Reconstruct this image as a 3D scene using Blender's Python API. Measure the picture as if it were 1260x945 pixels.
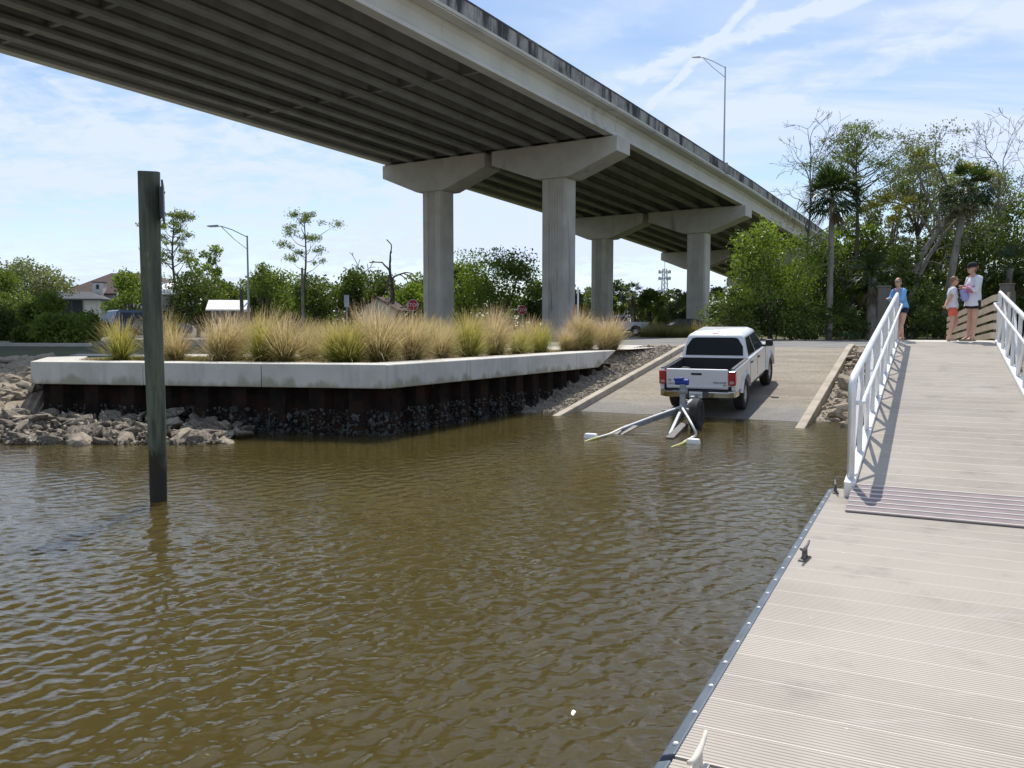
import bpy, bmesh, math, random
import numpy as np
from mathutils import Vector, Matrix, Euler

scene = bpy.context.scene
col = scene.collection
for o in list(bpy.data.objects):
    bpy.data.objects.remove(o)
rad = math.radians

# ------------------------------------------------------------------ camera
FPX, HORIZON, CAMZ = 1030.0, 402.0, 2.15          # focal length and horizon line in 1260x945 pixels, eye height above the water
PITCH = math.atan((472.5 - HORIZON) / FPX)
cd = bpy.data.cameras.new('camera')
cd.sensor_width = 36.0
cd.lens = FPX / 1260.0 * 36.0
cd.clip_start = 0.05
cd.clip_end = 4000.0
cam = bpy.data.objects.new('camera', cd)
cam.location = (0, 0, CAMZ)
cam.rotation_euler = (math.pi / 2 - PITCH, 0, 0)
col.objects.link(cam)
scene.camera = cam

# ------------------------------------------------------------------ light
SUN_AZ, SUN_EL = rad(5.0), rad(60.0)              # azimuth clockwise from +Y
sun_dir = Vector((math.sin(SUN_AZ) * math.cos(SUN_EL), math.cos(SUN_AZ) * math.cos(SUN_EL), math.sin(SUN_EL)))
sl = bpy.data.lights.new('sun', 'SUN')
sl.energy = 4.6
sl.angle = rad(0.55)
sl.color = (1.0, 0.95, 0.87)
so = bpy.data.objects.new('sun', sl)
so.location = (0, 0, 60)
so.rotation_euler = sun_dir.to_track_quat('Z', 'Y').to_euler()
col.objects.link(so)

F_ = Vector((0, math.cos(PITCH), -math.sin(PITCH)))
U_ = Vector((0, math.sin(PITCH), math.cos(PITCH)))
def ray(u, v):
    return F_ + Vector((1, 0, 0)) * ((u - 630.0) / FPX) + U_ * ((472.5 - v) / FPX)
def at_z(u, v, z):                                 # photo pixel -> point on the level z
    d = ray(u, v)
    return Vector((0, 0, CAMZ)) + d * ((z - CAMZ) / d.z)
def at_y(u, v, y):                                 # photo pixel -> point at the distance y
    d = ray(u, v)
    return Vector((0, 0, CAMZ)) + d * (y / d.y)

world = bpy.data.worlds.new('World')
scene.world = world
world.use_nodes = True
wt = world.node_tree
wt.nodes.clear()
def wn(t, **k):
    n = wt.nodes.new(t)
    for a, b in k.items():
        setattr(n, a, b)
    return n
w_out = wn('ShaderNodeOutputWorld')
w_bg = wn('ShaderNodeBackground')
w_bg.inputs['Strength'].default_value = 0.13
w_sky = wn('ShaderNodeTexSky', sky_type='NISHITA', sun_disc=False)
w_sky.sun_elevation = SUN_EL
w_sky.sun_rotation = SUN_AZ
w_sky.air_density = 1.0
w_sky.dust_density = 0.25
w_sky.ozone_density = 1.6
w_tc = wn('ShaderNodeTexCoord')
def wmath(op, a, b=None, clamp=False):
    n = wn('ShaderNodeMath', operation=op, use_clamp=clamp)
    for i, x in enumerate((a, b)):
        if x is None: continue
        if isinstance(x, (int, float)): n.inputs[i].default_value = x
        else: wt.links.new(x, n.inputs[i])
    return n.outputs[0]
# thin cirrus: noise on a high cloud layer (direction divided by its height)
sx = wn('ShaderNodeSeparateXYZ')
wt.links.new(w_tc.outputs['Generated'], sx.inputs[0])
zc = wmath('ADD', wmath('MAXIMUM', sx.outputs[2], 0.0), 0.16)
cx = wmath('DIVIDE', sx.outputs[0], zc)
cy = wmath('DIVIDE', sx.outputs[1], zc)
cc = wn('ShaderNodeCombineXYZ')
wt.links.new(cx, cc.inputs[0]); wt.links.new(cy, cc.inputs[1])
def wnoise(scale, detail, rough, stretch, rot, off):
    m = wn('ShaderNodeMapping')
    m.inputs['Rotation'].default_value = (0, 0, rot)
    m.inputs['Scale'].default_value = stretch
    m.inputs['Location'].default_value = off
    wt.links.new(cc.outputs[0], m.inputs[0])
    n = wn('ShaderNodeTexNoise')
    n.inputs['Scale'].default_value = scale
    n.inputs['Detail'].default_value = detail
    n.inputs['Roughness'].default_value = rough
    n.inputs['Distortion'].default_value = 0.5
    wt.links.new(m.outputs[0], n.inputs['Vector'])
    return n.outputs['Fac']
def wramp(x, lo, hi):
    n = wn('ShaderNodeMapRange', interpolation_type='SMOOTHSTEP')
    n.inputs['From Min'].default_value = lo
    n.inputs['From Max'].default_value = hi
    wt.links.new(x, n.inputs['Value'])
    return n.outputs[0]
big = wramp(wnoise(0.55, 3, 0.5, (1, 1, 1), 0.3, (3.1, 0.4, 0)), 0.33, 0.60)
wisp = wramp(wnoise(1.3, 7, 0.62, (0.55, 1.7, 1), -0.35, (0.7, 2.0, 0)), 0.36, 0.66)
cloud = wmath('ADD', wmath('MULTIPLY', wmath('MULTIPLY', big, wmath('ADD', wmath('MULTIPLY', wisp, 0.9), 0.10)), 0.98), 0.07)
# contrails: bands round great circles, broken up by noise
WOB = wnoise(9.0, 3, 0.6, (1, 1, 1), 0, (0, 0, 0))
TEX = wramp(wnoise(5.0, 4, 0.65, (1, 1, 1), 0.8, (1.3, 0, 0)), 0.28, 0.68)
def contrail(p, q, width, amount, lo_t, hi_t):
    a, b = ray(*p).normalized(), ray(*q).normalized()
    n = a.cross(b).normalized()
    along = n.cross(a).normalized()
    def dot(v):
        d = wn('ShaderNodeVectorMath', operation='DOT_PRODUCT')
        wt.links.new(w_tc.outputs['Generated'], d.inputs[0])
        d.inputs[1].default_value = v
        return d.outputs['Value']
    wob = wmath('MULTIPLY', wmath('SUBTRACT', WOB, 0.5), width * 2.2)
    dist = wmath('ABSOLUTE', wmath('ADD', dot(n), wob))
    band = wramp(dist, width, width * 0.1)
    s = dot(along)
    L = b.dot(along)
    ends = wmath('MULTIPLY', wramp(s, lo_t * L - 0.02, lo_t * L + 0.03), wramp(s, hi_t * L + 0.06, hi_t * L - 0.02))
    tex = TEX
    return wmath('MULTIPLY', wmath('MULTIPLY', band, ends), wmath('MULTIPLY', wmath('ADD', tex, 0.25), amount))
for args in (((797, 135), (928, 0), 0.0062, 1.0, 0.0, 1.3), ((750, 104), (1030, 0), 0.015, 0.85, -0.05, 1.4),
             ((820, 170), (1250, 18), 0.020, 0.55, 0.0, 1.3), ((800, 135), (1140, 20), 0.016, 0.42, 0.05, 1.2),
             ((660, 60), (900, -40), 0.03, 0.25, 0.0, 1.2), ((-60, 150), (500, 235), 0.11, 0.75, -0.6, 1.5), ((0, 345), (520, 300), 0.05, 0.5, -0.6, 1.6)):
    cloud = wmath('ADD', cloud, contrail(*args))
cloud = wmath('MINIMUM', cloud, 0.92)
hz = wramp(sx.outputs[2], 0.42, 0.0)               # clouds thicken to milky haze low down
cloud = wmath('MAXIMUM', cloud, wmath('MULTIPLY', hz, 0.30))
w_mix = wn('ShaderNodeMix', data_type='RGBA')
w_mix.inputs[7].default_value = (5.5, 6.2, 7.8, 1)
wt.links.new(cloud, w_mix.inputs[0])
wt.links.new(w_sky.outputs[0], w_mix.inputs[6])
wt.links.new(w_mix.outputs[2], w_bg.inputs['Color'])
wt.links.new(w_bg.outputs[0], w_out.inputs[0])

scene.view_settings.view_transform = 'Standard'
scene.view_settings.look = 'None'
scene.view_settings.gamma = 1.0
scene.view_settings.exposure = 0.12
scene.view_settings.use_curve_mapping = False
scene.render.engine = 'CYCLES'
scene.render.resolution_x, scene.render.resolution_y = 1024, 768
scene.cycles.max_bounces = 6
scene.cycles.diffuse_bounces = 3
scene.cycles.glossy_bounces = 3
scene.cycles.transparent_max_bounces = 8

# ------------------------------------------------------------------ site frame: r across the boat ramp, s along it
SITE = rad(26.5)
RX, RY = math.cos(SITE), -math.sin(SITE)
SX, SY = math.sin(SITE), math.cos(SITE)
def site(r, s, z=0.0):
    return Vector((r * RX + s * SX, r * RY + s * SY, z))
def r_at_u(u, s, z=1.8):                            # r of the point on the line s that the photo column u shows
    lo, hi = -60.0, 60.0
    for _ in range(50):
        m = (lo + hi) / 2
        p = site(m, s, z) - Vector((0, 0, CAMZ))
        w = p.dot(F_)
        if w <= 0.1 or 630 + FPX * p.x / w > u: hi = m
        else: lo = m
    return (lo + hi) / 2

# ------------------------------------------------------------------ helpers
def tag(o, label=None, cat=None, group=None, kind=None):
    if label: o['label'] = label
    if cat: o['category'] = cat
    if group: o['group'] = group
    if kind: o['kind'] = kind
    return o
def thing(name, label, cat, loc=(0, 0, 0), rot=(0, 0, 0), group=None):
    o = bpy.data.objects.new(name, None)
    o.empty_display_size = 0.2
    o.location = loc
    o.rotation_euler = rot
    col.objects.link(o)
    return tag(o, label, cat, group)
def link(name, me, mat=None, parent=None, loc=(0, 0, 0), rot=(0, 0, 0), scale=None):
    o = bpy.data.objects.new(name, me)
    if mat is not None and me is not None and len(me.materials) == 0:
        me.materials.append(mat)
    o.parent = parent
    o.location = loc
    o.rotation_euler = rot
    if scale is not None:
        o.scale = scale if hasattr(scale, '__len__') else (scale,) * 3
    col.objects.link(o)
    return o
def copy_tree(src, parent=None, loc=None, rot=None, scale=None):
    c = src.copy()
    col.objects.link(c)
    if parent is not None: c.parent = parent
    if loc is not None: c.location = loc
    if rot is not None: c.rotation_euler = rot
    if scale is not None: c.scale = scale if hasattr(scale, '__len__') else (scale,) * 3
    for ch in src.children:
        copy_tree(ch, c)
    return c

class MB:
    def __init__(self):
        self.v, self.f = [], []
    def add(self, vs, fs):
        b = len(self.v)
        self.v += [Vector(x) for x in vs]
        self.f += [tuple(i + b for i in f) for f in fs]
        return self
    def box(self, x0, x1, y0, y1, z0, z1):
        return self.hexa([(x0, y0, z0), (x1, y0, z0), (x1, y1, z0), (x0, y1, z0), (x0, y0, z1), (x1, y0, z1), (x1, y1, z1), (x0, y1, z1)])
    def hexa(self, p):
        return self.add(p, [(0, 3, 2, 1), (4, 5, 6, 7), (0, 1, 5, 4), (1, 2, 6, 5), (2, 3, 7, 6), (3, 0, 4, 7)])
    def tube(self, pts, radii, n=6, cap=True):
        pts = [Vector(p) for p in pts]
        if not hasattr(radii, '__len__'): radii = [radii] * len(pts)
        rings = []
        ref = None
        for i, p in enumerate(pts):
            t = (pts[min(i + 1, len(pts) - 1)] - pts[max(i - 1, 0)])
            if t.length < 1e-9: t = Vector((0, 0, 1))
            t.normalize()
            if ref is None:
                ref = Vector((1, 0, 0)) if abs(t.x) < 0.8 else Vector((0, 1, 0))
            a = (ref - t * ref.dot(t))
            if a.length < 1e-6:
                a = t.orthogonal()
            a.normalize()
            ref = a
            b = t.cross(a)
            rings.append([p + (a * math.cos(2 * math.pi * k / n) + b * math.sin(2 * math.pi * k / n)) * radii[i] for k in range(n)])
        base = len(self.v)
        for r in rings: self.v += r
        for i in range(len(rings) - 1):
            for k in range(n):
                k2 = (k + 1) % n
                self.f.append((base + i * n + k, base + i * n + k2, base + (i + 1) * n + k2, base + (i + 1) * n + k))
        if cap:
            self.f.append(tuple(base + k for k in reversed(range(n))))
            e = base + (len(rings) - 1) * n
            self.f.append(tuple(e + k for k in range(n)))
        return self
    def bar(self, p, q, w, h, up=(0, 0, 1)):         # a square bar between two points
        p, q = Vector(p), Vector(q)
        t = (q - p).normalized()
        a = t.cross(Vector(up))
        if a.length < 1e-4: a = t.cross(Vector((1, 0, 0)))
        a.normalize()
        b = a.cross(t).normalized()
        a, b = a * w / 2, b * h / 2
        return self.hexa([p - a - b, p + a - b, q + a - b, q - a - b, p - a + b, p + a + b, q + a + b, q - a + b])
    def prism(self, poly, axis, a0, a1):             # polygon in the two other axes, extruded along axis
        n = len(poly)
        def mk(p, a):
            return {'x': (a, p[0], p[1]), 'y': (p[0], a, p[1]), 'z': (p[0], p[1], a)}[axis]
        vs = [mk(p, a0) for p in poly] + [mk(p, a1) for p in poly]
        fs = [tuple(reversed(range(n))), tuple(range(n, 2 * n))] + [(i, (i + 1) % n, (i + 1) % n + n, i + n) for i in range(n)]
        return self.add(vs, fs)
    def lathe(self, prof, n=16, axis='z', c=(0, 0, 0)):   # prof: (radius, height) list
        base = len(self.v)
        c = Vector(c)
        for r, h in prof:
            for k in range(n):
                a = 2 * math.pi * k / n
                x, y = r * math.cos(a), r * math.sin(a)
                self.v.append(c + Vector({'z': (x, y, h), 'y': (x, h, y), 'x': (h, x, y)}[axis]))
        for i in range(len(prof) - 1):
            for k in range(n):
                k2 = (k + 1) % n
                self.f.append((base + i * n + k, base + i * n + k2, base + (i + 1) * n + k2, base + (i + 1) * n + k))
        self.f.append(tuple(base + k for k in reversed(range(n))))
        e = base + (len(prof) - 1) * n
        self.f.append(tuple(e + k for k in range(n)))
        return self
    def ellipsoid(self, c, rx, ry, rz, n=10, m=7):
        base = len(self.v)
        c = Vector(c)
        for j in range(1, m):
            t = math.pi * j / m
            for k in range(n):
                a = 2 * math.pi * k / n
                self.v.append(c + Vector((rx * math.sin(t) * math.cos(a), ry * math.sin(t) * math.sin(a), rz * math.cos(t))))
        top = len(self.v); self.v.append(c + Vector((0, 0, rz)))
        bot = len(self.v); self.v.append(c - Vector((0, 0, rz)))
        for j in range(m - 2):
            for k in range(n):
                k2 = (k + 1) % n
                self.f.append((base + j * n + k, base + (j + 1) * n + k, base + (j + 1) * n + k2, base + j * n + k2))
        for k in range(n):
            k2 = (k + 1) % n
            self.f.append((top, base + k, base + k2))
            self.f.append((bot, base + (m - 2) * n + k2, base + (m - 2) * n + k))
        return self
    def mesh(self, name, origin=(0, 0, 0), fix=True):
        o = Vector(origin)
        me = bpy.data.meshes.new(name)
        me.from_pydata([tuple(v - o) for v in self.v], [], self.f)
        if fix:
            bm = bmesh.new(); bm.from_mesh(me)
            bmesh.ops.recalc_face_normals(bm, faces=bm.faces)
            bm.to_mesh(me); bm.free()
        me.update()
        return me
    def build(self, name, mat, parent=None, origin=(0, 0, 0), bevel=0, smooth=False, loc=(0, 0, 0), rot=(0, 0, 0), seg=2):
        me = self.mesh(name, origin)
        o = link(name, me, mat, parent, loc, rot)
        if smooth:
            me.shade_smooth()
            if smooth != 'all':
                m = None
                try:
                    me.set_sharp_from_angle(angle=rad(40))
                except Exception:
                    pass
        if bevel:
            m = o.modifiers.new('bevel', 'BEVEL')
            m.width = bevel; m.segments = seg; m.limit_method = 'ANGLE'; m.angle_limit = rad(35)
        return o

# ------------------------------------------------------------------ materials
def nodes_of(name):
    m = bpy.data.materials.new(name)
    m.use_nodes = True
    nt = m.node_tree
    return m, nt, nt.nodes['Principled BSDF']
def _n(nt, t, **k):
    n = nt.nodes.new(t)
    for a, b in k.items(): setattr(n, a, b)
    return n
def c4(c):
    return (c[0], c[1], c[2], 1.0)
def mat(name, c1, c2=None, scale=3.0, rough=0.6, metal=0.0, bump=0.0, bump_scale=None, stretch=(1, 1, 1), detail=6, lo=0.35, hi=0.68, spec=0.5,
        c3=None, scale3=1.0, lo3=0.55, hi3=0.7, stretch3=(1, 1, 1), coords='Object', bump_dist=0.02, coat=0.0):
    m, nt, b = nodes_of(name)
    b.inputs['Base Color'].default_value = c4(c1)
    b.inputs['Roughness'].default_value = rough
    b.inputs['Metallic'].default_value = metal
    b.inputs['Specular IOR Level'].default_value = spec
    if coat:
        b.inputs['Coat Weight'].default_value = coat
        b.inputs['Coat Roughness'].default_value = 0.04
    tc = _n(nt, 'ShaderNodeTexCoord')
    def noise(sc, st, det=detail):
        mp = _n(nt, 'ShaderNodeMapping'); mp.inputs['Scale'].default_value = st
        nt.links.new(tc.outputs[coords], mp.inputs[0])
        nz = _n(nt, 'ShaderNodeTexNoise')
        nz.inputs['Scale'].default_value = sc; nz.inputs['Detail'].default_value = det; nz.inputs['Roughness'].default_value = 0.6
        nt.links.new(mp.outputs[0], nz.inputs['Vector'])
        return nz.outputs['Fac']
    def ramp(x, a, c):
        r = _n(nt, 'ShaderNodeMapRange', interpolation_type='SMOOTHSTEP')
        r.inputs['From Min'].default_value = a; r.inputs['From Max'].default_value = c
        nt.links.new(x, r.inputs['Value'])
        return r.outputs[0]
    out = None
    if c2 is not None:
        mx = _n(nt, 'ShaderNodeMix', data_type='RGBA')
        mx.inputs[6].default_value = c4(c1); mx.inputs[7].default_value = c4(c2)
        nt.links.new(ramp(noise(scale, stretch), lo, hi), mx.inputs[0])
        out = mx.outputs[2]
    if c3 is not None:
        mx = _n(nt, 'ShaderNodeMix', data_type='RGBA')
        if out is None: mx.inputs[6].default_value = c4(c1)
        else: nt.links.new(out, mx.inputs[6])
        mx.inputs[7].default_value = c4(c3)
        nt.links.new(ramp(noise(scale3, stretch3), lo3, hi3), mx.inputs[0])
        out = mx.outputs[2]
    if out is not None:
        nt.links.new(out, b.inputs['Base Color'])
    if bump:
        bp = _n(nt, 'ShaderNodeBump')
        bp.inputs['Strength'].default_value = bump; bp.inputs['Distance'].default_value = bump_dist
        nt.links.new(noise(bump_scale or scale * 4, stretch), bp.inputs['Height'])
        nt.links.new(bp.outputs[0], b.inputs['Normal'])
    return m
def leaf_mat(name, dark, light, trans=0.35, rough=0.5):
    """tint attribute 0..1 picks between two leaf colours; thin leaves let some light through"""
    m, nt, b = nodes_of(name)
    at = _n(nt, 'ShaderNodeAttribute'); at.attribute_name = 'tint'
    mx = _n(nt, 'ShaderNodeMix', data_type='RGBA')
    mx.inputs[6].default_value = c4(dark); mx.inputs[7].default_value = c4(light)
    nt.links.new(at.outputs['Fac'], mx.inputs[0])
    nt.links.new(mx.outputs[2], b.inputs['Base Color'])
    b.inputs['Roughness'].default_value = rough
    b.inputs['Specular IOR Level'].default_value = 0.35
    tr = _n(nt, 'ShaderNodeBsdfTranslucent')
    hs = _n(nt, 'ShaderNodeMix', data_type='RGBA', blend_type='MULTIPLY')
    hs.inputs[0].default_value = 1.0
    hs.inputs[7].default_value = (1.25, 1.3, 0.55, 1)
    nt.links.new(mx.outputs[2], hs.inputs[6])
    nt.links.new(hs.outputs[2], tr.inputs['Color'])
    ms = _n(nt, 'ShaderNodeMixShader'); ms.inputs[0].default_value = trans
    nt.links.new(b.outputs[0], ms.inputs[1]); nt.links.new(tr.outputs[0], ms.inputs[2])
    nt.links.new(ms.outputs[0], nt.nodes['Material Output'].inputs['Surface'])
    return m

M = {}
M['concrete'] = mat('concrete', (0.61, 0.56, 0.475), (0.51, 0.465, 0.395), 0.6, 0.85, bump=0.25, bump_scale=14, c3=(0.30, 0.28, 0.25), scale3=1.1, stretch3=(1.0, 1.0, 0.14), lo3=0.57, hi3=0.76)
M['girder'] = mat('shaded_girder_concrete', (0.35, 0.335, 0.305), (0.26, 0.25, 0.228), 0.6, 0.9, bump=0.2, bump_scale=10)  # darker concrete for inner girders: mildew, plus the shade between them painted in
M['soffit'] = mat('shaded_deck_soffit', (0.10, 0.102, 0.105), (0.075, 0.077, 0.08), 0.8, 0.95)  # dark underside, its colour deepened to carry the shade beneath the deck
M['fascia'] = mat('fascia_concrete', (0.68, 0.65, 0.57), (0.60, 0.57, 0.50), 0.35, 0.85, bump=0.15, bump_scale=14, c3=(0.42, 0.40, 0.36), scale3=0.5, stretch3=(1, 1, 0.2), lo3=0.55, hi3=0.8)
M['parapet'] = mat('parapet_concrete', (0.42, 0.40, 0.36), (0.28, 0.27, 0.245), 1.2, 0.9, bump=0.3, bump_scale=10, c3=(0.055, 0.055, 0.055), scale3=1.1, stretch3=(1, 1, 0.22), lo3=0.44, hi3=0.60)
M['mildew'] = mat('mildewed_concrete', (0.075, 0.075, 0.073), (0.22, 0.21, 0.19), 2.2, 0.95, bump=0.3, bump_scale=10, stretch=(1, 1, 0.2), lo=0.5, hi=0.68)
def cap_material():
    """seawall cap: mottled grey, rain streaks, tan-green algae stains along the lower edge"""
    m, nt, b = nodes_of('seawall_concrete')
    tc = _n(nt, 'ShaderNodeTexCoord')
    def noise(sc, st=(1, 1, 1), det=6):
        q = _n(nt, 'ShaderNodeMapping'); q.inputs['Scale'].default_value = st
        nt.links.new(tc.outputs['Object'], q.inputs[0])
        t = _n(nt, 'ShaderNodeTexNoise'); t.inputs['Scale'].default_value = sc; t.inputs['Detail'].default_value = det; t.inputs['Roughness'].default_value = 0.65
        nt.links.new(q.outputs[0], t.inputs['Vector']); return t.outputs['Fac']
    def rg(x, lo, hi, a=0.0, c=1.0):
        r = _n(nt, 'ShaderNodeMapRange', interpolation_type='SMOOTHSTEP')
        for k, v in (('From Min', lo), ('From Max', hi), ('To Min', a), ('To Max', c)): r.inputs[k].default_value = v
        nt.links.new(x, r.inputs['Value']); return r.outputs[0]
    def mix(f, a, c):
        x = _n(nt, 'ShaderNodeMix', data_type='RGBA'); nt.links.new(f, x.inputs[0])
        for i, v in ((6, a), (7, c)):
            if isinstance(v, tuple): x.inputs[i].default_value = c4(v)
            else: nt.links.new(v, x.inputs[i])
        return x.outputs[2]
    base = mix(rg(noise(0.9), 0.35, 0.68), (0.61, 0.585, 0.52), (0.49, 0.47, 0.42))
    base = mix(rg(noise(3.2, (1, 1, 0.12)), 0.50, 0.72, 0, 0.7), base, (0.38, 0.38, 0.35))
    base = mix(rg(noise(9, (1, 1, 1)), 0.60, 0.72, 0, 0.6), base, (0.68, 0.67, 0.63))
    sep = _n(nt, 'ShaderNodeSeparateXYZ'); nt.links.new(tc.outputs['Object'], sep.inputs[0])
    ad = _n(nt, 'ShaderNodeMath', operation='ADD'); nt.links.new(sep.outputs[2], ad.inputs[0]); nt.links.new(rg(noise(1.9, (1, 1, 0.4)), 0.3, 0.72, 0.12, -0.16), ad.inputs[1])
    base = mix(rg(ad.outputs[0], 1.10, 0.94, 0, 0.8), base, (0.30, 0.28, 0.19))
    nt.links.new(base, b.inputs['Base Color'])
    b.inputs['Roughness'].default_value = 0.88
    bp = _n(nt, 'ShaderNodeBump'); bp.inputs['Strength'].default_value = 0.3; bp.inputs['Distance'].default_value = 0.02
    nt.links.new(noise(20), bp.inputs['Height']); nt.links.new(bp.outputs[0], b.inputs['Normal'])
    return m
M['cap'] = cap_material()
M['sheet'] = mat('sheet_pile_steel', (0.013, 0.011, 0.010), (0.036, 0.020, 0.014), 2.5, 0.95, bump=0.8, bump_scale=22, spec=0.12)
M['oyster'] = mat('oyster_shell', (0.022, 0.022, 0.019), (0.12, 0.118, 0.105), 9, 0.9, bump=0.8, bump_scale=40)
M['rock'] = mat('riprap_rock', (0.38, 0.32, 0.24), (0.22, 0.18, 0.13), 2.2, 0.9, bump=0.9, bump_scale=9, c3=(0.36, 0.32, 0.25), scale3=5, bump_dist=0.03)
M['wetrock'] = mat('oyster_crusted_rock', (0.25, 0.205, 0.15), (0.07, 0.058, 0.042), 5, 0.8, bump=1.0, bump_scale=16, c3=(0.56, 0.51, 0.43), scale3=14, lo3=0.56, hi3=0.64, bump_dist=0.04)
M['tanrock'] = mat('tan_rubble_rock', (0.40, 0.335, 0.25), (0.27, 0.22, 0.16), 3.0, 0.9, bump=0.8, bump_scale=10, bump_dist=0.03)
M['gravel'] = mat('gravel', (0.36, 0.315, 0.25), (0.19, 0.16, 0.12), 14, 0.95, bump=1.0, bump_scale=28, c3=(0.24, 0.17, 0.11), scale3=1.6, lo3=0.6, hi3=0.75, bump_dist=0.04)
M['mulch'] = mat('planting_bed', (0.27, 0.185, 0.115), (0.15, 0.10, 0.062), 12, 0.95, bump=0.8, bump_scale=30, c3=(0.40, 0.32, 0.21), scale3=1.2, bump_dist=0.03)
M['lawn'] = mat('ground_grass', (0.055, 0.075, 0.022), (0.09, 0.095, 0.03), 1.2, 0.95, bump=0.8, bump_scale=26, c3=(0.17, 0.14, 0.075), scale3=0.25, lo3=0.5, hi3=0.7)
M['asphalt'] = mat('asphalt', (0.20, 0.195, 0.185), (0.155, 0.15, 0.145), 0.7, 0.9, bump=0.3, bump_scale=60, c3=(0.10, 0.098, 0.095), scale3=0.35, lo3=0.56, hi3=0.66)
M['walk'] = mat('sidewalk', (0.58, 0.55, 0.49), (0.48, 0.455, 0.41), 1.0, 0.9, bump=0.2, bump_scale=30)
M['kerb'] = mat('kerb_concrete', (0.44, 0.39, 0.31), (0.33, 0.285, 0.22), 2.0, 0.9, bump=0.3, bump_scale=24, c3=(0.20, 0.17, 0.125), scale3=1.3, lo3=0.58, hi3=0.75)
M['pile'] = mat('treated_timber', (0.105, 0.118, 0.080), (0.050, 0.055, 0.038), 6, 0.85, bump=0.7, bump_scale=18, stretch=(1, 1, 0.12), c3=(0.12, 0.125, 0.085), scale3=7, stretch3=(1, 1, 0.08), lo3=0.56, hi3=0.7)
def pile_material():
    """green-grey treated timber: grain, checks, pale worn patches and a ragged dark tide stain at the foot"""
    m, nt, b = nodes_of('pile_timber')
    tc = _n(nt, 'ShaderNodeTexCoord')
    def noise(sc, st=(1, 1, 1), det=6):
        q = _n(nt, 'ShaderNodeMapping'); q.inputs['Scale'].default_value = st
        nt.links.new(tc.outputs['Object'], q.inputs[0])
        t = _n(nt, 'ShaderNodeTexNoise'); t.inputs['Scale'].default_value = sc; t.inputs['Detail'].default_value = det; t.inputs['Roughness'].default_value = 0.65
        nt.links.new(q.outputs[0], t.inputs['Vector']); return t.outputs['Fac']
    def rg(x, lo, hi, a=0.0, c=1.0):
        r = _n(nt, 'ShaderNodeMapRange', interpolation_type='SMOOTHSTEP')
        for k, v in (('From Min', lo), ('From Max', hi), ('To Min', a), ('To Max', c)): r.inputs[k].default_value = v
        nt.links.new(x, r.inputs['Value']); return r.outputs[0]
    def mix(f, a, c):
        x = _n(nt, 'ShaderNodeMix', data_type='RGBA'); nt.links.new(f, x.inputs[0])
        for i, v in ((6, a), (7, c)):
            if isinstance(v, tuple): x.inputs[i].default_value = c4(v)
            else: nt.links.new(v, x.inputs[i])
        return x.outputs[2]
    base = mix(rg(noise(9, (1, 1, 0.10)), 0.38, 0.64), (0.145, 0.155, 0.105), (0.055, 0.06, 0.042))
    base = mix(rg(noise(2.2, (1, 1, 0.5)), 0.45, 0.7), base, (0.10, 0.125, 0.085))
    base = mix(rg(noise(5, (1, 1, 0.35)), 0.60, 0.70, 0, 0.8), base, (0.24, 0.235, 0.18))
    base = mix(rg(noise(24, (1, 1, 0.03)), 0.66, 0.72, 0, 0.9), base, (0.02, 0.02, 0.016))
    sep = _n(nt, 'ShaderNodeSeparateXYZ'); nt.links.new(tc.outputs['Object'], sep.inputs[0])
    ad = _n(nt, 'ShaderNodeMath', operation='ADD'); nt.links.new(sep.outputs[2], ad.inputs[0]); nt.links.new(rg(noise(5, (1, 1, 0.5)), 0.25, 0.75, -0.28, 0.28), ad.inputs[1])
    base = mix(rg(ad.outputs[0], 0.72, 0.36), base, (0.030, 0.027, 0.017))
    base = mix(rg(noise(40, (1, 1, 1)), 0.64, 0.70, 0, 0.35), base, (0.20, 0.19, 0.15))
    nt.links.new(base, b.inputs['Base Color']); b.inputs['Roughness'].default_value = 0.85
    bp = _n(nt, 'ShaderNodeBump'); bp.inputs['Strength'].default_value = 0.8; bp.inputs['Distance'].default_value = 0.02
    nt.links.new(noise(18, (1, 1, 0.1)), bp.inputs['Height']); nt.links.new(bp.outputs[0], b.inputs['Normal'])
    return m
M['pilewet'] = pile_material()
M['wood'] = mat('fence_timber', (0.41, 0.35, 0.265), (0.31, 0.265, 0.20), 4, 0.85, bump=0.4, bump_scale=20, stretch=(0.3, 0.3, 1))
M['greywood'] = mat('weathered_post', (0.17, 0.155, 0.13), (0.11, 0.10, 0.085), 5, 0.9, bump=0.5, bump_scale=20, stretch=(1, 1, 0.15))
M['alu'] = mat('aluminium_rail', (0.80, 0.81, 0.82), (0.70, 0.71, 0.72), 4, 0.42, metal=0.35, bump=0.05, bump_scale=40)
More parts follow.
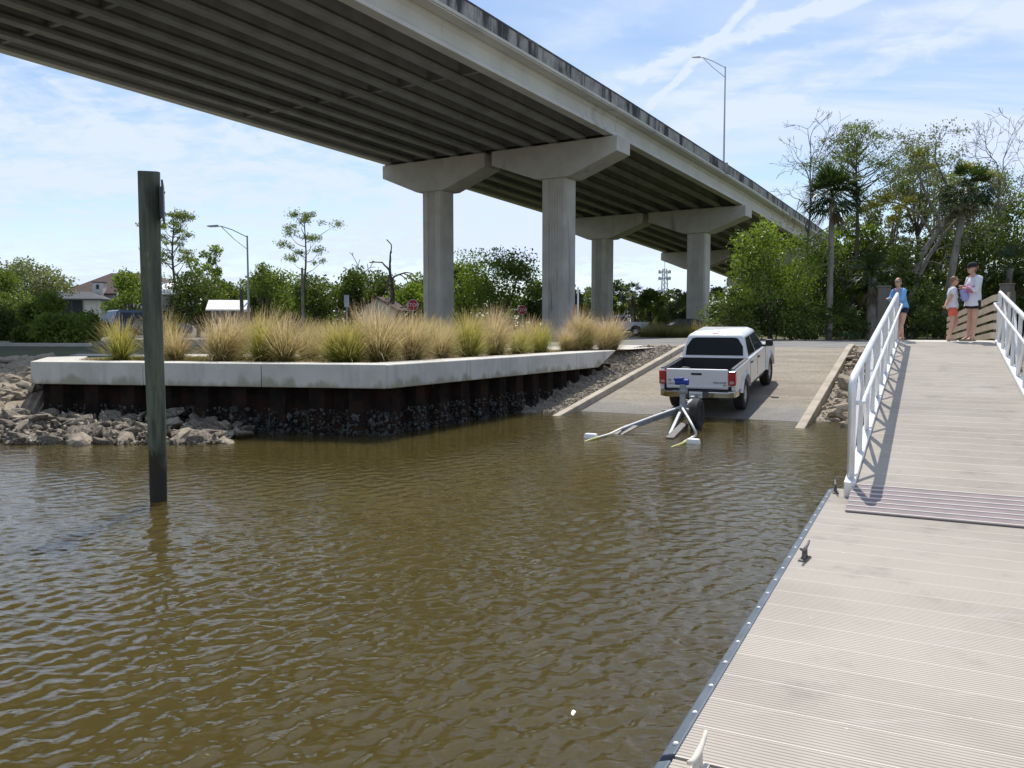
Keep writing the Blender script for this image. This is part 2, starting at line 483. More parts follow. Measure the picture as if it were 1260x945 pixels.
def deck_material():
    """weathered plank: every plank its own shade, wide faded blotches, scuffs and a few droppings across planks"""
    m, nt, b = nodes_of('deck_plank')
    geo = _n(nt, 'ShaderNodeNewGeometry'); oi = _n(nt, 'ShaderNodeObjectInfo')
    def noise(sc, st=(1, 1, 1), det=6, rot=0.0):
        q = _n(nt, 'ShaderNodeMapping'); q.inputs['Scale'].default_value = st; q.inputs['Rotation'].default_value = (0, 0, rot)
        nt.links.new(geo.outputs['Position'], q.inputs[0])
        t = _n(nt, 'ShaderNodeTexNoise'); t.inputs['Scale'].default_value = sc; t.inputs['Detail'].default_value = det; t.inputs['Roughness'].default_value = 0.65
        nt.links.new(q.outputs[0], t.inputs['Vector']); return t.outputs['Fac']
    def rg(x, lo, hi, a=0.0, c=1.0):
        r = _n(nt, 'ShaderNodeMapRange', interpolation_type='SMOOTHSTEP')
        for k, v in (('From Min', lo), ('From Max', hi), ('To Min', a), ('To Max', c)): r.inputs[k].default_value = v
        nt.links.new(x, r.inputs['Value']); return r.outputs[0]
    def mix(f, a, c):
        x = _n(nt, 'ShaderNodeMix', data_type='RGBA'); nt.links.new(f, x.inputs[0])
        for i, v in ((6, a), (7, c)):
            if isinstance(v, tuple): x.inputs[i].default_value = c4(v)
            else: nt.links.new(v, x.inputs[i])
        return x.outputs[2]
    base = mix(oi.outputs['Random'], (0.44, 0.395, 0.335), (0.38, 0.34, 0.29))
    base = mix(rg(noise(0.55), 0.38, 0.66), base, (0.47, 0.425, 0.365))
    base = mix(rg(noise(1.7, (1, 1, 1), 7), 0.52, 0.74, 0, 0.75), base, (0.30, 0.27, 0.235))
    base = mix(rg(noise(3.0, (0.25, 3.0, 1), 6, SITE), 0.58, 0.70, 0, 0.5), base, (0.50, 0.47, 0.42))
    base = mix(rg(noise(11.0, (1, 1, 1), 3), 0.725, 0.76, 0, 0.8), base, (0.66, 0.64, 0.60))
    nt.links.new(base, b.inputs['Base Color'])
    b.inputs['Roughness'].default_value = 0.8; b.inputs['Specular IOR Level'].default_value = 0.25
    return m
M['deck'] = deck_material()
M['plankedge'] = mat('plank_seam', (0.60, 0.555, 0.485), rough=0.6, spec=0.3)
M['plate'] = mat('transition_plate', (0.27, 0.22, 0.225), (0.22, 0.18, 0.185), 5, 0.7, spec=0.2)
M['bumper'] = mat('dock_bumper', (0.075, 0.098, 0.125), (0.11, 0.138, 0.17), 3, 0.5, bump=0.15, bump_scale=30, c3=(0.3, 0.32, 0.33), scale3=6, lo3=0.62, hi3=0.72)
M['steel'] = mat('galvanised_steel', (0.50, 0.52, 0.54), (0.42, 0.44, 0.46), 6, 0.5, metal=0.3)
M['trailer'] = mat('trailer_steel', (0.33, 0.345, 0.36), (0.25, 0.265, 0.28), 6, 0.5, metal=0.3)
M['darksteel'] = mat('dark_steel', (0.10, 0.095, 0.09), (0.15, 0.14, 0.13), 8, 0.55, metal=0.4)
M['white'] = mat('white_plastic', (0.80, 0.80, 0.78), rough=0.45)
M['paint'] = mat('white_paint', (0.80, 0.80, 0.80), (0.77, 0.77, 0.765), 1.5, 0.32, coat=0.5)
M['silver'] = mat('silver_paint', (0.42, 0.44, 0.47), rough=0.35, metal=0.4, coat=0.4)
M['bluegrey'] = mat('blue_grey_paint', (0.11, 0.14, 0.19), rough=0.35, metal=0.3, coat=0.4)
M['black'] = mat('black_trim', (0.018, 0.018, 0.019), rough=0.55)
M['liner'] = mat('bed_liner', (0.022, 0.022, 0.023), rough=0.85)
M['rubber'] = mat('tyre_rubber', (0.022, 0.022, 0.022), (0.035, 0.033, 0.03), 8, 0.85)
M['rim'] = mat('alloy_rim', (0.55, 0.55, 0.56), rough=0.35, metal=0.7)
M['chrome'] = mat('chrome', (0.62, 0.60, 0.55), rough=0.16, metal=1.0)
M['glass'] = mat('tinted_glass', (0.006, 0.008, 0.009), rough=0.08, spec=0.18)
M['glass2'] = mat('window_glass', (0.035, 0.045, 0.05), rough=0.06, spec=0.4)
M['red'] = mat('tail_lamp_red', (0.42, 0.012, 0.015), rough=0.15, coat=0.6)
M['clear'] = mat('tail_lamp_clear', (0.55, 0.35, 0.32), rough=0.15)
M['blue'] = mat('winch_strap_blue', (0.012, 0.045, 0.28), rough=0.6)
M['yellow'] = mat('guide_yellow', (0.50, 0.46, 0.14), rough=0.6)
M['signred'] = mat('sign_red', (0.50, 0.012, 0.02), rough=0.5)
M['signblue'] = mat('sign_back', (0.075, 0.085, 0.13), (0.055, 0.06, 0.09), 4, 0.5, metal=0.3)
M['orange'] = mat('rust_post', (0.40, 0.20, 0.06), (0.30, 0.14, 0.04), 6, 0.8)
M['bark'] = mat('bark', (0.13, 0.105, 0.08), (0.075, 0.06, 0.045), 5, 0.95, bump=0.9, bump_scale=14, stretch=(1, 1, 0.3))
M['palebark'] = mat('pale_bark', (0.30, 0.27, 0.23), (0.19, 0.165, 0.135), 5, 0.95, bump=0.8, bump_scale=14, stretch=(1, 1, 0.3))
M['snag'] = mat('dead_wood', (0.15, 0.13, 0.115), (0.09, 0.08, 0.07), 5, 0.95)
M['leaf'] = leaf_mat('leaf_mid', (0.045, 0.072, 0.018), (0.20, 0.265, 0.055), 0.42)
M['leafdark'] = leaf_mat('leaf_dark', (0.030, 0.048, 0.014), (0.145, 0.19, 0.045), 0.38)
M['leaflight'] = leaf_mat('leaf_light', (0.07, 0.115, 0.022), (0.23, 0.31, 0.06), 0.45)
M['leafyellow'] = leaf_mat('leaf_yellow_green', (0.14, 0.16, 0.025), (0.40, 0.38, 0.06), 0.45)
M['leafgrey'] = leaf_mat('leaf_grey_green', (0.085, 0.105, 0.05), (0.26, 0.28, 0.14), 0.38)
M['needle'] = leaf_mat('pine_needles', (0.06, 0.09, 0.028), (0.22, 0.28, 0.085), 0.42)
M['palmleaf'] = leaf_mat('palm_frond', (0.020, 0.040, 0.014), (0.075, 0.11, 0.035), 0.25, 0.4)
M['deadfrond'] = leaf_mat('dead_frond', (0.12, 0.095, 0.06), (0.24, 0.19, 0.12), 0.25)
M['skin'] = mat('skin', (0.60, 0.36, 0.26), (0.55, 0.31, 0.22), 12, 0.55)
M['hair'] = mat('fair_hair', (0.26, 0.15, 0.07), (0.18, 0.10, 0.05), 30, 0.6)
M['shirtblue'] = mat('blue_shirt', (0.14, 0.36, 0.72), (0.20, 0.44, 0.78), 7, 0.85)
M['printblue'] = mat('pale_print', (0.55, 0.66, 0.82), (0.20, 0.40, 0.72), 14, 0.85)
M['navy'] = mat('navy_cloth', (0.012, 0.016, 0.045), rough=0.9)
M['shirtwhite'] = mat('white_cloth', (0.74, 0.74, 0.78), (0.66, 0.66, 0.71), 8, 0.9)
M['coral'] = mat('coral_cloth', (0.80, 0.16, 0.10), (0.72, 0.13, 0.09), 6, 0.9)
M['blackcloth'] = mat('black_cloth', (0.015, 0.015, 0.018), rough=0.9)
M['magenta'] = mat('magenta_print', (0.38, 0.06, 0.17), (0.55, 0.25, 0.36), 16, 0.9)
M['lilac'] = mat('lilac_cloth', (0.34, 0.34, 0.68), rough=0.9)
M['sandal'] = mat('sandal', (0.52, 0.45, 0.33), rough=0.8)
M['tileroof'] = mat('red_roof', (0.075, 0.046, 0.040), (0.055, 0.036, 0.032), 3, 0.9, bump=0.3, bump_scale=8)
M['greyroof'] = mat('grey_roof', (0.12, 0.125, 0.135), (0.09, 0.095, 0.10), 2, 0.9, spec=0.2)
M['whiteroof'] = mat('white_metal_roof', (0.80, 0.80, 0.80), rough=0.4)
M['stucco'] = mat('pale_stucco', (0.68, 0.66, 0.62), (0.62, 0.60, 0.56), 2, 0.9)
M['screen'] = mat('porch_screen', (0.022, 0.024, 0.028), rough=0.7)
M['lamp'] = mat('lamp_pole', (0.36, 0.38, 0.40), rough=0.5, metal=0.4)
M['lampglass'] = mat('lamp_lens', (0.6, 0.62, 0.64), rough=0.2)

# grass blades: colour runs from the green base of the clump to its straw tips
def grass_mat(name, stops):
    m, nt, b = nodes_of(name)
    at = _n(nt, 'ShaderNodeAttribute'); at.attribute_name = 'tint'
    cr = _n(nt, 'ShaderNodeValToRGB')
    while len(cr.color_ramp.elements) < len(stops): cr.color_ramp.elements.new(0.5)
    for e, (p, c) in zip(cr.color_ramp.elements, stops):
        e.position = p; e.color = c4(c)
    nt.links.new(at.outputs['Fac'], cr.inputs[0])
    nt.links.new(cr.outputs[0], b.inputs['Base Color'])
    b.inputs['Roughness'].default_value = 0.6
    tr = _n(nt, 'ShaderNodeBsdfTranslucent')
    nt.links.new(cr.outputs[0], tr.inputs['Color'])
    ms = _n(nt, 'ShaderNodeMixShader'); ms.inputs[0].default_value = 0.5
    nt.links.new(b.outputs[0], ms.inputs[1]); nt.links.new(tr.outputs[0], ms.inputs[2])
    nt.links.new(ms.outputs[0], nt.nodes['Material Output'].inputs['Surface'])
    return m
M['grass_g'] = grass_mat('green_gold_grass', [(0.0, (0.09, 0.095, 0.025)), (0.35, (0.29, 0.31, 0.045)), (0.7, (0.46, 0.42, 0.10)), (1.0, (0.55, 0.42, 0.20))])
M['grass_t'] = grass_mat('straw_grass', [(0.0, (0.13, 0.10, 0.04)), (0.35, (0.36, 0.31, 0.11)), (0.7, (0.55, 0.44, 0.22)), (1.0, (0.62, 0.46, 0.30))])
M['grass_low'] = grass_mat('low_grass', [(0.0, (0.08, 0.09, 0.02)), (0.6, (0.24, 0.23, 0.06)), (1.0, (0.36, 0.28, 0.12))])
# ================================================================== THE SETTING
rng = np.random.default_rng(7)
LAND = 1.38
def ramp_z(s):
    k, s0 = 0.128, 19.85
    if s < 28.6: return k * (s - s0)
    t = min((s - 28.6) / 3.4, 1.0)
    z0 = k * (28.6 - s0)
    return z0 + (LAND + 0.012 - z0) * (1 - (1 - t) ** 2) if s < 32.0 else LAND + 0.012

# ---- water: rings of even angular size round the dock so that ripples stay resolved
def make_water():
    radii = [0.0]
    r = 1.3
    while r < 1400:
        radii.append(r); r *= 1.0048 if r < 14 else (1.0095 if r < 60 else 1.10)
    radii = np.array(radii[1:])
    ang = np.concatenate([np.arange(-180, -46, 6.0), np.arange(-46, 42, 0.17), np.arange(42, 180, 6.0)])
    A, Rr = np.meshgrid(np.radians(ang), radii)
    X, Y = Rr * np.sin(A), Rr * np.cos(A)
    Z = np.zeros_like(X)
    w = np.random.default_rng(3)
    for i in range(110):
        lam = 0.065 * (4.4 ** (w.random() ** 1.1))           # 0.065 .. 0.29 m
        th = rad(-62) + w.normal(0, 0.50)                     # the way the ripples travel
        if w.random() < 0.2: th = w.uniform(0, 2 * math.pi)
        k = 2 * math.pi / lam
        amp = 0.0033 * lam ** 0.92 * (0.5 + w.random())
        ph = w.uniform(0, 2 * math.pi)
        fade = np.clip((lam / (Rr * np.where(Rr < 14, 0.0048, 0.0095)) - 1.8) / 2.5, 0, 1)
        warp = 0.5 * np.sin(X * 0.31 + i) + 0.5 * np.sin(Y * 0.27 - i * 1.7)
        q = (X * math.sin(th) + Y * math.cos(th)) * k + ph + warp
        patch = 0.75 + 0.35 * np.sin(X * 0.21 + i * 2.1) * np.sin(Y * 0.33 + i)
        Z += amp * fade * patch * (np.sin(q) + 0.22 * np.cos(2 * q))
    n, m = X.shape
    verts = np.stack([X, Y, Z], -1).reshape(-1, 3)
    idx = np.arange(n * m).reshape(n, m)
    a, b = idx[:-1, :], idx[1:, :]
    fa = np.stack([a, np.roll(a, -1, 1), np.roll(b, -1, 1), b], -1).reshape(-1, 4)
    me = bpy.data.meshes.new('water')
    me.vertices.add(len(verts) + 1)
    me.vertices.foreach_set('co', np.concatenate([verts, [[0, 0, 0]]]).ravel())
    nq = len(fa)
    cen = np.stack([np.full(m, n * m), np.roll(idx[0], -1), idx[0]], -1)
    me.loops.add(nq * 4 + m * 3)
    me.loops.foreach_set('vertex_index', np.concatenate([fa.ravel(), cen.ravel()]))
    me.polygons.add(nq + m)
    me.polygons.foreach_set('loop_start', np.concatenate([np.arange(nq) * 4, nq * 4 + np.arange(m) * 3]))
    me.polygons.foreach_set('use_smooth', np.ones(nq + m, dtype=bool))
    me.update(calc_edges=True)
    bm = bmesh.new(); bm.from_mesh(me)
    if sum(f.normal.z for f in list(bm.faces)[:200]) < 0:
        bmesh.ops.reverse_faces(bm, faces=bm.faces)
        bm.to_mesh(me)
    bm.free()
    m_, nt, b_ = nodes_of('murky_water')
    tc = _n(nt, 'ShaderNodeTexCoord')
    def nz(sc, st, det=3, rot=0.0):
        mp = _n(nt, 'ShaderNodeMapping'); mp.inputs['Scale'].default_value = st; mp.inputs['Rotation'].default_value = (0, 0, rot)
        nt.links.new(tc.outputs['Object'], mp.inputs[0])
        t = _n(nt, 'ShaderNodeTexNoise'); t.inputs['Scale'].default_value = sc; t.inputs['Detail'].default_value = det
        nt.links.new(mp.outputs[0], t.inputs['Vector'])
        return t.outputs['Fac']
    mx = _n(nt, 'ShaderNodeMix', data_type='RGBA')
    mx.inputs[6].default_value = (0.060, 0.046, 0.0125, 1); mx.inputs[7].default_value = (0.076, 0.059, 0.0175, 1)
    nt.links.new(nz(0.35, (1, 1, 1)), mx.inputs[0])
    nt.links.new(mx.outputs[2], b_.inputs['Base Color'])
    b_.inputs['Roughness'].default_value = 0.04
    b_.inputs['Subsurface Weight'].default_value = 1.0
    b_.inputs['Subsurface Radius'].default_value = (1.0, 0.8, 0.5)
    b_.inputs['Subsurface Scale'].default_value = 4.0
    b_.inputs['IOR'].default_value = 1.333
    bp = _n(nt, 'ShaderNodeBump'); bp.inputs['Strength'].default_value = 1.0; bp.inputs['Distance'].default_value = 0.009
    ad = _n(nt, 'ShaderNodeMath', operation='ADD')
    nt.links.new(nz(7.0, (0.5, 1.5, 1), 3, 0.45), ad.inputs[0]); nt.links.new(nz(3.2, (0.5, 1.5, 1), 2, 0.3), ad.inputs[1])
    nt.links.new(ad.outputs[0], bp.inputs['Height']); nt.links.new(bp.outputs[0], b_.inputs['Normal'])
    return tag(link('water', me, m_), kind='structure')
make_water()

def sheet(name, pts, z, mat_, kind='structure', parent=None):
    """flat polygon on the level z, filled (may be concave)"""
    bm = bmesh.new()
    vs = [bm.verts.new((p[0], p[1], z)) for p in pts]
    es = [bm.edges.new((vs[i], vs[(i + 1) % len(vs)])) for i in range(len(vs))]
    bmesh.ops.triangle_fill(bm, edges=es, use_beauty=True, use_dissolve=False)
    bmesh.ops.recalc_face_normals(bm, faces=bm.faces)
    if sum(f.normal.z for f in bm.faces) < 0:
        bmesh.ops.reverse_faces(bm, faces=bm.faces)
    me = bpy.data.meshes.new(name); bm.to_mesh(me); bm.free()
    o = link(name, me, mat_, parent)
    if kind: tag(o, kind=kind)
    return o
def s2(r, s):
    p = site(r, s); return (p.x, p.y)

WL, WM, WE = Vector((-10.13, 17.59, 0)), Vector((-2.41, 16.12, 0)), Vector((3.22, 25.9, 0))   # front line of the seawall cap
WB = Vector((-11.35, 20.5, 0))
GT = 31.9                                           # where the ramp reaches the level of the land
ground_edge = [(-1600, 70), (-60, 24.5), (-20, 21.9), (-11.6, 21.0), (-10.7, 20.4), (-9.6, 18.0), (-2.75, 16.7), (2.75, 26.2), s2(-9.35, 27.6), s2(-8.95, GT),
               s2(-2.2, GT), s2(-2.2, 30.9), s2(60, 31.5), s2(1600, 40), (1600, 2600), (-1600, 2600)]
sheet('ground', ground_edge, LAND, M['lawn'])
# planting bed behind the seawall, sidewalk round it, parking lot
bed = [(-10.55, 19.8), (-9.5, 17.95), (-2.8, 16.75), (2.9, 26.5), (3.9, 28.4), (2.6, 29.0), (0.7, 27.0), (-3.4, 21.0), (-9.6, 21.6)]
sheet('planting_bed', bed, LAND + 0.004, M['mulch'])
sheet('sidewalk', [(-11.8, 22.2), (-9.6, 21.6), (-3.4, 21.0), (0.7, 27.0), (2.6, 29.0), (3.9, 28.4), (3.0, 26.4), s2(-9.0, 29.2), s2(-8.9, 33.4), s2(-12.4, 33.4), (-4.6, 23.0), (-12.2, 23.6)], LAND + 0.008, M['walk'])
sheet('parking_lot', [s2(-9.6, 33.6), s2(-8.3, GT - 0.2), s2(-2.6, GT - 0.2), s2(-1.7, 31.6), s2(30, 32.5), s2(44, 48), s2(-2, 53.0), s2(-30, 60), (-40, 66), (-48, 47), (-30, 43), (-13, 34.0), (-6, 29.0)], LAND + 0.004, M['asphalt'])
sheet('road', [(-60, 39.5), (-16.5, 33.0), (-16.5, 36.2), (-60, 44.0)], LAND + 0.008, M['asphalt'])
for k, (a, b) in enumerate((((-60, 39.2), (-16.5, 32.8)), ((-60, 44.2), (-16.5, 36.4)))):
    kb = MB().bar((a[0], a[1], LAND + 0.05), (b[0], b[1], LAND + 0.05), 0.18, 0.16).build('kerb', M['walk'], bevel=0.02)
    tag(kb, kind='structure')

# ---- boat ramp: grooved slabs between two kerbs
RL, RR = -8.06, -2.42
def strip(name, r0, r1, s0, s1, n, zf, mat_, nr=1, jitter=0.0, parent=None, kind='structure', dz=None):
    vs, fs = [], []
    g = np.random.default_rng(11)
    for i in range(n + 1):
        s = s0 + (s1 - s0) * i / n
        for j in range(nr + 1):
            f = j / nr
            r = r0 + (r1 - r0) * f
            z = zf(s) + (dz(f, s) if dz else 0) + (g.normal(0, jitter) if jitter else 0)
            p = site(r, s, z); vs.append(p)
    for i in range(n):
        for j in range(nr):
            a = i * (nr + 1) + j
            fs.append((a, a + 1, a + nr + 2, a + nr + 1))
    o = MB().add(vs, fs).build(name, mat_, parent)
    if o.data.polygons[0].normal.z < 0:
        o.data.flip_normals()
    if kind: tag(o, kind=kind)
    return o
def ramp_material():
    m, nt, b = nodes_of('ramp_concrete')
    tc = _n(nt, 'ShaderNodeTexCoord')
    mp = _n(nt, 'ShaderNodeMapping'); mp.inputs['Rotation'].default_value = (0, 0, SITE)   # x across, y up the ramp
    nt.links.new(tc.outputs['Object'], mp.inputs[0])
    def noise(sc, st, det=6):
        q = _n(nt, 'ShaderNodeMapping'); q.inputs['Scale'].default_value = st
        nt.links.new(mp.outputs[0], q.inputs[0])
        t = _n(nt, 'ShaderNodeTexNoise'); t.inputs['Scale'].default_value = sc; t.inputs['Detail'].default_value = det; t.inputs['Roughness'].default_value = 0.65
        nt.links.new(q.outputs[0], t.inputs['Vector']); return t.outputs['Fac']
    def rng_(x, a, c, o0=0.0, o1=1.0):
        r = _n(nt, 'ShaderNodeMapRange', interpolation_type='SMOOTHSTEP')
        r.inputs['From Min'].default_value = a; r.inputs['From Max'].default_value = c
        r.inputs['To Min'].default_value = o0; r.inputs['To Max'].default_value = o1
        nt.links.new(x, r.inputs['Value']); return r.outputs[0]
    def mix(f, a, c):
        x = _n(nt, 'ShaderNodeMix', data_type='RGBA')
        nt.links.new(f, x.inputs[0])
        for i, v in ((6, a), (7, c)):
            if isinstance(v, tuple): x.inputs[i].default_value = c4(v)
            else: nt.links.new(v, x.inputs[i])
        return x.outputs[2]
    base = mix(rng_(noise(0.9, (0.4, 2.2, 1)), 0.35, 0.66), (0.40, 0.35, 0.275), (0.27, 0.235, 0.18))
    base = mix(rng_(noise(18, (0.6, 1.4, 1)), 0.45, 0.62), base, (0.24, 0.205, 0.155))
    sep = _n(nt, 'ShaderNodeSeparateXYZ'); nt.links.new(tc.outputs['Object'], sep.inputs[0])
    wob = _n(nt, 'ShaderNodeMath', operation='ADD')
    nt.links.new(sep.outputs[2], wob.inputs[0])
    nt.links.new(rng_(noise(1.5, (1, 1, 1)), 0.2, 0.8, -0.10, 0.10), wob.inputs[1])
    wet = rng_(wob.outputs[0], 0.34, 0.06)
    wetc = mix(rng_(noise(30, (1, 1, 1)), 0.4, 0.62), (0.24, 0.22, 0.19), (0.12, 0.11, 0.095))
    col_ = mix(wet, base, wetc)
    nt.links.new(col_, b.inputs['Base Color'])
    nt.links.new(rng_(wet, 0, 1, 0.9, 0.42), b.inputs['Roughness'])
    wv = _n(nt, 'ShaderNodeTexWave', wave_type='BANDS', bands_direction='Y')
    wv.inputs['Scale'].default_value = 2.6; wv.inputs['Distortion'].default_value = 0.6; wv.inputs['Detail'].default_value = 2
    nt.links.new(mp.outputs[0], wv.inputs['Vector'])
    ad = _n(nt, 'ShaderNodeMath', operation='MULTIPLY_ADD')
    nt.links.new(noise(22, (1, 1, 1)), ad.inputs[0]); ad.inputs[1].default_value = 2.2
    nt.links.new(wv.outputs['Fac'], ad.inputs[2])
    bp = _n(nt, 'ShaderNodeBump'); bp.inputs['Strength'].default_value = 0.9; bp.inputs['Distance'].default_value = 0.025
    nt.links.new(ad.outputs[0], bp.inputs['Height']); nt.links.new(bp.outputs[0], b.inputs['Normal'])
    return m
M['ramp'] = ramp_material()
strip('boat_ramp', RL, RR, 8.0, GT + 0.3, 60, ramp_z, M['ramp'])
def kerb(r, s0, s1, bend):
    m = MB()
    n = 40
    for i in range(n):
        a, b = s0 + (s1 - s0) * i / n, s0 + (s1 - s0) * (i + 1) / n
        ra, rb = r + bend(a), r + bend(b)
        za, zb = ramp_z(a), ramp_z(b)
        if i == 0: m.v += [site(ra - 0.11, a, za - 0.2), site(ra + 0.11, a, za - 0.2), site(ra + 0.10, a, za + 0.17), site(ra - 0.10, a, za + 0.17)]
        o = len(m.v) - 4
        m.v += [site(rb - 0.11, b, zb - 0.2), site(rb + 0.11, b, zb - 0.2), site(rb + 0.10, b, zb + 0.17), site(rb - 0.10, b, zb + 0.17)]
        for k in range(4):
            k2 = (k + 1) % 4
            m.f.append((o + k, o + k2, o + 4 + k2, o + 4 + k))
    m.f.append((0, 1, 2, 3)); e = len(m.v) - 4; m.f.append((e, e + 1, e + 2, e + 3))
    k_ = m.build('kerb', M['kerb'], bevel=0.02)
    return tag(k_, kind='structure')
kerb(RL, 16.0, 31.6, lambda s: 0.0)
kerb(RR, 16.0, 31.4, lambda s: 0.0)

# ---- slopes beside the ramp
gz = lambda s: ramp_z(s) + 0.10
def gravel_dz(f, s):
    k = min(max((s - 20.0) / 5.0, 0), 1)
    return (1 - f) ** 1.3 * (0.10 * (1 - k) + k * max(0.0, LAND - 0.06 - ramp_z(s)))
gs = strip('gravel_slope', -9.9, RL - 0.05, 13.0, GT + 0.1, 110, lambda s: ramp_z(s) + 0.05 if s > 18 else ramp_z(s) + 0.05, M['gravel'], nr=12, jitter=0.012,
      dz=lambda f, s: gravel_dz(f, s))
def rock_mesh(seed, n=2, rough=0.28, flat=1.0):
    g = np.random.default_rng(seed)
    bm = bmesh.new()
    bmesh.ops.create_icosphere(bm, subdivisions=n, radius=1.0)
    planes = [(Vector(g.normal(size=3)).normalized(), g.uniform(0.45, 0.85)) for _ in range(9)]
    for v in bm.verts:
        for nn, dd in planes:
            e = v.co.dot(nn) - dd
            if e > 0: v.co -= nn * e * 0.92
        v.co *= 1 + g.normal(0, rough * 0.15)
    for v in bm.verts: v.co.z *= flat
    me = bpy.data.meshes.new('rock'); bm.to_mesh(me); bm.free()
    return me
ROCKS = [rock_mesh(i, 2, 0.35, f) for i, f in enumerate((0.8, 0.65, 0.9, 0.7, 0.55, 0.75))]
def mesh_set(src, m):
    out = []
    for a in src:
        c = a.copy(); c.materials.clear(); c.materials.append(m); out.append(c)
    return out
R_GREY, R_WET, R_TAN = mesh_set(ROCKS, M['rock']), mesh_set(ROCKS, M['wetrock']), mesh_set(ROCKS, M['tanrock'])
def scatter_mesh(name, pts, sizes, proto_seed, mat_, parent, kind='stuff'):
    """many small stones as one mesh"""
    g = np.random.default_rng(proto_seed)
    base = np.array([(1, 0, 0), (-1, 0, 0), (0, 1, 0), (0, -1, 0), (0, 0, 1), (0, 0, -1)], float)
    fc = np.array([(0, 2, 4), (2, 1, 4), (1, 3, 4), (3, 0, 4), (2, 0, 5), (1, 2, 5), (3, 1, 5), (0, 3, 5)])
    n = len(pts)
    q = g.normal(size=(n, 4)); q /= np.linalg.norm(q, axis=1)[:, None]
    w, x, y, z = q.T
    Rm = np.stack([1 - 2 * (y * y + z * z), 2 * (x * y - z * w), 2 * (x * z + y * w), 2 * (x * y + z * w), 1 - 2 * (x * x + z * z), 2 * (y * z - x * w), 2 * (x * z - y * w), 2 * (y * z + x * w), 1 - 2 * (x * x + y * y)], -1).reshape(n, 3, 3)
    lob = base[None] * g.uniform(0.6, 1.25, (n, 6, 1)) * np.array(sizes)[:, None, None]
    V = np.einsum('nij,nkj->nki', Rm, lob) + np.array(pts)[:, None, :]
    Fa = (fc[None] + (np.arange(n) * 6)[:, None, None]).reshape(-1, 3)
    me = bpy.data.meshes.new(name)
    me.from_pydata(V.reshape(-1, 3).tolist(), [], Fa.tolist())
    o = link(name, me, mat_, parent)
    return tag(o, kind=kind)
g = np.random.default_rng(21)
pts = []
for _ in range(7000):
    s = 17.5 + 13.2 * g.random(); r = -9.65 + 1.5 * g.random()
    f = (r + 9.9) / 1.79
    p = site(r, s, ramp_z(s) + 0.05 + gravel_dz(f, s)); pts.append(tuple(p))
scatter_mesh('gravel', pts, g.gamma(2.0, 0.013, len(pts)) + 0.012, 5, M['gravel'], gs)

def bank_z(s):
    t = (s - 17.0) / 13.6
    return -0.45 + 1.86 * min(max(t, 0), 1)
rs = strip('rock_slope', RR + 0.05, 26.0, 14.0, 31.2, 60, lambda s: bank_z(s) - 0.02, M['gravel'], nr=40, jitter=0.03)
g = np.random.default_rng(31)
n_r = 0
for i in range(210):
    s = 18.9 + 11.4 * g.random() ** 0.9
    r = RR + 0.35 + (g.random() ** 1.2) * 5.4
    k = 0.10 + 0.16 * g.random() ** 2.0 + (0.14 if g.random() < 0.10 else 0)
    p = site(r, s, bank_z(s) + k * 0.25)
    link('rock', R_TAN[i % 6], None, rs, p, (g.uniform(-.4, .4), g.uniform(-.4, .4), g.uniform(0, 6.3)), (k * g.uniform(.9, 1.5), k * g.uniform(.8, 1.2), k))
pts = []
for _ in range(4500):
    s = 18.0 + 12.8 * g.random(); r = RR + 0.15 + 6.5 * g.random()
    pts.append(tuple(site(r, s, bank_z(s))))
scatter_mesh('rubble', pts, g.gamma(2.0, 0.02, len(pts)) + 0.015, 6, M['tanrock'], rs)
MB().bar(site(-2.3, 31.2, LAND + 0.03), site(4.0, 31.2, LAND + 0.03), 0.25, 0.16).build('kerb', M['kerb'], bevel=0.02)['kind'] = 'structure'

# ---- left bank with riprap
def left_bank():
    vs, fs = [], []
    nx, ny = 120, 24
    g = np.random.default_rng(41)
    for i in range(nx + 1):
        x = -70 + 66.0 * i / nx
        for j in range(ny + 1):
            t = j / ny
            if x < -10.6:
                y0, y1, zt = 14.9, 21.5 + 0.055 * (-11 - x), 1.37
            else:
                y0, y1, zt = 14.9, 18.6, 0.62 * max(0.0, min(1.0, (-5.2 - x) / 4.0)) - 0.14
            y = y0 + (y1 - y0) * t
            z = -0.42 + (zt + 0.42) * (t ** 0.85) + g.normal(0, 0.03)
            if t == 1: z = zt
            vs.append((x, y, z))
    for i in range(nx):
        for j in range(ny):
            a = i * (ny + 1) + j
            fs.append((a, a + ny + 1, a + ny + 2, a + 1))
    o = MB().add(vs, fs).build('riprap_bank', M['rock'])
    return tag(o, kind='structure')
lb = left_bank()
def bank_left(y): return -0.42 + 1.79 * min(max((y - 14.9) / 6.6, 0.0), 1.0) ** 0.85
g = np.random.default_rng(43)
k_i = 0
for i in range(280):                                  # big dry blocks up the bank beside the end of the wall
    x = -10.7 - 3.2 * g.random(); t = g.random()
    y = 15.7 + 5.2 * t
    if x > -11.3 + 0.0 and y > 17.2: x -= 0.7
    k = 0.10 + 0.16 * g.random() ** 1.5 + (0.14 * g.random() if t > 0.65 else 0)
    z = bank_left(y) + k * 0.22
    me = (R_WET if z < 0.32 else R_GREY)[k_i % 6]; k_i += 1
    link('rock', me, None, lb, (x, y, z), (g.uniform(-.5, .5), g.uniform(-.5, .5), g.uniform(0, 6.3)), (k * g.uniform(1, 1.6), k * g.uniform(.8, 1.2), k * 0.85))
